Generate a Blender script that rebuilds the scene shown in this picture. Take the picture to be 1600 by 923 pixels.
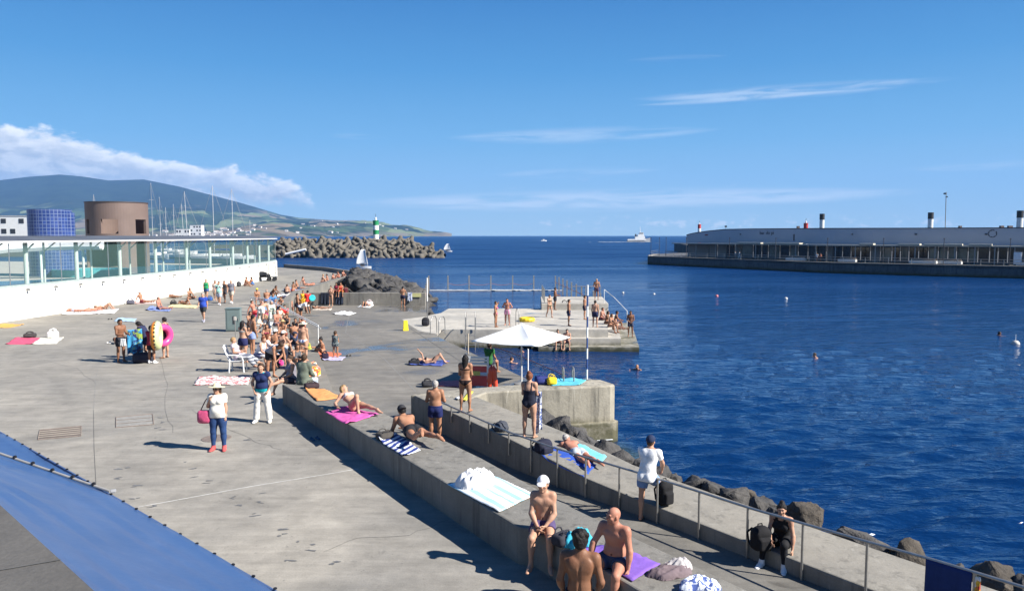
import bpy, bmesh, math, random
import numpy as np
from mathutils import Vector, Matrix, noise as mnoise

for o in list(bpy.data.objects):
    bpy.data.objects.remove(o)
SC = bpy.context.scene
COL = SC.collection
random.seed(7)
RAD = math.radians

# ------------------------------------------------------------------ camera
FPX, CAMZ = 1180.0, 7.0
PIT = math.atan(93.5 / FPX)
cam = bpy.data.cameras.new('camera')
cam.sensor_width = 36.0
cam.lens = 36.0 * FPX / 1600.0
cam.clip_start = 0.1
cam.clip_end = 60000
camo = bpy.data.objects.new('camera', cam)
COL.objects.link(camo)
camo.location = (0, 0, CAMZ)
camo.rotation_euler = (math.pi / 2 - PIT, 0, 0)
SC.camera = camo

# ------------------------------------------------------------------ sun, sky, exposure
SUN_EL, SUN_AZ = RAD(37.5), RAD(109.0)      # azimuth clockwise from +Y
sun_dir = Vector((math.sin(SUN_AZ) * math.cos(SUN_EL), math.cos(SUN_AZ) * math.cos(SUN_EL), math.sin(SUN_EL)))
sl = bpy.data.lights.new('sun', 'SUN')
sl.energy = 5.0
sl.angle = RAD(0.53)
sl.color = (1.0, 0.95, 0.87)
so = bpy.data.objects.new('sun', sl)
COL.objects.link(so)
so.rotation_euler = (-sun_dir).to_track_quat('-Z', 'Y').to_euler()
so.location = (60, -20, 60)
SC.view_settings.view_transform = 'Standard'
SC.view_settings.look = 'None'
SC.view_settings.gamma = 1.0
SC.view_settings.use_curve_mapping = False
SC.view_settings.exposure = 1.2
SC.cycles.max_bounces = 6
SC.cycles.volume_bounces = 0
SC.cycles.transparent_max_bounces = 12
SC.cycles.caustics_reflective = False
SC.cycles.caustics_refractive = False
SC.cycles.sample_clamp_indirect = 4.0

HAZE = 5.2e-5
W = bpy.data.worlds.new('World')
SC.world = W
W.use_nodes = True


class NT:
    """tiny node-tree helper"""
    def __init__(s, t):
        s.t = t
        s.n = t.nodes
        s.l = t.links

    def add(s, typ, inp=None, **kw):
        nd = s.n.new(typ)
        for k, v in kw.items():
            setattr(nd, k, v)
        for k, v in (inp or {}).items():
            s.put(nd.inputs[k], v)
        return nd

    def put(s, sock, v):
        if isinstance(v, bpy.types.NodeSocket):
            s.l.new(v, sock)
        elif isinstance(v, bpy.types.Node):
            s.l.new(v.outputs[0], sock)
        else:
            if sock.type == 'RGBA' and len(v) == 3:
                v = (*v, 1)
            sock.default_value = v

    def math(s, op, a, b=None, c=None, clamp=False):
        nd = s.n.new('ShaderNodeMath')
        nd.operation = op
        nd.use_clamp = clamp
        for i, v in enumerate((a, b, c)):
            if v is not None:
                s.put(nd.inputs[i], v)
        return nd.outputs[0]

    def mix(s, fac, a, b, blend='MIX'):
        nd = s.n.new('ShaderNodeMix')
        nd.data_type = 'RGBA'
        nd.blend_type = blend
        s.put(nd.inputs[0], fac)
        s.put(nd.inputs[6], a)
        s.put(nd.inputs[7], b)
        return nd.outputs[2]

    def ramp(s, fac, stops, interp='LINEAR'):
        nd = s.n.new('ShaderNodeValToRGB')
        nd.color_ramp.interpolation = interp
        el = nd.color_ramp.elements
        while len(el) < len(stops):
            el.new(0.5)
        for e, (p, c) in zip(el, stops):
            e.position = p
            e.color = (c, c, c, 1) if isinstance(c, (int, float)) else (*c[:3], 1)
        s.put(nd.inputs[0], fac)
        return nd.outputs[0]

    def smooth(s, x, a, b):
        nd = s.n.new('ShaderNodeMapRange')
        nd.interpolation_type = 'SMOOTHSTEP'
        s.put(nd.inputs[0], x)
        for i, v in ((1, a), (2, b)):
            s.put(nd.inputs[i], v)
        nd.inputs[3].default_value = 0
        nd.inputs[4].default_value = 1
        return nd.outputs[0]

    def noise(s, vec, scale, detail=4, rough=0.55, dist=0.0):
        nd = s.n.new('ShaderNodeTexNoise')
        s.put(nd.inputs['Vector'], vec)
        s.put(nd.inputs['Scale'], scale)
        nd.inputs['Detail'].default_value = detail
        nd.inputs['Roughness'].default_value = rough
        nd.inputs['Distortion'].default_value = dist
        return nd.outputs[0]

    def comb(s, x, y, z=0.0):
        nd = s.n.new('ShaderNodeCombineXYZ')
        for i, v in enumerate((x, y, z)):
            s.put(nd.inputs[i], v)
        return nd.outputs[0]


def build_world():
    t = NT(W.node_tree)
    t.n.clear()
    out = t.add('ShaderNodeOutputWorld')
    bg = t.add('ShaderNodeBackground')
    bg.inputs[1].default_value = 0.06
    t.l.new(bg.outputs[0], out.inputs[0])
    sky = t.add('ShaderNodeTexSky', sky_type='NISHITA', sun_disc=False)
    sky.sun_elevation = SUN_EL
    sky.sun_rotation = SUN_AZ
    sky.altitude = 0
    sky.air_density = 1.0
    sky.dust_density = 0.25
    sky.ozone_density = 2.2
    geo = t.add('ShaderNodeTexCoord')
    sep = t.add('ShaderNodeSeparateXYZ', {0: geo.outputs['Generated']})
    x, y, z = sep.outputs
    az = t.math('MULTIPLY', t.math('ARCTAN2', x, y), 180 / math.pi)          # degrees, right +
    el = t.math('MULTIPLY', t.math('ARCSINE', z), 180 / math.pi)
    hs = t.add('ShaderNodeHueSaturation', {'Saturation': 1.32, 'Value': 1.0, 'Hue': 0.497, 'Color': sky})
    # clear maritime air: deep blue overhead, pale blue (not yellow) at the sea horizon
    grad = t.ramp(t.math('DIVIDE', el, 60.0, clamp=True),
                  [(0.0, (.50, .73, .90)), (0.05, (.35, .62, .87)), (0.115, (.18, .475, .82)), (0.20, (.075, .325, .70)), (0.30, (.028, .195, .55)), (0.6, (.015, .12, .40)), (1.0, (.012, .085, .30))])
    gs = t.mix(1.0, grad, (7.2, 7.2, 7.2), 'MULTIPLY')
    skyc = t.mix(0.94, hs.outputs[0], gs)

    def cloud(base, c, f):
        return t.mix(f, base, c)
    # ---- thin high streaks
    v1 = t.comb(t.math('MULTIPLY', az, 0.10), t.math('SUBTRACT', t.math('MULTIPLY', el, 1.25), t.math('MULTIPLY', az, 0.012)))
    n1 = t.noise(v1, 1.6, 5, 0.62, 0.6)

    def streak(a0, a1, e0, slope, hw, soft, gain, n=n1, lo=0.38, hi=0.68):
        # soft lens shaped band round el = e0 + slope*(az-amid)
        mid = (a0 + a1) / 2
        ee = t.math('ABSOLUTE', t.math('SUBTRACT', el, t.math('ADD', e0, t.math('MULTIPLY', t.math('SUBTRACT', az, mid), slope))))
        u = t.math('ABSOLUTE', t.math('DIVIDE', t.math('SUBTRACT', az, mid), (a1 - a0) / 2))
        wide = t.math('SUBTRACT', 1.0, t.math('POWER', u, 2.0), clamp=True)
        h = t.math('MULTIPLY', wide, hw)
        m = t.math('SUBTRACT', 1.0, t.math('DIVIDE', ee, t.math('ADD', h, 0.001)), clamp=True)
        m = t.math('MULTIPLY', t.smooth(m, 0.0, soft), t.smooth(wide, 0.0, 0.75))
        m = t.math('MULTIPLY', m, t.smooth(n, lo, hi))
        return t.math('MULTIPLY', m, gain, clamp=True)
    WHT = (7.6, 8.0, 8.6)
    c = skyc
    for s_ in (dict(a0=8, a1=31, e0=9.95, slope=0.004, hw=0.62, soft=0.9, gain=0.36, lo=0.30, hi=0.62),
               dict(a0=8.5, a1=24, e0=9.62, slope=0.022, hw=0.26, soft=0.9, gain=0.26, lo=0.25, hi=0.5),
               dict(a0=-6, a1=16, e0=7.4, slope=0.02, hw=0.75, soft=0.9, gain=0.30, lo=0.3, hi=0.6),
               dict(a0=8, a1=16, e0=12.6, slope=0.0, hw=0.3, soft=0.9, gain=0.14),
               dict(a0=-14, a1=-9, e0=7.2, slope=0.0, hw=0.3, soft=0.9, gain=0.2),
               dict(a0=-15, a1=31, e0=2.65, slope=0.012, hw=1.05, soft=0.8, gain=0.5, lo=0.3, hi=0.6),
               dict(a0=-2, a1=12, e0=4.7, slope=0.03, hw=0.5, soft=0.9, gain=0.3),
               dict(a0=26, a1=40, e0=4.4, slope=0.0, hw=0.4, soft=0.9, gain=0.3)):
        c = cloud(c, WHT, streak(**s_))
    # ---- small puffs low over the sea
    v2 = t.comb(t.math('MULTIPLY', az, 0.55), t.math('MULTIPLY', el, 1.1))
    n2 = t.noise(v2, 1.5, 5, 0.6)
    puff = t.math('MULTIPLY', t.smooth(n2, 0.52, 0.66), t.math('MULTIPLY', t.smooth(el, 0.3, 0.7), t.math('SUBTRACT', 1.0, t.smooth(el, 0.9, 1.7))))
    puff = t.math('MULTIPLY', puff, t.smooth(az, -2, 4))
    c = cloud(c, (7.0, 7.4, 8.0), t.math('MULTIPLY', puff, 0.6))
    # ---- small grey scraps
    n4 = t.noise(t.comb(t.math('MULTIPLY', az, 0.28), el, 3.7), 1.3, 4, 0.6)
    scrap = t.math('MULTIPLY', t.smooth(n4, 0.63, 0.72), t.math('MULTIPLY', t.smooth(el, 2.4, 3.2), t.math('SUBTRACT', 1.0, t.smooth(el, 4.0, 5.2))))
    c = cloud(c, (4.3, 5.3, 6.9), t.math('MULTIPLY', scrap, 0.38))
    # ---- the cumulus bank over the island
    top = t.ramp(t.math('DIVIDE', t.math('ADD', az, 40), 40, clamp=True),
                 [(0.0, 0.80), (0.12, 0.84), (0.22, 0.88), (0.27, 0.80), (0.36, 0.68), (0.48, 0.62), (0.56, 0.56), (0.60, 0.52), (0.635, 0.36), (0.66, 0.0)])
    top = t.math('MULTIPLY', top, 7.9)
    v3 = t.comb(t.math('MULTIPLY', az, 0.30), t.math('MULTIPLY', el, 0.62), 1.3)
    n3 = t.noise(v3, 1.25, 8, 0.58, 0.25)
    n3b = t.noise(v3, 4.2, 6, 0.6, 0.2)
    edge = t.math('ADD', t.math('SUBTRACT', top, el), t.math('ADD', t.math('MULTIPLY', t.math('SUBTRACT', n3, 0.5), 2.9), t.math('MULTIPLY', t.math('SUBTRACT', n3b, 0.5), 1.1)))
    dens = t.smooth(edge, 0.0, 0.7)
    low = t.smooth(el, t.math('ADD', 0.3, t.math('MULTIPLY', t.smooth(az, -29, -18), 1.3)), 2.9)
    dens = t.math('MULTIPLY', dens, low)
    dens = t.math('MULTIPLY', dens, t.math('SUBTRACT', 1.0, t.math('MULTIPLY', t.smooth(az, -27, -15), t.math('SUBTRACT', 1.0, t.smooth(n3, 0.36, 0.58)))), clamp=True)
    lit = t.math('SUBTRACT', 1.0, t.smooth(edge, 0.3, 1.9))
    # light from the upper right: compare with the noise a step towards the sun
    n3s = t.noise(t.comb(t.math('ADD', t.math('MULTIPLY', az, 0.30), 0.12), t.math('ADD', t.math('MULTIPLY', el, 0.62), 0.22), 1.3), 1.25, 8, 0.58, 0.25)
    rel = t.smooth(t.math('SUBTRACT', n3, n3s), -0.10, 0.13)
    shade = t.math('ADD', t.math('MULTIPLY', lit, 0.55), t.math('MULTIPLY', rel, 0.42), clamp=True)
    ccol = t.mix(shade, (3.9, 4.3, 5.1), (10.2, 10.0, 9.6))
    c = cloud(c, ccol, t.math('MULTIPLY', dens, 0.95))
    t.l.new(c, bg.inputs[0])


build_world()

# ------------------------------------------------------------------ photo -> place
def ray(px, py):
    u = (px - 800) / FPX
    v = (461.5 - py) / FPX
    return Vector((u, math.cos(PIT) + v * math.sin(PIT), -math.sin(PIT) + v * math.cos(PIT)))


def at(px, py, z):
    d = ray(px, py)
    return Vector((0, 0, CAMZ)) + d * ((z - CAMZ) / d.z)


def aty(px, py, Y):
    d = ray(px, py)
    return Vector((0, 0, CAMZ)) + d * (Y / d.y)


# ------------------------------------------------------------------ object bookkeeping
def tag(o, label=None, cat=None, group=None, kind=None):
    if label:
        o['label'] = label
    if cat:
        o['category'] = cat
    if group:
        o['group'] = group
    if kind:
        o['kind'] = kind
    return o


def empty(name, loc, rz=0.0):
    o = bpy.data.objects.new(name, None)
    o.empty_display_size = 0.2
    o.location = loc
    o.rotation_euler = (0, 0, rz)
    COL.objects.link(o)
    return o


def link_mesh(name, verts, faces, mat=None, parent=None, loc=(0, 0, 0), rz=0.0, smooth=False, mats=None, midx=None):
    me = bpy.data.meshes.new(name)
    me.from_pydata([tuple(v) for v in verts], [], [tuple(f) for f in faces])
    if mats:
        for m in mats:
            me.materials.append(m)
        me.polygons.foreach_set('material_index', midx)
    elif mat:
        me.materials.append(mat)
    if smooth:
        me.polygons.foreach_set('use_smooth', [True] * len(me.polygons))
    me.update()
    o = bpy.data.objects.new(name, me)
    o.location = loc
    o.rotation_euler = (0, 0, rz)
    COL.objects.link(o)
    if parent:
        o.parent = parent
    return o


def copy_tree(o, parent=None, **props):
    c = o.copy()
    COL.objects.link(c)
    if parent:
        c.parent = parent
    for k, v in props.items():
        c[k] = v
    for ch in list(o.children):
        copy_tree(ch, c)
    return c


class MB:
    def __init__(s):
        s.v = []
        s.f = []

    def add(s, vs, fs):
        b = len(s.v)
        s.v += [Vector(v) for v in vs]
        s.f += [tuple(b + i for i in f) for f in fs]
        return s

    def box(s, c, size, rz=0.0, bev=0.0):
        cx, cy, cz = c
        hx, hy, hz = (d / 2 for d in size)
        ca, sa = math.cos(rz), math.sin(rz)
        if bev <= 0:
            vs = [(x, y, z) for z in (-hz, hz) for y in (-hy, hy) for x in (-hx, hx)]
            fs = [(0, 2, 3, 1), (4, 5, 7, 6), (0, 1, 5, 4), (2, 6, 7, 3), (0, 4, 6, 2), (1, 3, 7, 5)]
        else:
            bm = bmesh.new()
            bmesh.ops.create_cube(bm, size=1.0, matrix=Matrix.Diagonal((hx * 2, hy * 2, hz * 2, 1)))
            bmesh.ops.bevel(bm, geom=bm.edges[:], offset=bev, segments=2, affect='EDGES')
            bm.verts.index_update()
            vs = [tuple(v.co) for v in bm.verts]
            fs = [tuple(v.index for v in f.verts) for f in bm.faces]
            bm.free()
        return s.add([(cx + x * ca - y * sa, cy + x * sa + y * ca, cz + z) for x, y, z in vs], fs)

    def prism(s, poly, z0, z1, ztop=None):
        """poly counter-clockwise xy; ztop optional per-vertex top heights"""
        n = len(poly)
        a = sum(poly[i][0] * poly[(i + 1) % n][1] - poly[(i + 1) % n][0] * poly[i][1] for i in range(n))
        if a < 0:
            poly = poly[::-1]
            ztop = ztop[::-1] if ztop else None
        zt = ztop or [z1] * n
        vs = [(p[0], p[1], z0) for p in poly] + [(p[0], p[1], zt[i]) for i, p in enumerate(poly)]
        fs = [tuple(range(n - 1, -1, -1)), tuple(range(n, 2 * n))]
        fs += [(i, (i + 1) % n, n + (i + 1) % n, n + i) for i in range(n)]
        return s.add(vs, fs)

    def tube(s, pts, r, n=8, cap=True, r1=None):
        pts = [Vector(p) for p in pts]
        m = len(pts)
        rings = []
        up = None
        for i, p in enumerate(pts):
            d = (pts[min(i + 1, m - 1)] - pts[max(i - 1, 0)]).normalized()
            if up is None:
                a = Vector((0, 0, 1)) if abs(d.z) < 0.9 else Vector((1, 0, 0))
                up = d.cross(a).normalized()
            else:
                up = (up - d * up.dot(d)).normalized()
            w = d.cross(up)
            rr = r if r1 is None else r + (r1 - r) * i / (m - 1)
            rings.append([p + (up * math.cos(2 * math.pi * k / n) + w * math.sin(2 * math.pi * k / n)) * rr for k in range(n)])
        vs = [v for rg in rings for v in rg]
        fs = [(i * n + k, i * n + (k + 1) % n, (i + 1) * n + (k + 1) % n, (i + 1) * n + k) for i in range(m - 1) for k in range(n)]
        if cap:
            fs += [tuple(range(n - 1, -1, -1)), tuple((m - 1) * n + k for k in range(n))]
        return s.add(vs, fs)

    def lathe(s, prof, n=24, c=(0, 0, 0), cap=True):
        vs, fs = [], []
        m = len(prof)
        for r, z in prof:
            for k in range(n):
                a = 2 * math.pi * k / n
                vs.append((c[0] + r * math.cos(a), c[1] + r * math.sin(a), c[2] + z))
        for i in range(m - 1):
            for k in range(n):
                fs.append((i * n + k, i * n + (k + 1) % n, (i + 1) * n + (k + 1) % n, (i + 1) * n + k))
        if cap:
            fs += [tuple(range(n - 1, -1, -1)), tuple((m - 1) * n + k for k in range(n))]
        return s.add(vs, fs)

    def wall(s, path, thick, z0, z1, side=1):
        """vertical wall along an xy path; z0,z1 numbers or lists; thickness to the left (side=1) or right"""
        n = len(path)
        P = [Vector(p[:2]) for p in path]
        z0 = z0 if isinstance(z0, (list, tuple)) else [z0] * n
        z1 = z1 if isinstance(z1, (list, tuple)) else [z1] * n
        off = []
        for i in range(n):
            d = (P[min(i + 1, n - 1)] - P[max(i - 1, 0)]).normalized()
            nn = Vector((-d.y, d.x)) * side
            off.append(P[i] + nn * thick)
        vs = []
        for i in range(n):
            vs += [(P[i].x, P[i].y, z0[i]), (P[i].x, P[i].y, z1[i]), (off[i].x, off[i].y, z1[i]), (off[i].x, off[i].y, z0[i])]
        fs = []
        for i in range(n - 1):
            a, b = i * 4, i * 4 + 4
            for k in range(4):
                q = (a + k, a + (k + 1) % 4, b + (k + 1) % 4, b + k)
                fs.append(q if side < 0 else q[::-1])
        fs += [(0, 1, 2, 3), ((n - 1) * 4 + 3, (n - 1) * 4 + 2, (n - 1) * 4 + 1, (n - 1) * 4)]
        return s.add(vs, fs)

    def build(s, name, mat, parent=None, loc=None, rz=0.0, smooth=False, bevel=0.0):
        """loc: vertices were given in world space and the object's origin goes there; with parent: local"""
        L = Vector(loc) if loc is not None else Vector((0, 0, 0))
        vs = [v - L for v in s.v] if not parent else s.v
        o = link_mesh(name, vs, s.f, mat, parent, (0, 0, 0) if parent else L, 0.0, smooth)
        if bevel > 0:
            md = o.modifiers.new('bevel', 'BEVEL')
            md.width = bevel
            md.segments = 2
            md.limit_method = 'ANGLE'
        if smooth and not bevel:
            md = o.modifiers.new('edges', 'EDGE_SPLIT')
            md.split_angle = RAD(40)
        return o


# ------------------------------------------------------------------ materials
MATS = {}


def mat(name, col, rough=0.7, var=0.15, scale=3.0, bump=0.0, bscale=20.0, metal=0.0, spec=0.5, col2=None, world=False, alpha=None, coat=0.0):
    key = name
    if key in MATS:
        return MATS[key]
    m = bpy.data.materials.new(name)
    m.use_nodes = True
    t = NT(m.node_tree)
    bs = t.n['Principled BSDF']
    tc = t.add('ShaderNodeTexCoord')
    vec = t.add('ShaderNodeNewGeometry').outputs['Position'] if world else tc.outputs['Object']
    n = t.noise(vec, scale, 5, 0.6)
    c2 = col2 if col2 else tuple(min(1, x * (1 + var)) for x in col)
    c1 = col if col2 else tuple(x * (1 - var) for x in col)
    cc = t.ramp(n, [(0.3, c1), (0.7, c2)])
    t.put(bs.inputs['Base Color'], cc)
    bs.inputs['Roughness'].default_value = rough
    bs.inputs['Metallic'].default_value = metal
    bs.inputs['Specular IOR Level'].default_value = spec
    if coat:
        bs.inputs['Coat Weight'].default_value = coat
    if bump > 0:
        b = t.add('ShaderNodeBump', {'Height': t.noise(vec, bscale, 4, 0.6), 'Strength': bump, 'Distance': 0.02})
        t.put(bs.inputs['Normal'], b)
    if alpha is not None:
        bs.inputs['Alpha'].default_value = alpha
    MATS[key] = m
    return m


def concrete(name, col, stain=0.25, streak=0.0, spots=0.0, bump=0.25, wet=None, scale=1.0, tint=(1.0, 0.97, 0.92), waterline=None):
    if name in MATS:
        return MATS[name]
    m = bpy.data.materials.new(name)
    m.use_nodes = True
    t = NT(m.node_tree)
    bs = t.n['Principled BSDF']
    pos = t.add('ShaderNodeNewGeometry').outputs['Position']
    big = t.noise(pos, 0.22 * scale, 4, 0.6, 0.4)
    mid = t.noise(pos, 1.6 * scale, 5, 0.65, 0.2)
    fine = t.noise(pos, 42 * scale, 3, 0.7)
    c = t.mix(t.ramp(big, [(0.32, 0.0), (0.68, 1.0)]), tuple(x * (1 - stain * 0.55) for x in col), tuple(col[i] * (1 + stain * 0.5) * tint[i] for i in range(3)))
    c = t.mix(t.ramp(mid, [(0.35, 0.0), (0.66, 1.0)]), t.mix(1.0, c, (1 - stain * 0.6,) * 3, 'MULTIPLY'), c)
    c = t.mix(0.30, c, t.mix(1.0, c, t.ramp(fine, [(0.2, 0.45), (0.8, 1.55)]), 'MULTIPLY'))
    if streak > 0:
        mp = t.add('ShaderNodeMapping', {'Vector': pos, 'Scale': (2.6, 2.6, 0.22)})
        s1 = t.noise(mp, 1.7, 5, 0.65, 0.3)
        c = t.mix(t.math('MULTIPLY', t.smooth(s1, 0.50, 0.68), streak), c, tuple(x * 0.33 for x in col))
        s2 = t.noise(t.add('ShaderNodeMapping', {'Vector': pos, 'Scale': (3.4, 3.4, 0.5), 'Location': (7, 3, 1)}), 1.5, 5, 0.65, 0.4)
        c = t.mix(t.math('MULTIPLY', t.smooth(s2, 0.58, 0.72), streak * 0.8), c, tuple(min(1, x * 1.55) for x in col))
    if spots > 0:
        sp = t.noise(pos, 3.1, 3, 0.5, 0.5)
        sp2 = t.noise(pos, 0.35, 3, 0.6)
        f = t.math('MULTIPLY', t.smooth(sp, 0.64, 0.70), t.smooth(sp2, 0.45, 0.62))
        c = t.mix(t.math('MULTIPLY', f, spots), c, tuple(x * 0.42 for x in col))
        c = t.mix(t.math('MULTIPLY', t.smooth(t.noise(pos, 15, 2, .5), .70, .74), spots * .9), c, tuple(x * 0.35 for x in col))
        br = t.noise(t.add('ShaderNodeMapping', {'Vector': pos, 'Scale': (.35, 2.4, 1), 'Rotation': (0, 0, RAD(-12))}), 1.4, 5, .7, .3)
        c = t.mix(.55, c, t.mix(1.0, c, t.ramp(br, [(.3, .66), (.7, 1.24)]), 'MULTIPLY'))
    rough = 0.85
    if wet:
        # puddled, darker and smoother patches of a given lateral extent
        w = t.smooth(t.noise(pos, wet[0], 4, 0.6, 0.6), wet[1], wet[1] + 0.10)
        c = t.mix(t.math('MULTIPLY', w, 0.65), c, tuple(x * 0.35 for x in col))
        rr = t.math('SUBTRACT', 0.85, t.math('MULTIPLY', w, 0.72))
        t.put(bs.inputs['Roughness'], rr)
    else:
        bs.inputs['Roughness'].default_value = rough
    if waterline:
        z = t.add('ShaderNodeSeparateXYZ', {0: pos}).outputs[2]
        zz = t.math('ADD', z, t.math('MULTIPLY', t.math('SUBTRACT', t.noise(pos, 0.8, 4), 0.5), 0.35))
        f = t.math('SUBTRACT', 1.0, t.smooth(zz, waterline - 0.22, waterline + 0.14))
        f = t.math('MULTIPLY', f, t.math('ADD', .35, t.math('MULTIPLY', t.smooth(t.noise(pos, 2.3, 5, .7), .35, .6), .5)))
        c = t.mix(f, c, (0.062, 0.060, 0.026))
        f2 = t.math('SUBTRACT', 1.0, t.smooth(zz, 0.05, 0.28))
        c = t.mix(t.math('MULTIPLY', f2, 0.8), c, (0.025, 0.03, 0.015))
    t.put(bs.inputs['Base Color'], c)
    bs.inputs['Specular IOR Level'].default_value = 0.3
    h = t.math('ADD', t.math('MULTIPLY', fine, 0.25), t.math('MULTIPLY', t.noise(pos, 7 * scale, 4, 0.6), 0.75))
    b = t.add('ShaderNodeBump', {'Height': h, 'Strength': bump, 'Distance': 0.03})
    t.put(bs.inputs['Normal'], b)
    MATS[name] = m
    return m


def glassy(name, tint, alpha, rough=0.02):
    if name in MATS:
        return MATS[name]
    m = bpy.data.materials.new(name)
    m.use_nodes = True
    t = NT(m.node_tree)
    bs = t.n['Principled BSDF']
    n = t.noise(t.add('ShaderNodeNewGeometry').outputs['Position'], 0.5, 3)
    t.put(bs.inputs['Base Color'], t.mix(n, tint, tuple(x * 0.7 for x in tint)))
    bs.inputs['Roughness'].default_value = rough
    bs.inputs['Alpha'].default_value = alpha
    bs.inputs['IOR'].default_value = 1.5
    MATS[name] = m
    return m

# ------------------------------------------------------------------ signed-distance modelling (bodies, clothes, bags)
F32 = np.float32


def surface_nets(F, org, h):
    nx, ny, nz = F.shape
    ins = F < 0
    cnt = np.zeros((nx - 1, ny - 1, nz - 1), np.int8)
    for i in (0, 1):
        for j in (0, 1):
            for k in (0, 1):
                cnt += ins[i:nx - 1 + i, j:ny - 1 + j, k:nz - 1 + k]
    act = (cnt > 0) & (cnt < 8)
    cells = np.argwhere(act)
    if len(cells) == 0:
        return np.zeros((0, 3)), np.zeros((0, 4), int)
    vid = -np.ones(act.shape, np.int64)
    vid[act] = np.arange(len(cells))
    acc = np.zeros((len(cells), 3))
    num = np.zeros(len(cells))
    corners = [(i, j, k) for i in (0, 1) for j in (0, 1) for k in (0, 1)]
    for a in corners:
        for ax in range(3):
            if a[ax] == 0:
                b = list(a)
                b[ax] = 1
                fa = F[cells[:, 0] + a[0], cells[:, 1] + a[1], cells[:, 2] + a[2]]
                fb = F[cells[:, 0] + b[0], cells[:, 1] + b[1], cells[:, 2] + b[2]]
                m = (fa < 0) != (fb < 0)
                tt = np.where(m, fa / np.where(m, fa - fb, 1), 0)
                p = np.tile(np.array(a, float), (len(cells), 1))
                p[:, ax] += tt
                acc += np.where(m[:, None], p, 0)
                num += m
    V = (cells + acc / num[:, None]) * h + org
    quads = []
    for ax in range(3):
        o1, o2 = [(1, 2), (2, 0), (0, 1)][ax]
        sl0 = [slice(1, -1)] * 3
        sl1 = [slice(1, -1)] * 3
        sl0[ax] = slice(0, -1)
        sl1[ax] = slice(1, None)
        A = ins[tuple(sl0)]
        B = ins[tuple(sl1)]
        for val in (True, False):
            e = np.argwhere((A == val) & (B != val))
            if len(e) == 0:
                continue
            base = e.copy()
            for d in range(3):
                if d != ax:
                    base[:, d] += 1
            def gv(d1, d2):
                q = base.copy()
                q[:, o1] += d1
                q[:, o2] += d2
                return vid[q[:, 0], q[:, 1], q[:, 2]]
            q = np.stack([gv(-1, -1), gv(0, -1), gv(0, 0), gv(-1, 0)], 1)
            if not val:
                q = q[:, ::-1]
            quads.append(q)
    Q = np.concatenate(quads)
    Q = Q[(Q >= 0).all(1)]
    return V, Q


def np_mesh(name, V, Q, mt, parent=None, loc=(0, 0, 0), rz=0):
    me = bpy.data.meshes.new(name)
    me.vertices.add(len(V))
    me.vertices.foreach_set('co', np.asarray(V, F32).ravel())
    n = len(Q)
    k = Q.shape[1]
    me.loops.add(n * k)
    me.loops.foreach_set('vertex_index', Q.astype(np.int32).ravel())
    me.polygons.add(n)
    me.polygons.foreach_set('loop_start', np.arange(0, n * k, k, dtype=np.int32))
    me.polygons.foreach_set('use_smooth', np.ones(n, bool))
    me.update(calc_edges=True)
    me.materials.append(mt)
    o = bpy.data.objects.new(name, me)
    o.location = loc
    o.rotation_euler = (0, 0, rz)
    COL.objects.link(o)
    if parent:
        o.parent = parent
    return o


def nrm(v):
    v = np.array(v, float)
    return v / (np.linalg.norm(v) + 1e-9)


def smin(a, b, k):
    if k <= 0:
        return np.minimum(a, b)
    h = np.clip(0.5 + 0.5 * (b - a) / k, 0, 1)
    return b + (a - b) * h - k * h * (1 - h)


def basis(d, ref=(0.3, 0.2, 1)):
    d = nrm(d)
    r = np.array(ref, float)
    if abs(d @ nrm(r)) > .9:
        r = np.array((1.0, .3, 0))
    a = nrm(np.cross(d, r))
    return d, a, np.cross(d, a)


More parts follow.
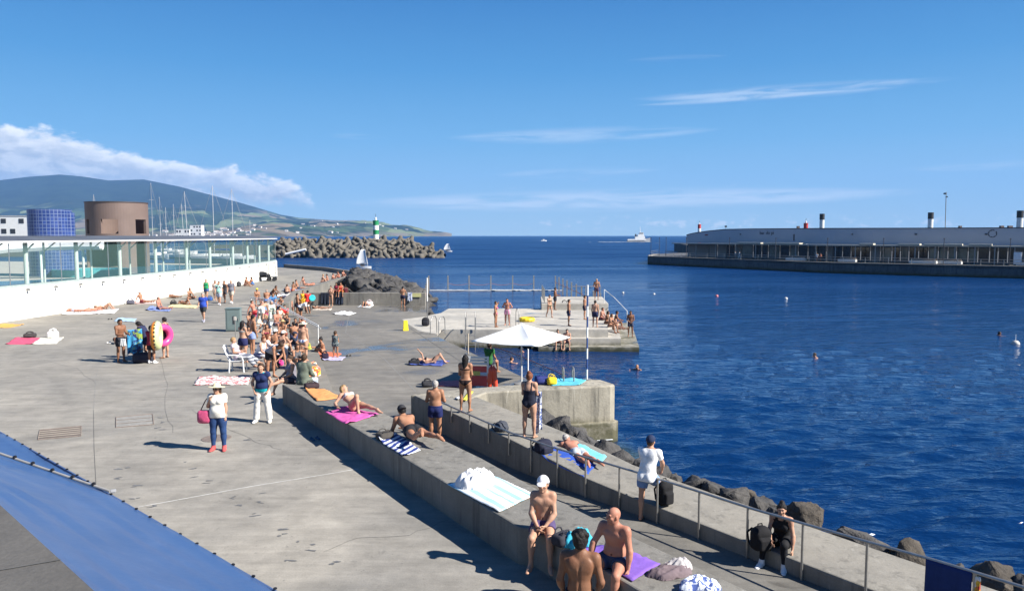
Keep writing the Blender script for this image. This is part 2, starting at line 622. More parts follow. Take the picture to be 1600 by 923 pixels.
class Grid:
    def __init__(s, lo, hi, h):
        s.h = h
        s.lo = np.array(lo, float)
        s.n = np.maximum(4, np.ceil((np.array(hi) - s.lo) / h).astype(int) + 1)
        s.ax = [(s.lo[i] + h * np.arange(s.n[i])).astype(F32) for i in range(3)]

    def new(s, v=1.0):
        return np.full(tuple(s.n), v, F32)

    def sub(s, lo, hi):
        sl, co = [], []
        for i in range(3):
            a = max(0, int(math.floor((lo[i] - s.lo[i]) / s.h)))
            b = min(s.n[i], int(math.ceil((hi[i] - s.lo[i]) / s.h)) + 1)
            if b <= a:
                return None, None
            sl.append(slice(a, b))
            co.append(s.ax[i][a:b])
        return tuple(sl), (co[0][:, None, None], co[1][None, :, None], co[2][None, None, :])

    def coord(s, c, d):
        """signed coordinate along unit d measured from c over the whole grid"""
        return ((s.ax[0][:, None, None] - c[0]) * d[0] + (s.ax[1][None, :, None] - c[1]) * d[1] + (s.ax[2][None, None, :] - c[2]) * d[2]).astype(F32)

    def put(s, F, fn, lo, hi, k, mg=0.10):
        sl, co = s.sub(np.array(lo) - mg, np.array(hi) + mg)
        if sl is None:
            return
        F[sl] = smin(F[sl], fn(*co).astype(F32), k)

    def cone(s, F, a, b, ra, rb, k=0.02, side=None, sx=1.0, T=None):
        a = np.array(a, float)
        b = np.array(b, float)
        ba = b - a
        L2 = ba @ ba + 1e-9
        R = max(ra, rb) * max(1, sx)

        def fn(X, Y, Z):
            x, y, z = X - a[0], Y - a[1], Z - a[2]
            t = np.clip((x * ba[0] + y * ba[1] + z * ba[2]) / L2, 0, 1)
            vx, vy, vz = x - t * ba[0], y - t * ba[1], z - t * ba[2]
            d2 = vx * vx + vy * vy + vz * vz
            if side is not None:
                c = vx * side[0] + vy * side[1] + vz * side[2]
                d2 = d2 - c * c + (c / sx) ** 2
            return np.sqrt(np.maximum(d2, 0)) - (ra + (rb - ra) * t)
        s.put(F, fn, np.minimum(a, b) - R, np.maximum(a, b) + R, k)

    def ell(s, F, c, axes, rad, k=0.02):
        c = np.array(c, float)
        A = [nrm(v) for v in axes]
        R = max(rad)

        def fn(X, Y, Z):
            x, y, z = X - c[0], Y - c[1], Z - c[2]
            u = [(x * v[0] + y * v[1] + z * v[2]) for v in A]
            k0 = np.sqrt(sum((u[i] / rad[i]) ** 2 for i in range(3)))
            k1 = np.sqrt(sum((u[i] / rad[i] ** 2) ** 2 for i in range(3)))
            return np.where(k1 > 1e-6, k0 * (k0 - 1) / np.maximum(k1, 1e-6), -min(rad))
        s.put(F, fn, c - R, c + R, k)

    def tparam(s, a, b):
        a = np.array(a, float)
        b = np.array(b, float)
        ba = b - a
        return s.coord(a, ba / (np.linalg.norm(ba) + 1e-9))     # metres along the bone


SKIN = {'pale': (0.46, 0.27, 0.185), 'fair': (0.41, 0.245, 0.17), 'tan': (0.315, 0.165, 0.10), 'brown': (0.19, 0.094, 0.054), 'red': (0.385, 0.185, 0.128), 'dark': (0.10, 0.045, 0.026)}
HAIR = {'black': (0.012, 0.010, 0.010), 'brown': (0.055, 0.030, 0.017), 'red': (0.16, 0.055, 0.025), 'blond': (0.32, 0.20, 0.09), 'grey': (0.33, 0.31, 0.29), 'white': (0.6, 0.58, 0.55)}


def skin_mat(k):
    return mat('skin ' + k, tuple(x * y for x, y in zip(SKIN[k], (.92, .80, .76))), rough=0.56, scale=5.5, bump=0.16, bscale=38, spec=0.3, col2=tuple(min(1, x * y) for x, y in zip(SKIN[k], (1.12, 1.12, 1.1))))


PATTERN = {}


def cloth_mat(c):
    if isinstance(c, str):
        return PATTERN[c]()
    return mat('cloth %.3f %.3f %.3f' % tuple(c), c, rough=0.85, var=0.12, scale=9, bump=0.5, bscale=11, spec=0.2)


def pattern(name, c1, c2, kind='spots', scale=14.0, c3=None):
    def make():
        key = 'pattern ' + name
        if key in MATS:
            return MATS[key]
        m = bpy.data.materials.new(key)
        m.use_nodes = True
        t = NT(m.node_tree)
        bs = t.n['Principled BSDF']
        vec = t.add('ShaderNodeTexCoord').outputs['Object']
        if kind == 'spots':
            f = t.smooth(t.noise(vec, scale, 3, 0.6, 0.6), 0.48, 0.54)
        elif kind == 'dots':
            v = t.add('ShaderNodeTexVoronoi', {'Vector': vec, 'Scale': scale})
            f = t.math('SUBTRACT', 1.0, t.smooth(v.outputs['Distance'], 0.28, 0.36))
        else:                           # stripes along an object axis
            ax = {'stripex': 0, 'stripey': 1, 'stripez': 2}[kind]
            s_ = t.add('ShaderNodeSeparateXYZ', {0: vec}).outputs[ax]
            s_ = t.math('ADD', s_, t.math('MULTIPLY', t.noise(vec, 4), 0.02))
            w = t.math('FRACT', t.math('MULTIPLY', s_, scale))
            f = t.math('GREATER_THAN', w, 0.5)
            if c3:
                w2 = t.math('FRACT', t.math('ADD', t.math('MULTIPLY', s_, scale * 0.5), 0.13))
                f3 = t.math('GREATER_THAN', w2, 0.78)
        c = t.mix(f, c1, c2)
        if c3:
            if kind.startswith('stripe'):
                c = t.mix(f3, c, c3)
            else:
                c = t.mix(t.smooth(t.noise(vec, scale * 0.8, 3, 0.6, 0.3), 0.55, 0.6), c, c3)
        t.put(bs.inputs['Base Color'], c)
        bs.inputs['Roughness'].default_value = 0.85
        b = t.add('ShaderNodeBump', {'Height': t.noise(vec, 11, 4, 0.6), 'Strength': 0.4, 'Distance': 0.02})
        t.put(bs.inputs['Normal'], b)
        MATS[key] = m
        return m
    PATTERN[name] = make


# poses: vectors are (forward, outward, up) in the person's own frame
def B(v):
    return dict(L=v, R=v)


POSE = {
    'stand': dict(),
    'hips': dict(u=B((-.15, .55, -.85)), a=B((.25, -.75, -.25))),
    'walk': dict(t=dict(L=(.36, .04, -1), R=(-.22, .04, -1)), s=dict(L=(.02, 0, -1), R=(-.55, 0, -1)), u=dict(L=(-.25, .16, -1), R=(.28, .16, -1)), a=dict(L=(.05, .03, -1), R=(.6, -.02, -1))),
    'crossarm': dict(u=B((.25, .12, -1)), a=dict(L=(.7, -.75, .15), R=(.8, -.65, .05))),
    'hold': dict(u=B((.25, .12, -1)), a=B((1, -.25, -.1))),
    'look_up': dict(u=dict(L=(.2, .7, .5), R=(.1, .2, -1)), a=dict(L=(.3, -.8, .3), R=(.3, 0, -1))),
    'bend': dict(spine=(.75, 0, .65), chest=(.97, 0, .2), u=B((.25, .1, -1)), a=B((.25, -.02, -1)), t=B((-.02, .08, -1)), s=B((-.03, .02, -1)), face=(.7, 0, -.7), hup=(.7, 0, .7)),
    'sit_legs': dict(spine=(-.42, 0, 1), chest=(-.32, 0, 1), t=B((1, .12, .02)), s=B((1, .02, -.05)), ft=B((.35, .15, 1)), u=B((-.55, .25, -1)), a=B((-.25, .12, -1)), sit=1),
    'sit_knees': dict(spine=(.12, 0, 1), chest=(.32, 0, 1), t=B((.72, .16, .62)), s=B((.45, 0, -.9)), u=B((.62, .12, -.75)), a=B((.75, -.25, .1)), sit=1),
    'sit_cross': dict(spine=(.02, 0, 1), chest=(.2, 0, 1), t=B((.72, .72, .12)), s=B((.25, -1, -.22)), ft=B((.6, -.6, 0)), u=B((.35, .2, -1)), a=B((.85, -.3, -.35)), sit=1),
    'sit_seat': dict(spine=(-.06, 0, 1), chest=(.1, 0, 1), t=B((1, .14, -.04)), s=B((.06, .02, -1)), u=B((.3, .12, -1)), a=B((.8, -.2, -.45)), sit=1),
    'sit_edge': dict(spine=(.1, 0, 1), chest=(.28, 0, 1), t=B((.95, .16, .1)), s=B((.2, .02, -1)), u=B((.45, .15, -1)), a=B((.85, -.25, -.25)), sit=1),
    'supine': dict(spine=(-1, 0, 0), front=(0, 0, 1), t=B((1, .08, .02)), s=B((1, .05, -.03)), ft=B((.5, .35, .8)), u=B((.85, .35, -.12)), a=B((1, .0, .05)), face=(.05, 0, 1), hup=(-1, 0, .08), lie=1),
    'supine_knees': dict(spine=(-1, 0, .03), front=(0, 0, 1), t=B((.72, .06, .72)), s=B((.55, .02, -.85)), u=B((.6, .6, -.15)), a=B((.9, -.4, .2)), face=(.15, 0, 1), hup=(-1, 0, .12), lie=1),
    'recline': dict(spine=(-.85, 0, .45), chest=(-.75, 0, .62), front=(.6, 0, .8), t=B((1, .1, .05)), s=B((1, .03, -.06)), ft=B((.4, .2, 1)), u=B((-.35, .25, -1)), a=B((.4, .1, -.35)), face=(.9, 0, .25), hup=(-.25, 0, 1), lie=1),
    'prone': dict(spine=(-1, 0, .02), front=(0, 0, -1), t=B((1, .12, -.02)), s=B((1, .04, .05)), ft=B((.8, .25, -.4)), u=B((-.55, .8, -.1)), a=B((-.75, -.65, -.05)), face=(-.15, .9, -.1), hup=(-1, 0, .1), lie=1),
    'prone_up': dict(spine=(-1, 0, .16), chest=(-.88, 0, .48), front=(-.25, 0, -1), t=B((1, .16, -.05)), s=B((1, .08, .02)), ft=B((.8, .3, -.45)), u=B((-.35, .25, -1)), a=B((-.9, -.35, -.15)), face=(-.9, 0, -.35), hup=(-.3, 0, 1), lie=1),
    'swim': dict(spine=(.5, 0, .9), t=B((-.5, .1, -1)), s=B((-.6, .1, -1)), u=B((.8, .6, -.05)), a=B((.8, -.3, -.1)), face=(1, 0, .15)),
    'crouch': dict(spine=(.55, 0, .85), chest=(.75, 0, .65), t=B((.8, .3, .1)), s=B((-.35, .05, -1)), u=B((.6, .15, -.8)), a=B((.8, -.1, -.6)), face=(.85, 0, -.5)),
}

NPEOPLE = [0]


def person(loc, heading, pose='stand', H=1.72, sex='m', skin='tan', hair='brown', style='short', wear=(), label='', group=None,
           fat=0.0, seat=None, vox=None, fingers=False, name='person', **ov):
    """one continuous body mesh plus hair/clothes children.
    loc = ground contact (feet, or pelvis when sitting/lying); heading 0 = facing -Y (the viewer), 90 = +X"""
    NPEOPLE[0] += 1
    rs = random.Random(NPEOPLE[0] * 77 + 5)
    P = dict(POSE[pose])
    P.update(ov)
    s = H / 1.75
    loc = Vector(loc)
    if vox is None:
        vox = min(0.030, max(0.010, (loc - Vector((0, 0, CAMZ))).length * 0.00068))
    if H < 1.4:
        vox *= 0.85
    fw = np.array([1.0, 0, 0])
    up = np.array([0, 0, 1.0])
    spine = nrm(P.get('spine', (0, 0, 1)))
    front = np.array(P.get('front', (1, 0, 0)), float)
    front = nrm(front - spine * (front @ spine))
    lat = np.cross(spine, front)
    chest = nrm(P.get('chest', P.get('spine', (0, 0, 1))))
    yaw = P.get('twist', 0)
    cfront = nrm(front * math.cos(yaw) + lat * math.sin(yaw))
    cfront = nrm(cfront - chest * (cfront @ chest))
    clat = np.cross(chest, cfront)
    fem = sex == 'f'
    hipw = (0.092 if fem else 0.086) * s
    shw = P.get('shw', 0.158 if fem else 0.176) * s
    pel = np.zeros(3)
    waist = pel + spine * 0.14 * s
    chc = waist + nrm(spine + chest) * 0.10 * s + chest * 0.11 * s
    nb = chc + chest * 0.165 * s
    face = np.array(P.get('face', tuple(cfront)), float)
    hup = nrm(P.get('hup', (0, 0, 1)))
    face = nrm(face - hup * (face @ hup))
    hlat = np.cross(hup, face)
    hc = nb + nrm(chest * 0.5 + hup) * 0.155 * s + face * 0.02 * s
    hs_ = (0.96 if fem else 1.0) * (0.5 + 0.5 * s if H > 1.45 else 0.93)      # children have bigger heads
    J = {}

    def getv(key, side, dflt):
        v = P.get(key)
        if v is None:
            return dflt
        if isinstance(v, dict):
            return v.get(side, dflt)
        return v
    for sd, sg in (('L', 1), ('R', -1)):
        hip = pel + lat * hipw * sg - spine * 0.025 * s

        def V(v, L=lat):
            return nrm(fw * v[0] + L * v[1] * sg + up * v[2])
        td = V(getv('t', sd, (.02, .07 + .02 * rs.random(), -1)))
        sd_ = V(getv('s', sd, (-.03, .02, -1)))
        knee = hip + td * 0.43 * s
        ank = knee + sd_ * 0.41 * s
        fd = V(getv('ft', sd, (1, .22, -.02)))
        sh = nb + clat * shw * sg - chest * 0.035 * s
        ud = V(getv('u', sd, (.03, .14, -1)), clat)
        ad = V(getv('a', sd, (.18, .04, -1)), clat)
        elb = sh + ud * 0.285 * s
        wri = elb + ad * 0.245 * s
        hd = V(getv('h', sd, tuple([ad @ fw, (ad @ clat) * sg, ad @ up])), clat)
        J[sd] = dict(hip=hip, knee=knee, ank=ank, fd=fd, sh=sh, elb=elb, wri=wri, hd=hd, td=td, sd=sd_, ud=ud, ad=ad)
    pts = [pel, waist, chc, nb, hc + hup * .12]
    for sd in 'LR':
        j = J[sd]
        pts += [j['hip'], j['knee'], j['ank'], j['ank'] + j['fd'] * 0.2, j['sh'], j['elb'], j['wri'], j['wri'] + j['hd'] * .18]
    pts = np.array(pts)
    g = Grid(pts.min(0) - 0.24, pts.max(0) + 0.24, vox)
    fs = 1 + fat
    Tr, Hd, UA, FA, TH, SH, FT = (g.new() for _ in range(7))
    # torso
    hw = hipw * 0.9
    g.cone(Tr, pel - lat * hw, pel + lat * hw, .098 * s * (fs * .6 + .4), .098 * s * (fs * .6 + .4), .03)
    g.cone(Tr, pel + spine * .02, waist, .105 * s * fs, (.088 if fem else .098) * s * fs, .05, lat, 1.22 if fem else 1.28)
    g.cone(Tr, waist, chc, (.088 if fem else .098) * s * fs, .105 * s * (1 + fat * .5), .05, clat, 1.33)
    g.ell(Tr, chc + chest * .02 * s, (clat, cfront, chest), ((.142 if fem else .162) * s, .108 * s * (1 + fat * .4), .165 * s), .05)
    if fat > 0.05:
        g.ell(Tr, waist + front * .055 * s - spine * .03 * s, (lat, front, spine), (.13 * s * fs, .085 * s * (1 + fat * 1.5), .12 * s), .05)
    if not fem:
        for sg in (1, -1):
            g.ell(Tr, chc + clat * .075 * s * sg + cfront * .075 * s + chest * .055 * s, (clat, cfront, chest), (.075 * s, .04 * s, .06 * s), .03)
            g.ell(Tr, chc + clat * .085 * s * sg - cfront * .075 * s + chest * .06 * s, (clat, cfront, chest), (.07 * s, .035 * s, .085 * s), .035)
    elif H > 1.4:
        for sg in (1, -1):
            g.ell(Tr, chc + clat * .073 * s * sg + cfront * .092 * s + chest * .01 * s, (clat, cfront, chest), (.066 * s, .058 * s, .062 * s), .025)
    for sg in (1, -1):
        g.ell(Tr, pel + lat * .072 * s * sg - front * .062 * s - spine * .055 * s, (lat, front, spine), (.085 * s * (fs * .5 + .5), .082 * s, .09 * s), .035)
    if fingers:                     # spine furrow, navel
        GR = g.new()
        g.cone(GR, waist - front * .105 * s * fs - spine * .06 * s, chc - cfront * .128 * s + chest * .10 * s, .009 * s, .007 * s, 0)
        g.ell(GR, waist + front * (.098 + fat * .28) * s - spine * .03 * s, (lat, front, spine), (.009, .02, .012), 0)
        Tr = -smin(-Tr, GR, .022)
    nk = (.05 if fem else .060) * s
    g.cone(Tr, nb - chest * .03 * s, hc - hup * .05 * s - face * .015 * s, nk * 1.12, nk * .95, .035)
    for sd in 'LR':
        j = J[sd]
        g.cone(Tr, nb - chest * .005 * s, j['sh'] + chest * .012 * s, .052 * s, .052 * s, .045)
    # head
    q = hs_
    g.ell(Hd, hc + hup * .022 * q - face * .008 * q, (hlat, face, hup), (.076 * q, .096 * q, .094 * q), .02)
    g.ell(Hd, hc - hup * .048 * q + face * .022 * q, (hlat, face, hup), (.060 * q, .068 * q, .068 * q), .035)
    g.cone(Hd, hc + face * .084 * q + hup * .010 * q, hc + face * .106 * q - hup * .024 * q, .010 * q, .016 * q, .014)
    for sg in (1, -1):
        g.ell(Hd, hc + hlat * .077 * q * sg - hup * .008 * q - face * .004 * q, (hlat, face, hup), (.012 * q, .020 * q, .032 * q), .008)
        if fingers:
            g.ell(Hd, hc + hlat * .033 * q * sg + face * .083 * q + hup * .028 * q, (hlat, face, hup), (.03 * q, .012 * q, .010 * q), .014)   # brow
            g.ell(Hd, hc + hlat * .042 * q * sg + face * .066 * q - hup * .022 * q, (hlat, face, hup), (.024 * q, .02 * q, .02 * q), .02)      # cheek
    if fingers:
        g.ell(Hd, hc + face * .084 * q - hup * .055 * q, (hlat, face, hup), (.026 * q, .010 * q, .007 * q), .006)
        g.ell(Hd, hc + face * .082 * q - hup * .068 * q, (hlat, face, hup), (.022 * q, .010 * q, .007 * q), .006)
        g.ell(Hd, hc + face * .076 * q - hup * .098 * q, (hlat, face, hup), (.024 * q, .016 * q, .016 * q), .02)
    thin = 0.92 if fem else 1.0
    lf = 1 + fat * .5
    for sd, sg in (('L', 1), ('R', -1)):
        j = J[sd]
        g.cone(UA, j['sh'], j['elb'], .053 * s * thin * lf, .040 * s * thin * lf, .02)
        mid = j['sh'] * .55 + j['elb'] * .45
        g.ell(UA, j['sh'] + j['ud'] * .03, basis(j['ud']), (.075 * s, .056 * s * lf, .058 * s * lf), .03)
        # forearm, hand
        g.cone(FA, j['elb'], j['wri'], .042 * s * thin * lf, .027 * s * thin, .02)
        g.ell(FA, j['elb'] * .72 + j['wri'] * .28, basis(j['ad']), (.08 * s, .045 * s * thin, .043 * s * thin), .03)
        hd = j['hd']
        pn = P.get('palm', {}).get(sd)
        pn = nrm(np.array(pn, float)) if pn is not None else clat * (-sg)
        pn = nrm(pn - hd * (pn @ hd)) if abs(pn @ hd) < .97 else nrm(np.cross(hd, up + .1))
        wl = np.cross(hd, pn)
        if wl @ cfront < 0:
            wl = -wl                                   # thumb side
        if vox < 0.0095 and fingers:
            g.cone(FA, j['wri'], j['wri'] + hd * .055 * s, .024 * s, .030 * s, .012, pn, .52)
            g.cone(FA, j['wri'] + hd * .05 * s, j['wri'] + hd * .082 * s, .036 * s, .037 * s, .010, pn, .40)
            curl = P.get('curl', {}).get(sd, 0.45)
            for q_, (off, ln) in enumerate(((.030, .068), (.010, .077), (-.010, .072), (-.029, .056))):
                a0 = j['wri'] + hd * .085 * s + wl * off * s
                d1 = nrm(hd * math.cos(curl * .7) + pn * math.sin(curl * .7) + wl * off * 1.2)
                d2 = nrm(hd * math.cos(curl * 1.9) + pn * math.sin(curl * 1.9) + wl * off * .6)
                a1 = a0 + d1 * ln * .52 * s
                a2 = a1 + d2 * ln * .55 * s
                g.cone(FA, a0, a1, .0095 * s, .0088 * s, .004)
                g.cone(FA, a1, a2, .0088 * s, .0072 * s, .004)
            b0 = j['wri'] + hd * .022 * s + wl * .024 * s
            b1 = b0 + nrm(hd * .75 + wl * .7 + pn * .35) * .042 * s
            b2 = b1 + nrm(hd * .95 + wl * .15 + pn * .45) * .034 * s
            g.cone(FA, b0, b1, .0135 * s, .011 * s, .008)
            g.cone(FA, b1, b2, .011 * s, .0085 * s, .004)
        else:
            g.cone(FA, j['wri'], j['wri'] + hd * .085 * s, .028 * s, .036 * s, .015, pn, .6)
            g.cone(FA, j['wri'] + hd * .08 * s, j['wri'] + nrm(hd + pn * .3) * .165 * s, .033 * s, .022 * s, .012, pn, .5)
            g.cone(FA, j['wri'] + hd * .02 * s + wl * .02 * s, j['wri'] + hd * .08 * s + wl * .055 * s + pn * .015, .014 * s, .011 * s, .008)
        # leg
        g.cone(TH, j['hip'] + j['td'] * .02, j['knee'], (.090 if fem else .086) * s * (1 + fat * .45), .056 * s * (1 + fat * .2), .02)
        g.ell(TH, j['hip'] * .7 + j['knee'] * .3, basis(j['td']), (.17 * s, .085 * s * lf, .09 * s * lf), .04)
        g.cone(SH, j['knee'], j['ank'], .053 * s, .034 * s, .02)
        back = np.cross(lat, j['sd'])
        back = back if back @ (j['knee'] - (j['hip'] + j['ank']) / 2 + 1e-6 * j['fd']) < 0 or True else back
        bk = -nrm(j['fd'] - j['sd'] * (j['fd'] @ j['sd']))
        g.ell(SH, j['knee'] * .70 + j['ank'] * .30 + bk * .018 * s, basis(j['sd'], bk), (.115 * s, .052 * s * lf, .050 * s * lf), .04)
        fd = j['fd']
        fu = -nrm(j['sd'] - fd * (j['sd'] @ fd)) if abs(j['sd'] @ fd) < .95 else up
        heel = j['ank'] - fu * .045 * s - fd * .035 * s
        g.cone(FT, heel, j['ank'] - fu * .052 * s + fd * .10 * s, .034 * s, .034 * s, .02, fu, .85)
        g.cone(FT, j['ank'] - fu * .052 * s + fd * .09 * s, j['ank'] - fu * .060 * s + fd * .17 * s, .038 * s, .030 * s, .02, fu, .6)
        g.cone(FT, j['ank'], j['ank'] - fu * .045 * s + fd * .07 * s, .036 * s, .034 * s, .03)
    legs = smin(smin(TH, SH, .03), FT, .03)
    tl = smin(Tr, legs, .04)
    body = smin(tl, UA, .035)
    body = smin(body, smin(FA, g.new(), 0), .014)
    body = np.minimum(body, smin(UA, FA, .02))
    body = smin(body, Hd, .025)
    V, Q = surface_nets(body, g.lo, vox)
    zmin = V[:, 2].min()
    # ---- anchor
    if seat is not None:
        zoff = seat - (pel[2] - 0.115 * s * (fs * .5 + .5)) - loc.z
    elif P.get('sink') is not None:
        zoff = P['sink']
    else:
        zoff = -zmin
    if P.get('sit') or P.get('lie') or seat is not None:
        ax_, ay_ = pel[0], pel[1]
        if P.get('lie'):
            ax_, ay_ = (V[:, 0].min() + V[:, 0].max()) / 2, pel[1]
    else:
        low = V[V[:, 2] < zmin + 0.06]
        ax_, ay_ = low[:, 0].mean(), low[:, 1].mean()
    off = np.array([-ax_, -ay_, zoff])
    rz = RAD(heading - 90)
    root = np_mesh(name, V + off, Q, skin_mat(skin), None, loc, rz)
    tag(root, label, 'person', group)

    def piece(nm, F, mt):
        v, qd = surface_nets(F, g.lo, vox)
        if len(qd) < 4:
            return None
        return np_mesh(nm, v + off, qd, mt, root)
    zp = g.coord(pel, spine)
    latp = np.abs(g.coord(pel, lat))

    def tmeters(kind):
        """distance along the nearer bone"""
        a, b = dict(t=('hip', 'knee'), s=('knee', 'ank'), u=('sh', 'elb'), a=('elb', 'wri'))[kind]
        mid = g.coord(pel if kind in 'ts' else chc, lat if kind in 'ts' else clat) > 0
        return np.where(mid, g.tparam(J['L'][a], J['L'][b]), g.tparam(J['R'][a], J['R'][b]))
    # ---- hair
    hu = g.coord(hc, hup)
    hf = g.coord(hc, face)
    hl = g.coord(hc, hlat)
    if style and style != 'bald':
        hm = mat('hair ' + hair, HAIR[hair], rough=0.6, var=0.35, scale=40, bump=0.6, bscale=60, spec=0.25)
        CR = g.new()
        th = .016 if style != 'crop' else .008
        g.ell(CR, hc + hup * .024 * q - face * .010 * q, (hlat, face, hup), (.076 * q + th, .096 * q + th, .094 * q + th), .01)
        g.ell(CR, hc - hup * .035 * q - face * .040 * q, (hlat, face, hup), (.062 * q + th, .055 * q + th, .06 * q + th), .02)
        line = 0.80 * hf - hu + 0.004
        if style == 'fringe':        # ring of hair, bald on top
            HF = np.maximum(np.maximum(CR, line), hu - .055)
        else:
            HF = np.maximum(CR, line)
        if style in ('long', 'bob'):
            X = g.new()
            ln = .26 if style == 'long' else .12
            g.cone(X, hc - face * .055 * q + hup * .0, hc - face * .085 * q - hup * ln, .075 * q, .055 * q, .02, hlat, 1.25)
            for sg in (1, -1):
                g.cone(X, hc + hlat * .070 * q * sg - face * .015 + hup * .02, hc + hlat * .075 * q * sg - face * .04 * q - hup * ln * .75, .030, .026, .03)
            HF = smin(HF, np.maximum(X, hf - .045), .02)
        if style == 'bun':
            X = g.new()
            g.ell(X, hc + hup * .115 * q - face * .045 * q, (hlat, face, hup), (.05, .05, .055), .01)
            HF = smin(HF, X, .015)
        if style == 'pony':
            X = g.new()
            g.cone(X, hc - face * .10 * q + hup * .03, hc - face * .135 * q - hup * .15, .035, .02, .02)
            HF = smin(HF, X, .02)
        if style == 'curly':
            X = g.new()
            for _ in range(16):
                th_, ph_ = rs.uniform(0, 6.28), rs.uniform(0.1, 1.35)
                d = hlat * math.cos(th_) * math.sin(ph_) + face * (math.sin(th_) * math.sin(ph_) - .25) + hup * math.cos(ph_)
                g.ell(X, hc + hup * .02 + d * .095 * q, (hlat, face, hup), (.035, .035, .035), .012)
            HF = smin(HF, np.maximum(X, line - .01), .02)
        hr_ = piece('hair', HF, hm)
        if hr_ and vox < .013:
            for v in hr_.data.vertices:
                c_ = v.co * 34 + Vector((NPEOPLE[0], 0, 0))
                v.co += v.normal * (mnoise.noise(c_) * .006 + mnoise.noise(c_ * .45) * .007)
    hat = None
    for w in wear:
        kind, col = w[0], w[1]
        arg = w[2] if len(w) > 2 else None
        cm = cloth_mat(col)
        if kind in ('trunks', 'shorts', 'skirt'):
            ln = (arg or .55) * .43 * s
            loose = .016 if kind == 'trunks' else .024
            LT = TH - (loose if kind != 'skirt' else .035)
            G = np.maximum(smin(Tr, TH, .04) - .013, zp - .085 * s)
            G = np.maximum(G, tmeters('t') - ln)
            K = np.maximum(LT, tmeters('t') - ln)
            piece('swim_trunks' if kind == 'trunks' else kind, smin(G, K, .03), cm)
        elif kind == 'briefs':
            cut = 0.8 * (latp - (.045 if fem else .06) * s) - (zp + .115 * s)
            G = np.maximum(np.maximum(tl - .009, zp - (arg or .035) * s), cut)
            G = np.maximum(G, tmeters('t') - .20 * s)
            piece('swim_briefs', G, cm)
        elif kind == 'bikini_top':
            zc = g.coord(chc, chest)
            cf = g.coord(chc, cfront)
            band = np.abs(zc + .0 - .012 * s) - np.where(cf > .06, .045 * s, .016)
            G = np.maximum(Tr - .010, band)
            piece('bikini_top', G, cm)
        elif kind == 'swimsuit':
            cut = 0.8 * (latp - .045 * s) - (zp + .115 * s)
            zc = g.coord(chc, chest)
            cf = g.coord(chc, cfront)
            cl = np.abs(g.coord(chc, clat))
            topf = np.where(cf > 0, zc - .075 * s, zc + .02 * s)
            strap = np.maximum(np.abs(cl - .085 * s) - .014, zc - .19 * s)
            G = np.maximum(np.maximum(tl - .010, cut), np.minimum(topf, strap))
            G = np.maximum(G, tmeters('t') - .20 * s)
            G = np.maximum(G, np.minimum(Tr, TH) - .02)
            piece('swimsuit', G, cm)
        elif kind in ('tshirt', 'tank', 'blouse'):
            hem = arg if arg is not None else -.11
            lo = .022 if kind != 'tank' else .018
            zc = g.coord(nb, chest)
            G = np.maximum(np.maximum(smin(Tr, TH, .03) - lo, (hem * s) - zp), zc - (.012 if kind != 'tank' else -.025) * s)
            G = np.maximum(G, np.minimum(tmeters('t') - .22 * s, .05 * s - zp))
            if kind == 'tank':
                cl = np.abs(g.coord(nb, clat))
                G = np.minimum(G, np.maximum(np.maximum(Tr - lo, np.abs(cl - .078 * s) - .022), np.maximum(zc - .03 * s, -.10 * s - zc)))
            else:
                sl = .17 if kind == 'tshirt' else .10
                G = smin(G, np.maximum(UA - .018, tmeters('u') - sl * s), .03)
            piece('shirt' if kind != 'tank' else 'tank_top', G, cm)
        elif kind == 'longsleeve':
            zc = g.coord(nb, chest)
            G = np.maximum(np.maximum(smin(Tr, TH, .03) - .022, (-.12 * s) - zp), zc - .03 * s)
            G = np.maximum(G, np.minimum(tmeters('t') - .22 * s, .05 * s - zp))
            G = smin(G, UA - .020, .03)
            G = smin(G, np.maximum(FA - .016, tmeters('a') - .22 * s), .02)
            piece('shirt', G, cm)
        elif kind in ('trousers', 'leggings', 'jeans'):
            loose = {'trousers': .034, 'jeans': .014, 'leggings': .007}[kind]
            G = np.maximum(smin(Tr, TH, .04) - (.012 if kind != 'leggings' else .009), zp - .085 * s)
            ts = tmeters('s')
            LG = smin(TH, SH, .03)
            if kind == 'trousers':
                LG = LG - loose * (0.6 + 0.4 * np.clip(tmeters('t') / .4, 0, 1)) - np.clip(ts, 0, .45) * .05
            else:
                LG = LG - loose
            K = np.maximum(LG, ts - (.375 if kind != 'trousers' else .40) * s)
            piece(kind, smin(G, np.maximum(K, zp - .085 * s) if P.get('spine') is None else K, .02), cm)
        elif kind == 'dress':
            zc = g.coord(nb, chest)
            G = np.maximum(smin(Tr, TH, .06) - .03, zc + .0)
            G = np.maximum(G, tmeters('t') - (arg or .25) * s)
            piece('dress', G, cm)
        elif kind == 'shoes':
            ts = tmeters('s')
            SHO = np.maximum(smin(FT, SH, .03) - .013, (.345 * s) - ts)
            ml = g.coord((J['L']['ank'] + J['R']['ank']) / 2, nrm(J['L']['ank'] - J['R']['ank']))
            piece('shoe', np.maximum(SHO, -ml), cm)
            piece('shoe', np.maximum(SHO, ml), cm)
        elif kind == 'cap':
            G = g.new()
            e = .022
            g.ell(G, hc + hup * .030 * q - face * .008 * q, (hlat, face, hup), (.076 * q + e, .096 * q + e, .09 * q + e), .01)
            G = np.maximum(G, .04 * hf / .1 * .5 - hu + .028)
            X = g.new()
            bk = -1 if arg == 'back' else 1
            g.ell(X, hc + face * .125 * q * bk + hup * .040 * q, (hlat, face, hup + face * .2), (.072, .082, .013), .01)
            piece('cap', smin(G, X, .008), cm)
        elif kind == 'sunhat':
            G = g.new()
            r = arg or .19
            th = max(.011, vox * .62)
            g.ell(G, hc + hup * .055 * q, (hlat, face, hup - face * .12), (r, r * 1.05, th), .01)
